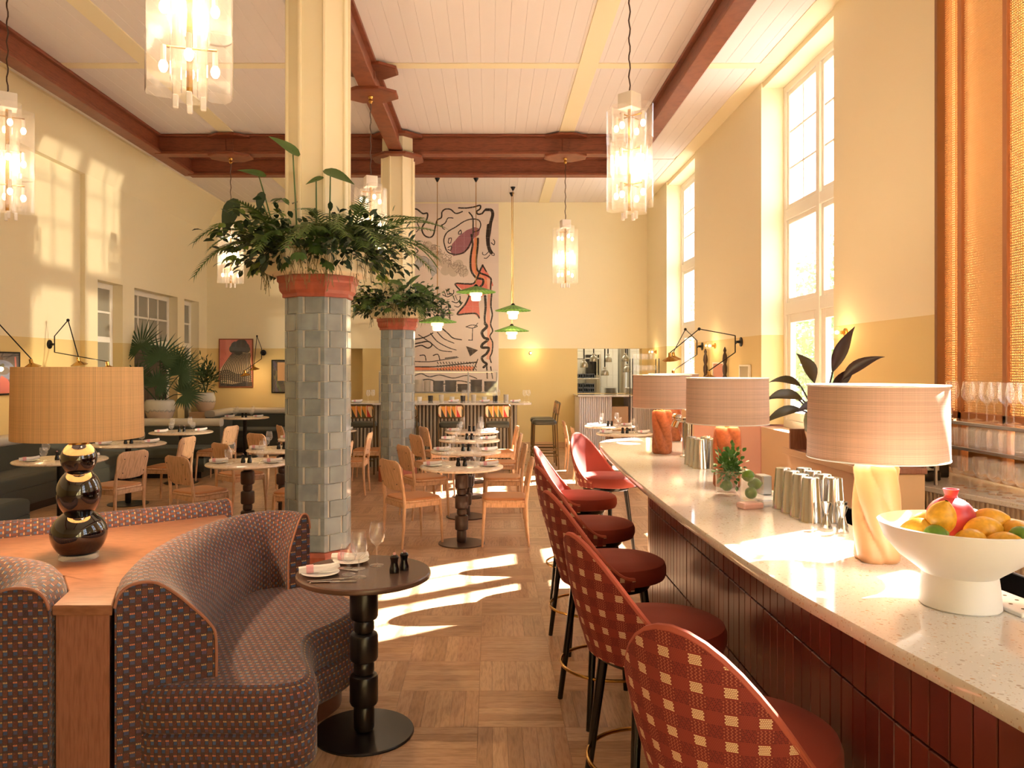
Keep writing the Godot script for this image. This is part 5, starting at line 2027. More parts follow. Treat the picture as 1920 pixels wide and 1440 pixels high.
func mural() -> void:
	var t := thing("tiled_mural", "tall tiled mural of black brush drawings, coral star and cloud on pale pink", "mural")
	var m := img_mat("mural_paint", mural_image(), Vector2.ONE, 0.3)
	var x0 := -2.19
	var w := 2.358
	var y0 := 1.172
	var h := 3.972
	var nx := 13
	var ny := 22
	var gb := MB.new()
	gb.box(V(x0 + w / 2, y0 + h / 2, DB - 0.003), Vector3(w, h, 0.005))
	put("grout", gb, mat("mural_grout", C(226, 212, 202), 0.8), t)
	for i in nx:
		for j in ny:
			var b := MB.new()
			var a0 := x0 + w * i / nx + 0.0012
			var a1 := x0 + w * (i + 1) / nx - 0.0012
			var c0 := y0 + h * j / ny + 0.0012
			var c1 := y0 + h * (j + 1) / ny - 0.0012
			var f := DB - 0.012 - rng.randf() * 0.0015
			var q := [V(a0, c0, f), V(a1, c0, f), V(a1, c1, f), V(a0, c1, f)]
			var uv := []
			for p in q:
				uv.append(Vector2((p.x - x0) / w, 1.0 - (p.y - y0) / h))
			b.quad(q[0], q[1], q[2], q[3], -1, uv[0], uv[1], uv[2], uv[3])
			for e in 4:
				var g := (e + 1) % 4
				var bk := Vector3(0, 0, -(DB - 0.005 - f))
				b.quad(q[g], q[e], q[e] + bk, q[g] + bk, -1, uv[g], uv[e], uv[e], uv[g])
			put("tile", b, m, t)

func picture(called: String, label: String, im: Image, at: Vector3, w: float, h: float, turn: float, frame: Material, mount := 0.0) -> void:
	# hangs with its face towards local +z
	var t := thing(called, label, "picture", at, turn)
	var b := MB.new()
	for s in [[0, h / 2 + 0.008, w + 0.044, 0.022], [0, -h / 2 - 0.008, w + 0.044, 0.022]]:
		b.box(Vector3(s[0], s[1], 0), Vector3(s[2], s[3], 0.032), 0.003)
	for s in [-1.0, 1.0]:
		b.box(Vector3(s * (w / 2 + 0.011), 0, 0), Vector3(0.022, h, 0.032), 0.003)
	put("frame", b, frame, t)
	b = MB.new()
	b.quad(Vector3(-w / 2, -h / 2, 0.004), Vector3(w / 2, -h / 2, 0.004), Vector3(w / 2, h / 2, 0.004), Vector3(-w / 2, h / 2, 0.004), -1, Vector2(0, 1), Vector2(1, 1), Vector2(1, 0), Vector2(0, 0))
	b.box(Vector3(0, 0, -0.006), Vector3(w, h, 0.012))
	put("print", b, img_mat(called + "_print", im, Vector2.ONE, 0.35), t)
	b = MB.new()
	b.box(Vector3(0, 0, 0.012), Vector3(w, h, 0.003))
	put("glazing", b, M["pane_glass"], t)

func portrait_image() -> Image:
	var im := Image.create(210, 300, false, Image.FORMAT_RGB8)
	im.fill(C(236, 128, 112))
	var body := [0, 300, 0, 190, 30, 150, 60, 110, 90, 90, 130, 80, 165, 60, 195, 70, 205, 110, 205, 300]
	fill_poly(im, body, C(236, 214, 168))
	for i in 16:
		stroke(im, [10 + i * 13, 300, 4 + i * 13, 240, 20 + i * 12.0, 180, 50 + i * 9.5, 130, 85 + i * 8, 84], 5, 5, C(44, 32, 28))
	for i in 6:
		stroke(im, [0, 205 + i * 10, 50, 196 + i * 11, 110, 222 + i * 9, 170, 214 + i * 10, 205, 200 + i * 12], 5, 6, C(44, 32, 28))
	fill_poly(im, [0, 275, 80, 285, 160, 268, 210, 270, 210, 300, 0, 300], C(38, 30, 36))
	fill_poly(im, [0, 0, 70, 0, 70, 70, 55, 108, 0, 160], C(236, 128, 112))
	fill_poly(im, [198, 0, 210, 0, 210, 220, 204, 220], C(236, 128, 112))
	for q in [[105, 45, 34], [135, 35, 36], [160, 50, 32], [85, 60, 24], [175, 62, 22], [120, 70, 30], [150, 25, 26]]:
		disc(im, Vector2(q[0], q[1]), q[2], C(26, 20, 22))
	return im

func foliage_image() -> Image:
	var im := Image.create(200, 200, false, Image.FORMAT_RGB8)
	im.fill(C(54, 46, 34))
	var r := RandomNumberGenerator.new()
	r.seed = 31
	for i in 26:
		var p := Vector2(r.randf() * 200, r.randf() * 200)
		stroke(im, [p.x, p.y, p.x + r.randf_range(-20, 20), p.y - 40, p.x + r.randf_range(-30, 30), p.y - 80], 12, 3, [C(96, 124, 52), C(64, 92, 44), C(118, 110, 70), C(76, 66, 96)][r.randi() % 4])
	im.fill_rect(Rect2i(30, 10, 62, 118), C(238, 192, 136))
	im.fill_rect(Rect2i(92, 16, 16, 114), C(60, 36, 44))
	return im

func landscape_image() -> Image:
	var im := Image.create(200, 200, false, Image.FORMAT_RGB8)
	im.fill(C(40, 34, 44))
	stroke(im, [0, 60, 60, 50, 130, 56, 160, 90, 120, 120, 40, 116, 0, 130], 34, 26, C(104, 134, 184))
	stroke(im, [10, 190, 40, 130, 60, 80, 100, 60], 30, 20, C(58, 84, 66))
	fill_poly(im, [0, 200, 90, 110, 130, 130, 170, 200], C(214, 92, 86))
	stroke(im, [178, 20, 182, 80, 176, 130], 10, 10, C(224, 104, 92))
	return im

# ---------------------------------------------------------------- wall lamps, pictures, racks
func lamp_head(t: Node3D, at: Vector3, tilt: Vector3) -> void:
	var b := MB.new()
	var bs := Basis.from_euler(tilt)
	b.lathe(PR([0.105, -0.055, 0.107, -0.052, 0.04, -0.012, 0.022, 0.0, 0.02, 0.05, 0.0, 0.055]), 20, Transform3D(bs, Vector3.ZERO))
	var ls := put("lamp_shade", b, M["brass"], t, at)
	b = MB.new()
	b.ball(bs * Vector3(0, -0.035, 0), Vector3(0.024, 0.024, 0.024), 10, 6)
	put("bulb", b, M["bulb"], ls)

func swing_lamp(label: String, base: Vector3, wall_n: Vector3, bar: Vector3, knob: Vector3, h1: Vector3, h2: Variant) -> void:
	var t := thing("swing_arm_lamp", label, "wall lamp", base, 0.0, "black swing-arm wall lamps")
	var b := MB.new()
	var bs := Basis(Quaternion(Vector3.UP, wall_n))
	b.lathe(PR([0.0, 0.0, 0.062, 0.0, 0.062, 0.012, 0.02, 0.022, 0.014, 0.07, 0.0, 0.07]), 18, Transform3D(bs, Vector3.ZERO))
	put("wall_plate", b, M["black_metal"], t)
	b = MB.new()
	var bt := bar - base + Vector3(0, 0.11, 0)
	var bb := bar - base - Vector3(0, 0.11, 0)
	b.tube(PackedVector3Array([wall_n * 0.05, bar - base]), 0.008, 6)
	b.tube(PackedVector3Array([bt, bb]), 0.008, 6)
	b.tube(PackedVector3Array([bt, knob - base]), 0.007, 6)
	b.tube(PackedVector3Array([knob - base, h1 - base + Vector3(0, 0.05, 0)]), 0.007, 6)
	if h2 != null:
		b.tube(PackedVector3Array([bb, h2 - base + Vector3(0, 0.05, 0)]), 0.007, 6)
	put("arms", b, M["black_metal"], t)
	b = MB.new()
	b.ball(knob - base, Vector3(0.022, 0.022, 0.022), 8, 6)
	put("joint", b, M["black_metal"], t)
	for h in [h1, h2]:
		if h != null:
			lamp_head(t, h - base, Vector3(0.15, 0, 0.1))
			lamp_light(h + Vector3(0, -0.11, 0), Color(1.0, 0.84, 0.62), 0.06, 0.03)

func globe_sconce(at: Vector3, n: Vector3, label: String) -> void:
	var t := thing("globe_sconce", label, "wall lamp", at, 0.0, "clear globe wall lamps")
	var b := MB.new()
	var bs := Basis(Quaternion(Vector3.UP, n))
	b.lathe(PR([0.0, 0.0, 0.04, 0.0, 0.04, 0.014, 0.016, 0.022, 0.016, 0.05, 0.0, 0.05]), 14, Transform3D(bs, Vector3.ZERO))
	put("wall_plate", b, M["brass"], t)
	b = MB.new()
	b.ball(n * 0.095, Vector3(0.055, 0.055, 0.055), 16, 10)
	put("globe", b, M["drinking_glass"], t)
	b = MB.new()
	b.ball(n * 0.085, Vector3(0.018, 0.018, 0.018), 8, 6)
	put("bulb", b, M["bulb"], t)
	lamp_light(at + n * 0.165, Color(1.0, 0.84, 0.60), 0.07, 0.04)

func wall_pieces() -> void:
	var oak := mat("picture_oak", C(140, 78, 44), 0.5)
	picture("portrait_print", "framed print of a figure in a striped shirt against coral pink", portrait_image(), V(-5.36, 1.78, DB - 0.02), 0.68, 0.99, 0.0, oak)
	picture("foliage_print", "framed dark green foliage print with a peach panel beside the tiled column", foliage_image(), V(-4.25, 1.50, DB - 0.02), 0.68, 0.66, 0.0, M["black_metal"])
	picture("landscape_print", "framed blue and coral landscape print on the left wall beside the gourd lamp", landscape_image(), V(XL - 0.05, 1.62, 9.56), 0.62, 0.50, PI / 2, M["black_metal"])
	var pim := Image.create(8, 8, false, Image.FORMAT_RGB8)
	pim.fill(C(206, 62, 84))
	picture("pink_print", "plain crimson pink framed print on the pier between the tall windows", pim, V(XR - 0.02, 1.58, 11.12), 0.50, 0.34, -PI / 2, M["window_white"])
	var gim := Image.create(8, 8, false, Image.FORMAT_RGB8)
	gim.fill(C(128, 112, 96))
	picture("grey_print", "small grey print in a pale frame on the pier beside the tall window", gim, V(XR - 0.02, 1.56, 9.98), 0.34, 0.30, -PI / 2, M["window_white"])
	for i in 2:
		var t := thing("carved_figure", ["dark carved wooden figure on the pier next to the small grey print", "dark carved wooden figure on the pier beyond the crimson print"][i], "sculpture", V(XR - 0.045, 1.50, [10.75, 11.72][i]), 0.0, "carved wall figures")
		var b := MB.new()
		b.lathe(PR([0.0, 0.0, 0.03, 0.0, 0.034, 0.05, 0.022, 0.09, 0.034, 0.14, 0.034, 0.2, 0.02, 0.24, 0.036, 0.30, 0.03, 0.36, 0.016, 0.40, 0.024, 0.43, 0.008, 0.47, 0.0, 0.48]), 10)
		put("carving", b, M["table_espresso"], t)
	var nx := Vector3(1, 0, 0)
	swing_lamp("black double swing-arm lamp on the left wall above the gourd lamp's shade", V(XL - 0.07, 2.01, 10.6), nx, V(-5.95, 2.01, 10.55), V(-5.70, 2.33, 10.43), V(-5.50, 1.78, 10.32), V(-5.05, 1.72, 10.2))
	swing_lamp("black swing-arm lamp on the left wall over the landscape print", V(XL - 0.07, 2.02, 9.1), nx, V(-5.95, 2.05, 9.1), V(-5.93, 2.30, 9.2), V(-5.75, 1.75, 9.68), null)
	swing_lamp("black swing-arm lamp on the back wall beside the striped portrait", V(-4.79, 2.00, DB), Vector3(0, 0, 1), V(-4.80, 1.98, DB - 0.10), V(-4.85, 2.34, DB - 0.25), V(-4.86, 1.70, DB - 0.42), V(-5.02, 1.58, DB - 0.5))
	swing_lamp("black double swing-arm lamp on the window pier, nearer the kitchen pass", V(XR, 2.02, 12.05), -nx, V(3.2, 2.0, 12.0), V(2.9, 2.26, 11.52), V(2.6, 1.86, 11.0), V(2.55, 1.60, 10.8))
	swing_lamp("black double swing-arm lamp on the window pier, nearer the bar", V(XR, 2.03, 10.18), -nx, V(3.2, 2.0, 10.12), V(2.75, 2.20, 10.2), V(2.4, 1.84, 10.35), V(2.85, 1.60, 10.1))
	globe_sconce(V(XR, 2.02, 7.18), -nx, "clear globe wall lamp on the pier beside the cane screen")
	globe_sconce(V(XR, 2.01, 11.35), -nx, "clear globe wall lamp on the pier between the tall windows")
	globe_sconce(V(XR, 2.00, 15.4), -nx, "clear globe wall lamp in the corner beside the kitchen pass")
	globe_sconce(V(0.84, 1.99, DB), Vector3(0, 0, 1), "clear globe wall lamp on the plain back wall beside the mural")
	# clear rack of glasses in the corner
	var t := thing("glass_rack", "clear acrylic shelf rack in the corner beside the kitchen pass", "rack", V(2.95, 0, 14.85))
	for y in [1.16, 1.62, 1.84]:
		var b := MB.new()
		b.box(Vector3(0, y, 0), Vector3(0.52, 0.012, 0.3), 0.002)
		put("shelf", b, M["pane_glass"] if y > 1.2 else M["tan_wainscot"], t)
	for x in [-0.25, 0.25]:
		for z in [-0.14, 0.14]:
			var b := MB.new()
			b.box(Vector3(x, 0.93, z), Vector3(0.016, 1.86, 0.016))
			put("post", b, M["black_metal"], t)
	for k in 12:
		place("tumbler", tumbler, V(2.75 + 0.08 * (k % 6), [1.626, 1.846][k / 6], 14.8), 0.0, "clear tumbler on the acrylic rack beside the kitchen pass", "tumblers on the corner rack")

# ---------------------------------------------------------------- plants
func leaf_mat(key: String, col: Color, rough := 0.45) -> Material:
	return mat(key, col, rough, 0.0, {"backlight": Color(0.20, 0.28, 0.06), "cull_mode": BaseMaterial3D.CULL_DISABLED})

# a blade along dir that droops under bend; width profile by kind
func blade(b: MB, p: Vector3, dir: Vector3, up: Vector3, ln: float, wd: float, bend: float, segs := 5, fold := 0.15, kind := 0) -> void:
	var d := dir.normalized()
	var side := d.cross(up).normalized()
	var pos := p
	var L0 := []
	for i in segs + 1:
		var f := float(i) / segs
		var w := wd * 0.5
		if kind == 0:
			w *= pow(sin(PI * clampf(f * 0.93 + 0.05, 0, 1)), 0.8)
		elif kind == 3:
			w *= pow(sin(PI * clampf(f * 0.95 + 0.03, 0, 1)), 1.1) * (1.15 - 0.5 * f)
		elif kind == 4:
			w *= lerpf(0.1, 1.0, f / 0.45) if f < 0.45 else (1.0 - f) / 0.55 + 0.01
		elif kind == 1:
			w *= (1.0 - f) * 0.9 + 0.02
		else:
			w *= sin(PI * pow(clampf(f * 0.97 + 0.02, 0, 1), 0.6))
		var nn := side.cross(d).normalized()
		L0.append([pos - side * w + nn * w * fold, pos, pos + side * w + nn * w * fold])
		pos += d * ln / segs
		d = (d + Vector3.DOWN * bend / segs).normalized()
	for i in segs:
		var a: Array = L0[i]
		var c: Array = L0[i + 1]
		b.quad(a[0], a[1], c[1], c[0], b.g)
		b.quad(a[1], a[2], c[2], c[1], b.g)
	b.g += 1

func feather_frond(b: MB, p: Vector3, dir: Vector3, ln: float, bend: float, pairs: int, leaf: float, r: RandomNumberGenerator) -> void:
	var d := dir.normalized()
	var pos := p
	var pts := PackedVector3Array([p])
	var n := pairs + 4
	for i in n:
		pos += d * ln / n
		d = (d + Vector3.DOWN * bend / n).normalized()
		pts.append(pos)
		if i > 3:
			var f := float(i - 3) / (n - 3)
			var side := d.cross(Vector3.UP).normalized()
			var nn := side.cross(d)
			for s in [-1.0, 1.0]:
				var ld: Vector3 = (side * s + d * (0.55 + 0.5 * f) + nn * 0.15).normalized()
				blade(b, pos, ld, nn, leaf * (1.0 - 0.55 * f) * r.randf_range(0.85, 1.1), 0.014 + leaf * 0.03, 0.5, 3, 0.1, 1)
	b.tube(pts, 0.004, 4)

func fan_frond(b: MB, p: Vector3, dir: Vector3, stem: float, rad: float, n: int, bend: float, r: RandomNumberGenerator) -> void:
	var d := dir.normalized()
	var hub := p + d * stem + Vector3.DOWN * 0.04
	b.tube(smooth3(PackedVector3Array([p, p + d * stem * 0.55 + Vector3.UP * 0.03, hub]), 3), 0.008, 5)
	# the open fan turns its upper face to the light in the room
	var nrm := Vector3(r.randf_range(-0.35, 0.35), 0.45, 1.0).normalized()
	var face := (d - nrm * d.dot(nrm)).normalized()
	var side := face.cross(nrm).normalized()
	for i in n:
		var a := deg_to_rad(lerpf(-135, 135, float(i) / (n - 1)))
		var ld := (face * cos(a) + side * sin(a) + nrm * 0.12).normalized()
		blade(b, hub, ld, nrm, 1.12 * rad * r.randf_range(0.88, 1.06) * (0.78 + 0.22 * cos(a)), 0.038, bend * r.randf_range(0.3, 0.9), 6, 0.25, 4)

func pot(t: Node3D, prof: Array, m: Material, soil_y: float, soil_r: float) -> void:
	var b := MB.new()
	b.lathe(prof, 28)
	put("pot", b, m, t)
	b = MB.new()
	b.lathe([Vector2(0, soil_y - 0.01), Vector2(soil_r, soil_y - 0.01), Vector2(soil_r, soil_y), Vector2(0, soil_y)], 20)
	put("soil", b, M["soil"], t)

func glaze_pot_mat(key: String, base: Color, glaze: Color) -> Material:
	# glaze run down over raw clay: the border follows a wavy line of its own
	if M.has(key):
		return M[key]
	var im := Image.create(128, 128, false, Image.FORMAT_RGB8)
	var r := RandomNumberGenerator.new()
	r.seed = 8
	var n := FastNoiseLite.new()
	n.seed = 3
	n.frequency = 0.05
	for x in 128:
		var lim := 58.0 + 12.0 * n.get_noise_2d(cos(TAU * x / 128) * 40, sin(TAU * x / 128) * 40)
		for y in 128:
			var c := glaze if y < lim else base
			if absf(y - lim) < 5.0 and r.randf() < 0.5:
				c = glaze.darkened(0.35)
			c = c.lightened(0.12 * r.randf())
			im.set_pixel(x, y, c)
	return img_mat(key, im, Vector2(1, 1), 0.25)

func lathe_uv(prof: Array, seg: int) -> MB:
	# a lathe whose uv runs once round and once from rim to foot
	var b := MB.new()
	var lo: float = prof[0].y
	var hi: float = lo
	for p in prof:
		hi = maxf(hi, p.y)
	for i in prof.size() - 1:
		for j in seg:
			var q := []
			var uv := []
			for e in [[i, j], [i, j + 1], [i + 1, j + 1], [i + 1, j]]:
				var p: Vector2 = prof[e[0]]
				var a: float = TAU * e[1] / seg
				q.append(Vector3(p.x * cos(a), p.y, -p.x * sin(a)))
				uv.append(Vector2(float(e[1]) / seg, 1.0 - (p.y - lo) / (hi - lo)))
			b.quad(q[0], q[1], q[2], q[3], 1, uv[0], uv[1], uv[2], uv[3])
	return b

func ring_pos(a: float, r: float, y: float) -> Vector3:
	return Vector3(cos(a) * r, y, -sin(a) * r)

func column_planting(d: float, where: String, sd: int, tall: bool) -> void:
	var r := RandomNumberGenerator.new()
	r.seed = sd
	var at := V(-1.39, 0, d)
	var g := "plants in the planter " + where
	var dark := leaf_mat("leaf_dark", C(44, 66, 40))
	var mid := leaf_mat("leaf_mid", C(78, 108, 52))
	var fresh := leaf_mat("leaf_fresh", C(120, 146, 62))
	var fern := leaf_mat("leaf_fern", C(92, 118, 58))
	# feather palms
	var spots: Array = [[3.9, 10], [5.3, 12], [6.0, 14]] if tall else [[5.6, 9], [3.6, 7]]
	for i in spots.size():
		var a: float = spots[i][0]
		var base := ring_pos(a, 0.30, 2.55)
		var t := thing("feather_palm", "feathery palm, %s, %s" % [where, ["left of the shaft", "before the shaft on the right", "on the bar side"][i]], "plant", at, 0.0, g)
		for k in spots[i][1]:
			var b := MB.new()
			var aa := a + r.randf_range(-1.0, 1.0)
			var dir := Vector3(cos(aa) * 0.75, r.randf_range(0.55, 1.4), -sin(aa) * 0.75)
			feather_frond(b, base, dir, r.randf_range(0.55, 0.85) * (1.0 if tall else 0.8), r.randf_range(1.2, 2.4), 20, 0.17, r)
			put("frond", b, fern, t)
	# elephant ear with a few large leaves on tall stalks
	var t2 := thing("elephant_ear", "elephant ear with large arrow-shaped leaves, " + where, "plant", at, 0.0, g)
	var big: Array = [[-0.44, 0.66, 0.15, -0.9, 0.25, 0.20, 0], [-0.13, 0.80, 0.30, -0.75, 0.55, 0.24, 0], [0.17, 0.62, 0.35, 0.9, -0.35, 0.26, 0], [-0.62, 0.40, 0.2, -0.25, -1.0, 0.30, 1], [-0.36, 0.42, 0.35, -0.1, -0.8, 0.16, 1], [0.36, 0.36, 0.3, 0.9, -0.3, 0.18, 0], [0.05, 0.58, 0.3, -0.6, -0.25, 0.14, 0]] if tall else [[0.30, 0.32, 0.3, 0.9, -0.45, 0.34, 0], [0.05, 0.36, 0.3, -0.8, 0.3, 0.24, 0], [0.22, 0.40, 0.2, 0.6, 0.5, 0.22, 0], [0.12, 0.30, 0.3, -0.9, -0.5, 0.2, 0]]
	for q in big:
		var hub := Vector3(q[0], 2.56 + q[1], q[2])
		var root := Vector3(clampf(q[0], -0.3, 0.3) * 0.8, 2.55, 0.24)
		var sb := MB.new()
		sb.tube(smooth3(PackedVector3Array([root, root.lerp(hub, 0.55) + Vector3(0, 0.02, 0), hub]), 4), [0.008, 0.008, 0.007, 0.007, 0.006, 0.006, 0.006, 0.005, 0.005], 6)
		var stk := put("stalk", sb, mid, t2)
		var b := MB.new()
		var dir := Vector3(q[3], q[4], 0.25).normalized()
		blade(b, hub - dir * 0.06, dir, Vector3(0, 0.4, 1.0) if q[6] == 1 else Vector3(0.1, 0.8, 0.75), q[5] * 1.1, q[5] * 0.46, 0.25, 8, 0.18, 2)
		put("leaf", b, dark if q[6] == 1 else mid, stk)
	# low leafy bushes round the rim
	for i in 10:
		var a := TAU * i / 10.0 + 0.3
		var kind: int = [0, 1, 0, 2, 0, 1, 0, 1, 0, 2][i]
		var t := thing("leafy_bush", "%s bush, %s, %s" % [["dark glossy", "lobed green", "small-leaved green"][kind], where, ["towards the windows", "towards the mural", "behind the shaft, bar side", "behind the shaft", "towards the left wall", "left of the shaft", "before the shaft, left", "before the shaft, middle", "before the shaft, right", "towards the bar"][i]], "plant", at, 0.0, g)
		var b := MB.new()
		var c := ring_pos(a, 0.45, 2.64 if kind == 0 else 2.70)
		for k in ([240, 30, 190][kind]):
			var off := Vector3(r.randfn() * 0.15, r.randfn() * 0.10, r.randfn() * 0.15)
			var p := c + off
			p.y = maxf(p.y, 2.50)
			if Vector2(p.x, p.z).length() < 0.27:
				continue
			var out := (ring_pos(a, 1, 0) + off * 5.0 + Vector3(0, 0.15, 0)).normalized()
			if kind == 1:
				# a hand-shaped leaf of seven lobes
				var side := out.cross(Vector3.UP).normalized()
				for l in 7:
					var la := deg_to_rad(-110 + l * 36.7)
					var tip := (out * cos(la) + side * sin(la) + Vector3.DOWN * 0.45).normalized()
					blade(b, p, tip, Vector3.UP + out, 0.105 * (1.0 - 0.12 * absf(l - 3)), 0.040, 0.6, 3, 0.15, 0)
			else:
				blade(b, p, out + Vector3(r.randfn(), r.randfn(), r.randfn()) * 0.5, Vector3.UP + Vector3(r.randfn(), 0, r.randfn()) * 0.4, 0.080 if kind == 0 else 0.06, 0.042 if kind == 0 else 0.028, 0.7, 3, 0.2, 0)
		put("foliage", b, [dark, mid if i > 5 else fresh, mid][kind], t)
	# trailing strands over the rim
	for i in 3:
		var t := thing("trailing_cactus", "thin trailing strands, %s, hanging at the %s" % [where, ["front", "left edge", "right edge"][i]], "plant", at, 0.0, g)
		var b := MB.new()
		var a0: float = [4.75, 3.3, 5.9][i]
		for k in [70, 22, 24][i]:
			var a: float = a0 + r.randf_range(-0.55, 0.55) * (1.0 if i == 0 else 0.6)
			var p := ring_pos(a, 0.40, 2.61)
			var pts := PackedVector3Array([ring_pos(a, 0.34, 2.57), p])
			var ln := r.randf_range(0.10, 0.34)
			for s in 4:
				p += Vector3(r.randfn() * 0.012, -ln / 4, r.randfn() * 0.012) + ring_pos(a, 0.008 if s == 0 else 0.0, 0)
				pts.append(p)
			b.tube(pts, 0.0022, 4, false, false)
		put("strands", b, leaf_mat("strand_green", C(128, 120, 70)), t)

func plants() -> void:
	column_planting(6.24, "on the column by the booth", 11, true)
	column_planting(11.60, "on the column by the mural", 23, false)
	var r := RandomNumberGenerator.new()
	r.seed = 77
	# fan palm in a glazed pot
	var t := thing("fan_palm", "large fan palm in a cream and turquoise glazed pot behind the banquette", "plant", V(-5.55, 0.75, 12.98))
	var gm := glaze_pot_mat("pot_cream_glaze", C(214, 186, 158), C(214, 208, 190))
	put("pot", lathe_uv(PR([0.0, 0.0, 0.15, 0.0, 0.19, 0.08, 0.235, 0.2, 0.245, 0.30, 0.235, 0.37, 0.215, 0.40, 0.20, 0.40, 0.20, 0.37]), 28), gm, t)
	var sb := MB.new()
	sb.lathe(PR([0.0, 0.35, 0.205, 0.35, 0.205, 0.365, 0.0, 0.365]), 20)
	put("soil", sb, M["soil"], t)
	var pm := leaf_mat("palm_green", C(40, 72, 38), 0.4)
	for q in [[-0.35, 1.0, 0.25, 0.98, 0.48], [0.15, 0.95, 0.4, 0.78, 0.46], [0.75, 0.75, 0.3, 0.62, 0.44], [-0.8, 0.6, 0.2, 0.52, 0.42], [0.9, 0.25, 0.45, 0.50, 0.36], [-0.5, 0.5, 0.5, 0.46, 0.40], [0.2, 0.6, 0.8, 0.42, 0.36], [0.4, 1.0, -0.3, 0.7, 0.4]]:
		var b := MB.new()
		fan_frond(b, Vector3(q[0] * 0.05, 0.36, q[2] * 0.05), Vector3(q[0] * 0.7, q[1], q[2] * 0.6), q[3], q[4], 26, 0.5, r)
		put("frond", b, pm, t)
	# small bushy plant by the back wall
	t = thing("bushy_plant", "bushy green plant in a pale glazed pot in the far left corner", "plant", V(-5.74, 0.80, 15.55))
	put("pot", lathe_uv(PR([0.0, 0.0, 0.12, 0.0, 0.17, 0.08, 0.205, 0.2, 0.20, 0.30, 0.175, 0.36, 0.185, 0.385, 0.17, 0.385, 0.165, 0.35]), 24), gm, t)
	var b2 := MB.new()
	for i in 420:
		var u := Vector3(r.randfn(), r.randfn(), r.randfn()) * Vector3(0.11, 0.14, 0.11)
		blade(b2, Vector3(0, 0.68, 0) + u, u * 3.0 + Vector3(r.randfn() * 0.3, 0.5, r.randfn() * 0.3), Vector3.UP + Vector3(r.randfn(), 0, r.randfn()) * 0.5, 0.10, 0.028, 0.6, 3, 0.2, 0)
	for i in 9:
		b2.tube(PackedVector3Array([Vector3(0, 0.34, 0), Vector3(r.randfn() * 0.06, 0.62, r.randfn() * 0.06)]), 0.006, 4)
	put("foliage", b2, pm, t)
	t = thing("corner_plinth", "low ledge in the far left corner carrying the bushy plant", "plinth")
	b2 = MB.new()
	b2.box(V(-5.76, 0.40, 15.55), Vector3(0.42, 0.80, 0.5), 0.006)
	put("body", b2, M["tan_wainscot"], t)
	# dark philodendron on the sideboard behind the bar
	t = thing("dark_leaf_plant", "plant with large dark purple leaves in a green glazed pot behind the bar", "plant", V(2.32, 1.10, 5.45))
	put("pot", lathe_uv(PR([0.0, 0.0, 0.055, 0.0, 0.075, 0.04, 0.10, 0.14, 0.108, 0.22, 0.10, 0.27, 0.085, 0.285, 0.075, 0.285, 0.07, 0.26]), 24), glaze_pot_mat("pot_green_glaze", C(214, 178, 136), C(104, 112, 72)), t)
	var pu := mat("leaf_purple", C(60, 36, 36), 0.3, 0.0, {"cull_mode": BaseMaterial3D.CULL_DISABLED})
	var du := mat("leaf_olive", C(74, 66, 44), 0.3, 0.0, {"cull_mode": BaseMaterial3D.CULL_DISABLED})
	var specs := [[0.05, 0.62, 0.25, 0.20, 1.0, 0.36, 0.12, 0], [0.16, 0.55, 0.2, 0.55, 0.75, 0.34, 0.10, 0], [-0.10, 0.52, 0.15, -0.35, 0.9, 0.28, 0.13, 1], [-0.20, 0.36, 0.1, -0.9, 0.45, 0.32, 0.10, 1], [-0.16, 0.48, -0.1, -0.9, 0.6, 0.28, 0.08, 1], [-0.20, 0.26, 0.1, -1.0, 0.15, 0.34, 0.09, 1], [0.02, 0.36, 0.2, -0.3, 0.4, 0.24, 0.11, 0], [0.20, 0.30, 0.2, 0.8, 0.4, 0.26, 0.09, 0], [-0.06, 0.30, 0.25, -0.6, 0.2, 0.22, 0.09, 0], [0.10, 0.42, 0.1, 0.3, 0.8, 0.26, 0.11, 0], [-0.26, 0.40, 0.0, -1.0, 0.3, 0.24, 0.08, 1]]
	for q in specs:
		var sb2 := MB.new()
		var hub := Vector3(q[0] * 0.7, 0.10 + q[1] * 0.75, q[2] * 0.5)
		sb2.tube(smooth3(PackedVector3Array([Vector3(q[0] * 0.2, 0.25, q[2] * 0.2), Vector3(q[0] * 0.4, (hub.y + 0.25) / 2, q[2] * 0.3), hub]), 3), 0.006, 5)
		var sk := put("stalk", sb2, pu, t)
		var lb := MB.new()
		blade(lb, hub, Vector3(q[3], q[4], 0.15), Vector3(0.1, 0.5, 1.0), q[5] * 0.95, q[6] * 0.9, 1.1, 9, 0.35, 3)
		put("leaf", lb, pu if q[7] == 0 else du, sk)

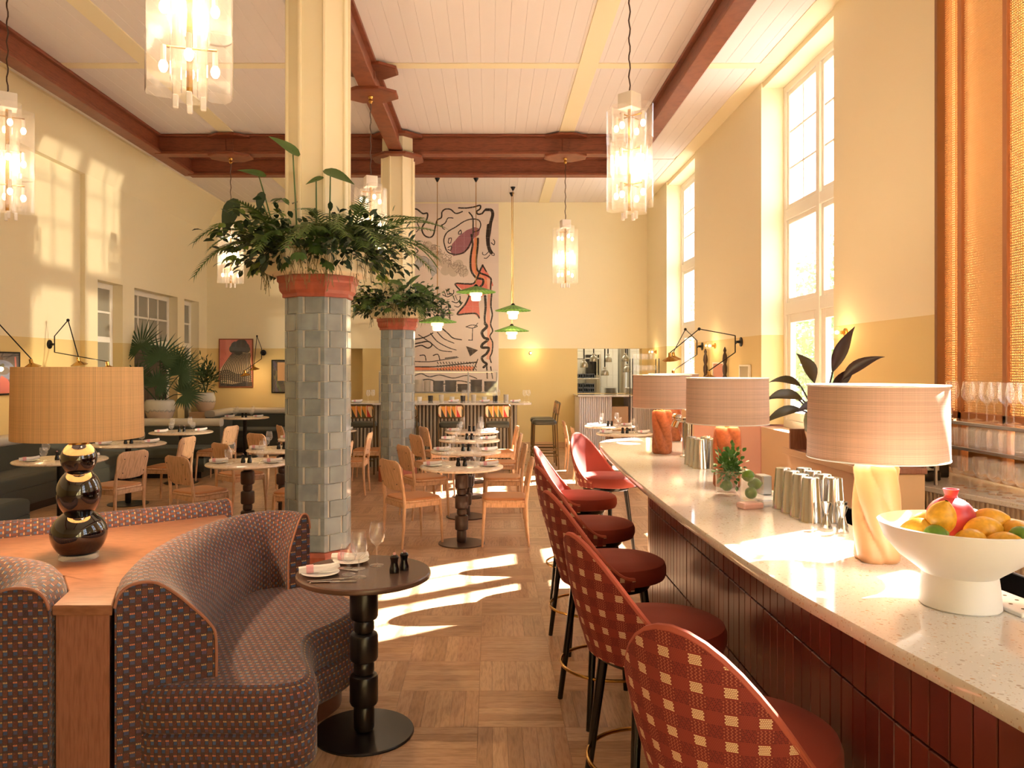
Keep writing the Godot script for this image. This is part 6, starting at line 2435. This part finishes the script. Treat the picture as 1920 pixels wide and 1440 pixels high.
# ---------------------------------------------------------------- things on and behind the bar
func bar_lamp(at: Vector3, label: String, m: Material, turn: float) -> void:
	var t := thing("twisted_lamp", label, "lamp", at, turn, "table lamps on the bar")
	var b := MB.new()
	var rings := []
	for i in 27:
		var f := i / 26.0
		var y := f * 0.298
		var ring := PackedVector3Array()
		var R := 0.069
		if i == 0 or i == 26:
			R = 0.060
		for j in 96:
			var a := TAU * j / 96
			var rr := R * (0.74 + 0.26 * pow(absf(sin(2.0 * (a + f * 2.4))), 0.6))
			ring.append(Vector3(rr * cos(a), y, -rr * sin(a)))
		rings.append(ring)
	b.skin(rings, true, true, true, Vector2.ONE, -2.0)
	put("twisted_base", b, m, t)
	b = MB.new()
	b.lathe(PR([0.0, 0.298, 0.012, 0.298, 0.008, 0.31, 0.008, 0.43, 0.0, 0.43]), 10)
	put("stem", b, M["brass"], t)
	var sh := img_mat("woven_shade", shade_image(true), Vector2(5.5, 5.5), 0.9, {"backlight": Color(1.0, 0.74, 0.58)})
	sh.albedo_color = C(255, 216, 192)
	var ds := put("shade", drum_shade(0.200, 0.197, 0.226), sh, t, Vector3(0, 0.318, 0))
	for k in [0.319, 0.543]:
		b = MB.new()
		var ring := PackedVector3Array()
		for j in 40:
			ring.append(Vector3(cos(TAU * j / 40) * 0.2, k, -sin(TAU * j / 40) * 0.2))
		b.tube(ring, 0.003, 6, true)
		put("shade_trim", b, M["napkin"], ds, Vector3(0, -0.318, 0))
	b = MB.new()
	b.ball(Vector3(0, 0.43, 0), Vector3(0.026, 0.034, 0.026))
	put("bulb", b, M["bulb"], t)
	lamp_light(at + Vector3(0, 0.43, 0), Color(1.0, 0.87, 0.71), 0.38, 0.03)

func shaker() -> Node3D:
	var t := thing("shaker_tin", "", "shaker")
	var b := MB.new()
	b.lathe(PR([0.044, 0.0, 0.045, 0.004, 0.043, 0.01, 0.031, 0.168, 0.029, 0.174, 0.0, 0.175]), 22)
	put("tin", b, M["steel"], t)
	return t

func jigger() -> Node3D:
	var t := thing("jigger", "", "jigger")
	var b := MB.new()
	b.lathe(PR([0.021, 0.0, 0.0215, 0.002, 0.0075, 0.052, 0.0095, 0.055, 0.0075, 0.058, 0.019, 0.098, 0.0185, 0.098, 0.006, 0.06, 0.0, 0.06]), 16)
	put("cups", b, M["steel"], t)
	return t

func lemon() -> Node3D:
	var t := thing("lemon", "", "lemon")
	var b := MB.new()
	var pf := []
	for k in 15:
		var f := k / 14.0
		var rr := 0.034 * pow(sin(PI * clampf(f, 0.01, 0.99)), 0.62)
		if f > 0.9:
			rr = lerpf(0.0165, 0.004, (f - 0.9) / 0.1)
		pf.append(Vector2(rr, -0.048 + 0.1 * f))
	b.lathe(pf, 18)
	put("peel", b, tri_mat("lemon_peel", noise_tex("peel_tex", 0.06, 2, [[0.0, Color(0.88, 0.86, 0.8)], [1.0, Color.WHITE]], 128), C(246, 184, 54), Vector3(9, 9, 9), 0.4), t)
	return t

func lime() -> Node3D:
	var t := thing("lime", "", "lime")
	var b := MB.new()
	var pf := []
	for k in 13:
		var f := k / 12.0
		pf.append(Vector2(0.027 * pow(sin(PI * clampf(f, 0.01, 0.99)), 0.6), -0.031 + 0.062 * f))
	b.lathe(pf, 16)
	put("peel", b, tri_mat("lime_peel", M["peel_tex"], C(106, 146, 44), Vector3(9, 9, 9), 0.28), t)
	b = MB.new()
	b.lathe(PR([0.006, 0.029, 0.005, 0.033, 0.0, 0.033]), 8)
	put("stem_scar", b, M["leaf_fresh"], t)
	return t

func bar_things() -> void:
	bar_lamp(V(1.197, 1.10, 2.40), "lamp with a twisted pale alabaster base beside the fruit bowl", mat("alabaster", C(208, 158, 108), 0.45), 0.0)
	bar_lamp(V(1.186, 1.10, 3.88), "table lamp with a twisted brown base behind the glass of limes", M["lamp_wood_dark"], 0.5)
	bar_lamp(V(1.19, 1.10, 5.37), "table lamp with a twisted brown base at the far end of the bar", M["lamp_wood_dark"], 1.0)
	bar_lamp(V(1.49, 1.10, 6.30), "table lamp with a twisted brown base half hidden behind the beer tap", M["lamp_wood_dark"], 1.6)
	# fruit bowl
	var c := V(1.18, 1.10, 1.946)
	var t := thing("pedestal_bowl", "white pedestal fruit bowl standing on the terrazzo bar top", "bowl", c)
	var b := MB.new()
	b.lathe(PR([0.0, 0.0, 0.088, 0.0, 0.092, 0.004, 0.088, 0.05, 0.084, 0.082, 0.10, 0.095, 0.14, 0.125, 0.172, 0.165, 0.187, 0.205, 0.183, 0.207, 0.166, 0.17, 0.13, 0.132, 0.08, 0.108, 0.0, 0.102]), 56)
	put("bowl", b, mat("matte_white", C(246, 242, 236), 0.5), t)
	var g := "fruit in the white bowl"
	var fr := [["lemon", -0.108, 0.188, 0.01, 1.45, 0.9, "lemon at the lamp side of the white bowl"], ["lemon", -0.065, 0.222, 0.03, 0.35, 0.3, "large lemon standing on end in the white bowl"], ["lemon", -0.03, 0.176, 0.088, 1.35, 2.0, "lemon at the front of the white bowl next to the lime"], ["lemon", 0.035, 0.196, 0.035, 1.45, 1.6, "lemon lying in front of the pomegranate"], ["lemon", 0.045, 0.172, 0.098, 1.5, 1.4, "small lemon at the front rim of the white bowl"], ["lemon", 0.118, 0.186, 0.03, 1.5, 0.2, "lemon at the rim beyond the bright lime"], ["lemon", 0.075, 0.208, -0.01, 1.3, 1.2, "lemon wedged between the limes in the white bowl"], ["lemon", -0.03, 0.182, -0.10, 1.5, 1.5, "lemon at the back of the white bowl"], ["lemon", 0.0, 0.142, 0.0, 1.5, 0.7, "lemon at the bottom of the white bowl under the others"], ["lime", -0.100, 0.190, 0.068, 1.2, 0.5, "dark lime at the front rim of the white bowl, below the standing lemon"], ["lime", 0.096, 0.190, 0.085, 1.2, 2.4, "bright lime at the front rim of the white bowl"], ["lime", 0.075, 0.205, -0.07, 1.4, 1.0, "lime at the back of the white bowl beside the pomegranate"]]
	for f in fr:
		var kind: String = f[0]
		var o := place(kind, lemon if kind == "lemon" else lime, c + Vector3(f[1], f[2], f[3]), 0.0, f[6], g)
		o.basis = Basis(Vector3.UP, f[5]) * Basis(Vector3.RIGHT, f[4])
	t = thing("pomegranate", "red pomegranate on top of the fruit in the white bowl", "pomegranate", c + Vector3(0.002, 0.215, -0.040), 0.0)
	b = MB.new()
	b.ball(Vector3.ZERO, Vector3(0.057, 0.052, 0.057), 20, 12)
	var pom := mat("pomegranate_skin", C(196, 66, 74), 0.35)
	put("fruit", b, pom, t)
	b = MB.new()
	b.lathe(PR([0.018, 0.045, 0.014, 0.056, 0.019, 0.072, 0.016, 0.072, 0.010, 0.058, 0.0, 0.056]), 12)
	put("crown", b, pom, t)
	# shakers, jiggers
	for k in 8:
		place("shaker_tin", shaker, V(1.235 + 0.088 * (k % 2), 1.10, 2.98 + 0.095 * (k / 2)), 0.3 * k, "steel shaker tin in the cluster beside the jiggers", "shaker tins beside the jiggers")
	for k in 6:
		place("shaker_tin", shaker, V(1.23 + 0.088 * (k % 2), 1.10, 4.55 + 0.095 * (k / 2)), 0.3 * k, "steel shaker tin in the cluster behind the brown middle lamp", "shaker tins behind the middle lamp")
	for k in 4:
		place("jigger", jigger, V([1.245, 1.275, 1.31, 1.335][k], 1.10, [2.87, 2.80, 2.88, 2.80][k]), 0.0, "small steel hourglass jigger beside the shaker tins", "jiggers on the bar")
	# glasses with limes and mint
	for k in 2:
		var p: Vector3 = [V(1.155, 1.10, 3.42), V(1.105, 1.10, 3.62)][k]
		t = thing("garnish_glass", ["clear tumbler holding whole limes on the bar", "clear tumbler holding a lime and a bunch of mint on the bar"][k], "glass", p)
		b = MB.new()
		b.lathe(PR([0.0, 0.0, 0.046, 0.0, 0.049, 0.004, 0.051, 0.118, 0.049, 0.118, 0.046, 0.016, 0.0, 0.014]), 24)
		put("glass_body", b, M["drinking_glass"], t)
		for q in [[-0.008, 0.045, 0.012], [0.016, 0.082, -0.008], [-0.014, 0.118, -0.006]] if k == 0 else [[0.0, 0.045, 0.0]]:
			var o := place("lime", lime, p + Vector3(q[0], q[1], q[2]), 0.0, ["lime inside the tumbler of whole limes", "lime at the bottom of the mint tumbler"][k], "limes in the bar tumblers")
			o.basis = Basis(Vector3.UP, q[0] * 90.0) * Basis(Vector3.RIGHT, 1.0 + q[1] * 6.0)
	var r := RandomNumberGenerator.new()
	r.seed = 19
	t = thing("mint_bunch", "bunch of fresh green mint standing in the bar tumbler", "mint", V(1.105, 1.10, 3.62))
	b = MB.new()
	for i in 300:
		var u := Vector3(r.randfn() * 0.026, r.randfn() * 0.032, r.randfn() * 0.026)
		blade(b, Vector3(0.012, 0.135, 0.004) + u, u * 12.0 + Vector3(0, 0.35, 0), Vector3.UP + Vector3(r.randfn(), 0, r.randfn()) * 0.5, 0.023, 0.018, 0.6, 3, 0.2, 0)
	for i in 7:
		b.tube(PackedVector3Array([Vector3(r.randfn() * 0.01, 0.03, r.randfn() * 0.01), Vector3(r.randfn() * 0.02, 0.13, r.randfn() * 0.02)]), 0.002, 4)
	put("sprigs", b, mat("mint_green", C(76, 122, 48), 0.5, 0.0, {"cull_mode": BaseMaterial3D.CULL_DISABLED, "backlight": Color(0.2, 0.35, 0.08)}), t)
	t = thing("pink_salt_block", "small pink stone coaster block on the bar before the lime tumblers", "coaster", V(1.10, 1.10, 3.28), 0.3)
	b = MB.new()
	b.box(Vector3(0, 0.013, 0), Vector3(0.10, 0.026, 0.06), 0.006)
	put("block", b, mat("pink_stone", C(232, 188, 176), 0.3), t)
	t = thing("glass_dish", "small clear glass dish on the bar beside the pink coaster block", "dish", V(1.19, 1.10, 3.33), 0.2)
	b = MB.new()
	b.box(Vector3(0, 0.012, 0), Vector3(0.07, 0.024, 0.05), 0.004)
	put("dish", b, mat("smoked_glass", C(200, 190, 180, 90), 0.05, 0.0, {"transparency": BaseMaterial3D.TRANSPARENCY_ALPHA}), t)
	t = thing("napkin_box", "small steel napkin box on the bar behind the lime tumblers", "box", V(1.29, 1.10, 3.66), 0.1)
	b = MB.new()
	b.box(Vector3(0, 0.045, 0), Vector3(0.05, 0.09, 0.08), 0.004)
	put("box", b, M["brushed_steel"], t)
	t = thing("beer_tap", "chrome beer tap tower with round heads beside the far lamp", "beer tap", V(1.31, 1.10, 5.15))
	b = MB.new()
	b.lathe(PR([0.0, 0.0, 0.05, 0.0, 0.05, 0.012, 0.034, 0.02, 0.034, 0.26, 0.0, 0.27]), 20)
	put("tower", b, M["steel"], t)
	for k in 3:
		b = MB.new()
		b.tube(L3([0, 0.235, 0, -0.07, 0.245, -0.05 + 0.05 * k, -0.09, 0.20, -0.06 + 0.06 * k]), 0.010, 8)
		b.ball(Vector3(-0.07, 0.265, -0.05 + 0.05 * k), Vector3(0.024, 0.024, 0.024), 12, 8)
		put("tap", b, M["brass"] if k == 1 else M["steel"], t)
	t = thing("drip_tray", "white perforated drip tray on the bar behind the fruit bowl", "tray", V(1.30, 1.10, 2.02), 0.1)
	b = MB.new()
	b.box(Vector3(0, 0.006, 0), Vector3(0.10, 0.012, 0.34), 0.002)
	put("tray", b, M["white_ceramic"], t)
	b = MB.new()
	for i in 2:
		for j in 8:
			b.lathe([Vector2(0, 0.0121), Vector2(0.005, 0.0121), Vector2(0.005, 0.0126), Vector2(0, 0.0126)], 8, Transform3D(Basis(), Vector3(-0.02 + 0.04 * i, 0, -0.14 + 0.04 * j + 0.012 * i)))
	put("perforation", b, M["black_lacquer"], t)
	back_bar()

func back_bar() -> void:
	# sideboard that carries the dark-leaved plant
	var t := thing("sideboard", "tan sideboard with a raised end board behind the bar", "sideboard")
	var b := MB.new()
	b.box(V(2.385, 0.53, 5.15), Vector3(0.40, 1.06, 1.10), 0.004)
	put("body", b, M["tan_wainscot"], t)
	b = MB.new()
	b.box(V(2.38, 1.08, 5.15), Vector3(0.43, 0.035, 1.12), 0.004)
	put("top", b, M["console_front"], t)
	b = MB.new()
	b.box(V(2.165, 1.085, 5.15), Vector3(0.016, 0.045, 1.13), 0.003)
	put("lip", b, M["tan_wainscot"], t)
	b = MB.new()
	b.box(V(2.40, 1.17, 5.69), Vector3(0.40, 0.15, 0.025), 0.003)
	b.box(V(2.59, 1.17, 5.15), Vector3(0.02, 0.15, 1.08), 0.003)
	put("upstand", b, M["console_front"], t)
	# back counter with reeded doors
	t = thing("back_counter", "back bar counter with a terrazzo top and reeded cabinet doors under the glass shelves", "counter")
	var poly := P2([2.62, 5.62, 2.64, 5.3, 2.69, 5.05, 2.80, 4.6, 2.91, 4.2, 3.06, 3.6, 3.20, 3.0, 3.28, 3.0, 3.28, 5.62])
	b = MB.new()
	b.pillow(poly, PR([0.004, 0.918, 0.0, 0.922, 0.0, 0.946, 0.004, 0.95]), true, true, 0.9)
	put("counter_top", b, M["terrazzo"], t)
	b = MB.new()
	b.pillow(poly, PR([0.03, 0.0, 0.03, 0.918]), false, true, 0.9)
	put("body", b, mat("reed_taupe", C(182, 158, 132), 0.55), t)
	var rm := MB.new()
	rm.lathe(PR([0.011, 0.08, 0.011, 0.915]), 8)
	var rmm := rm.mesh()
	var path := [Vector2(2.69, 5.05), Vector2(2.80, 4.6), Vector2(2.91, 4.2), Vector2(3.06, 3.6)]
	for i in 3:
		var n := int(path[i].distance_to(path[i + 1]) / 0.03)
		for k in n:
			var p: Vector2 = path[i].lerp(path[i + 1], (k + 0.5) / n)
			part("reed", rmm, M["reed_taupe"], t, V(p.x + 0.030, 0, p.y))
	b = MB.new()
	var bs := Basis(Vector3.UP, atan2(-0.45, 0.11) + PI)
	b.box(Vector3.ZERO, Vector3(0.20, 0.11, 0.02), 0.004, bs)
	var sd := put("steel_drawer", b, M["steel"], t, V(2.715, 0.80, 4.98))
	b = MB.new()
	b.box(Vector3.ZERO, Vector3(0.14, 0.03, 0.03), 0.008, bs)
	put("drawer_grip", b, M["black_lacquer"], sd, Vector3(-0.015, 0, 0))
	# appliances
	t = thing("espresso_machine", "low black and steel espresso machine on the back counter behind the alabaster lamp", "machine", V(2.79, 0.95, 5.28))
	b = MB.new()
	b.box(Vector3(0, 0.10, 0), Vector3(0.30, 0.07, 0.44), 0.008)
	put("casing", b, M["brushed_steel"], t)
	b = MB.new()
	b.box(Vector3(0, 0.035, 0), Vector3(0.31, 0.06, 0.45), 0.006)
	put("tray", b, M["black_lacquer"], t)
	for k in 3:
		b = MB.new()
		b.lathe(PR([0.0, 0.0, 0.014, 0.0, 0.014, 0.018, 0.0, 0.02]), 10, Transform3D(Basis(Vector3.RIGHT, PI / 2), Vector3(-0.09 + 0.09 * k, 0.10, 0.22)))
		put("knob", b, M["black_lacquer"], t)
	t = thing("till", "black till with a slotted wooden top beside the cane screen", "till", V(3.03, 0.95, 5.31))
	b = MB.new()
	b.box(Vector3(0, 0.21, 0), Vector3(0.15, 0.42, 0.16), 0.008)
	put("casing", b, M["black_lacquer"], t)
	b = MB.new()
	b.box(Vector3(0, 0.45, 0), Vector3(0.19, 0.055, 0.18), 0.006)
	put("wooden_top", b, M["chair_wood"], t)
	b = MB.new()
	for k in 2:
		b.box(Vector3(-0.01, 0.45 + 0.014 * k, 0.0905), Vector3(0.10, 0.004, 0.002))
	put("slots", b, M["black_lacquer"], t)
	# back-lit cane screens
	t = thing("cane_screen", "tall back-lit amber cane screen in a dark wooden frame behind the bar", "screen")
	b = MB.new()
	b.box(V(3.21, 2.95, 5.44), Vector3(0.16, 3.9, 0.035), 0.004)
	put("side_board", b, mat("screen_frame", C(136, 92, 52), 0.5), t)
	for d in [5.225, 4.765, 4.50]:
		b = MB.new()
		b.box(V(3.19, 2.95, d), Vector3(0.05, 3.9, 0.045), 0.004)
		put("post", b, mat("screen_post", C(190, 124, 76), 0.5), t)
	b = MB.new()
	b.box(V(3.19, 1.375, 4.97), Vector3(0.05, 0.05, 0.9), 0.004)
	put("bottom_rail", b, M["screen_post"], t)
	var cane := mat("cane", C(238, 196, 136), 0.6, 0.0, {"backlight": Color(0.5, 0.42, 0.28)})
	for s in [[4.79, 5.20], [5.25, 5.42], [4.525, 4.742]]:
		b = MB.new()
		var y := 1.40
		while y < 4.9:
			b.box(V(3.186, y, (s[0] + s[1]) / 2), Vector3(0.002, 0.009, s[1] - s[0]))
			y += 0.016
		var d: float = s[0]
		while d < s[1]:
			b.box(V(3.190, 3.15, d), Vector3(0.002, 3.5, 0.009))
			d += 0.016
		var w := put("cane_weave", b, cane, t)
		w.set_meta("kind", "stuff")
	b = MB.new()
	b.box(V(3.285, 2.92, 4.97), Vector3(0.012, 3.86, 0.92))
	put("back_board", b, mat("screen_board", C(246, 214, 168), 0.6), t)
	b = MB.new()
	b.box(V(3.285, 1.16, 4.70), Vector3(0.012, 0.38, 1.44))
	put("splashback", b, mat("amber_splashback", C(228, 172, 108), 0.35), t)
	# slim vertical light strips behind the frame wash the board; a third one runs under the upper shelf
	for k in 3:
		var at: Vector3 = [V(3.235, 3.1, 5.405), V(3.235, 3.1, 4.54), V(3.22, 1.345, 4.35)][k]
		var sz: Vector3 = [Vector3(0.014, 3.4, 0.014), Vector3(0.014, 3.4, 0.014), Vector3(0.014, 0.01, 1.1)][k]
		b = MB.new()
		b.box(at, sz, 0.003)
		put("strip_light", b, M["soft_bulb"], t)
		var al := AreaLight3D.new()
		al.name = free_name("screen_strip_light")
		al.light_color = Color(1.0, 0.84, 0.60)
		al.light_energy = [1.1, 1.1, 0.16][k]
		al.area_size = [Vector2(0.02, 3.4), Vector2(0.02, 3.4), Vector2(1.1, 0.02)][k]
		al.shadow_enabled = true
		add_child(al)
		var to: Vector3 = [at + Vector3(0.035, 0, 0.4), at + Vector3(0.035, 0, -0.4), at + Vector3(0.3, -0.6, 0)][k]
		var off: Vector3 = (to - at).normalized() * 0.012
		al.look_at_from_position(at + off, to + off, Vector3.UP)
	# glass shelves
	t = thing("glass_shelves", "two steel-edged glass shelves in front of the lit splashback", "shelf")
	for y in [1.365, 1.215]:
		b = MB.new()
		b.box(V(2.985, y, 4.30), Vector3(0.35, 0.012, 1.22), 0.002)
		put("shelf", b, M["pane_glass"], t)
		b = MB.new()
		b.box(V(2.805, y, 4.30), Vector3(0.014, 0.02, 1.23), 0.003)
		put("edge_rail", b, M["brushed_steel"], t)
	for d in [4.90, 3.70]:
		b = MB.new()
		b.box(V(2.82, 1.16, d), Vector3(0.016, 0.42, 0.016), 0.002)
		put("post", b, M["brushed_steel"], t)
	for k in 9:
		copy(PROTO["wine_glass"], V(2.90 + 0.10 * (k % 2), 1.372, 4.86 - 0.085 * k), 0.0, "tall wine glass on the upper glass shelf before the cane screen", "wine glasses on the upper shelf").scale = Vector3(1.1, 1.15, 1.1)
	for k in 16:
		copy(PROTO["tumbler"], V(2.88 + 0.11 * (k % 2), 1.222, 4.84 - 0.052 * k), 0.0, "clear tumbler on the lower glass shelf before the lit splashback", "tumblers on the lower shelf")
	for k in 14:
		copy(PROTO["water_glass"], V(2.95 + 0.10 * (k % 2) - 0.0, 0.951, 4.88 - 0.06 * k), 0.0, "stemmed glass on the back counter below the glass shelves", "stemmed glasses on the back counter").scale = Vector3(1.15, 1.35, 1.15)
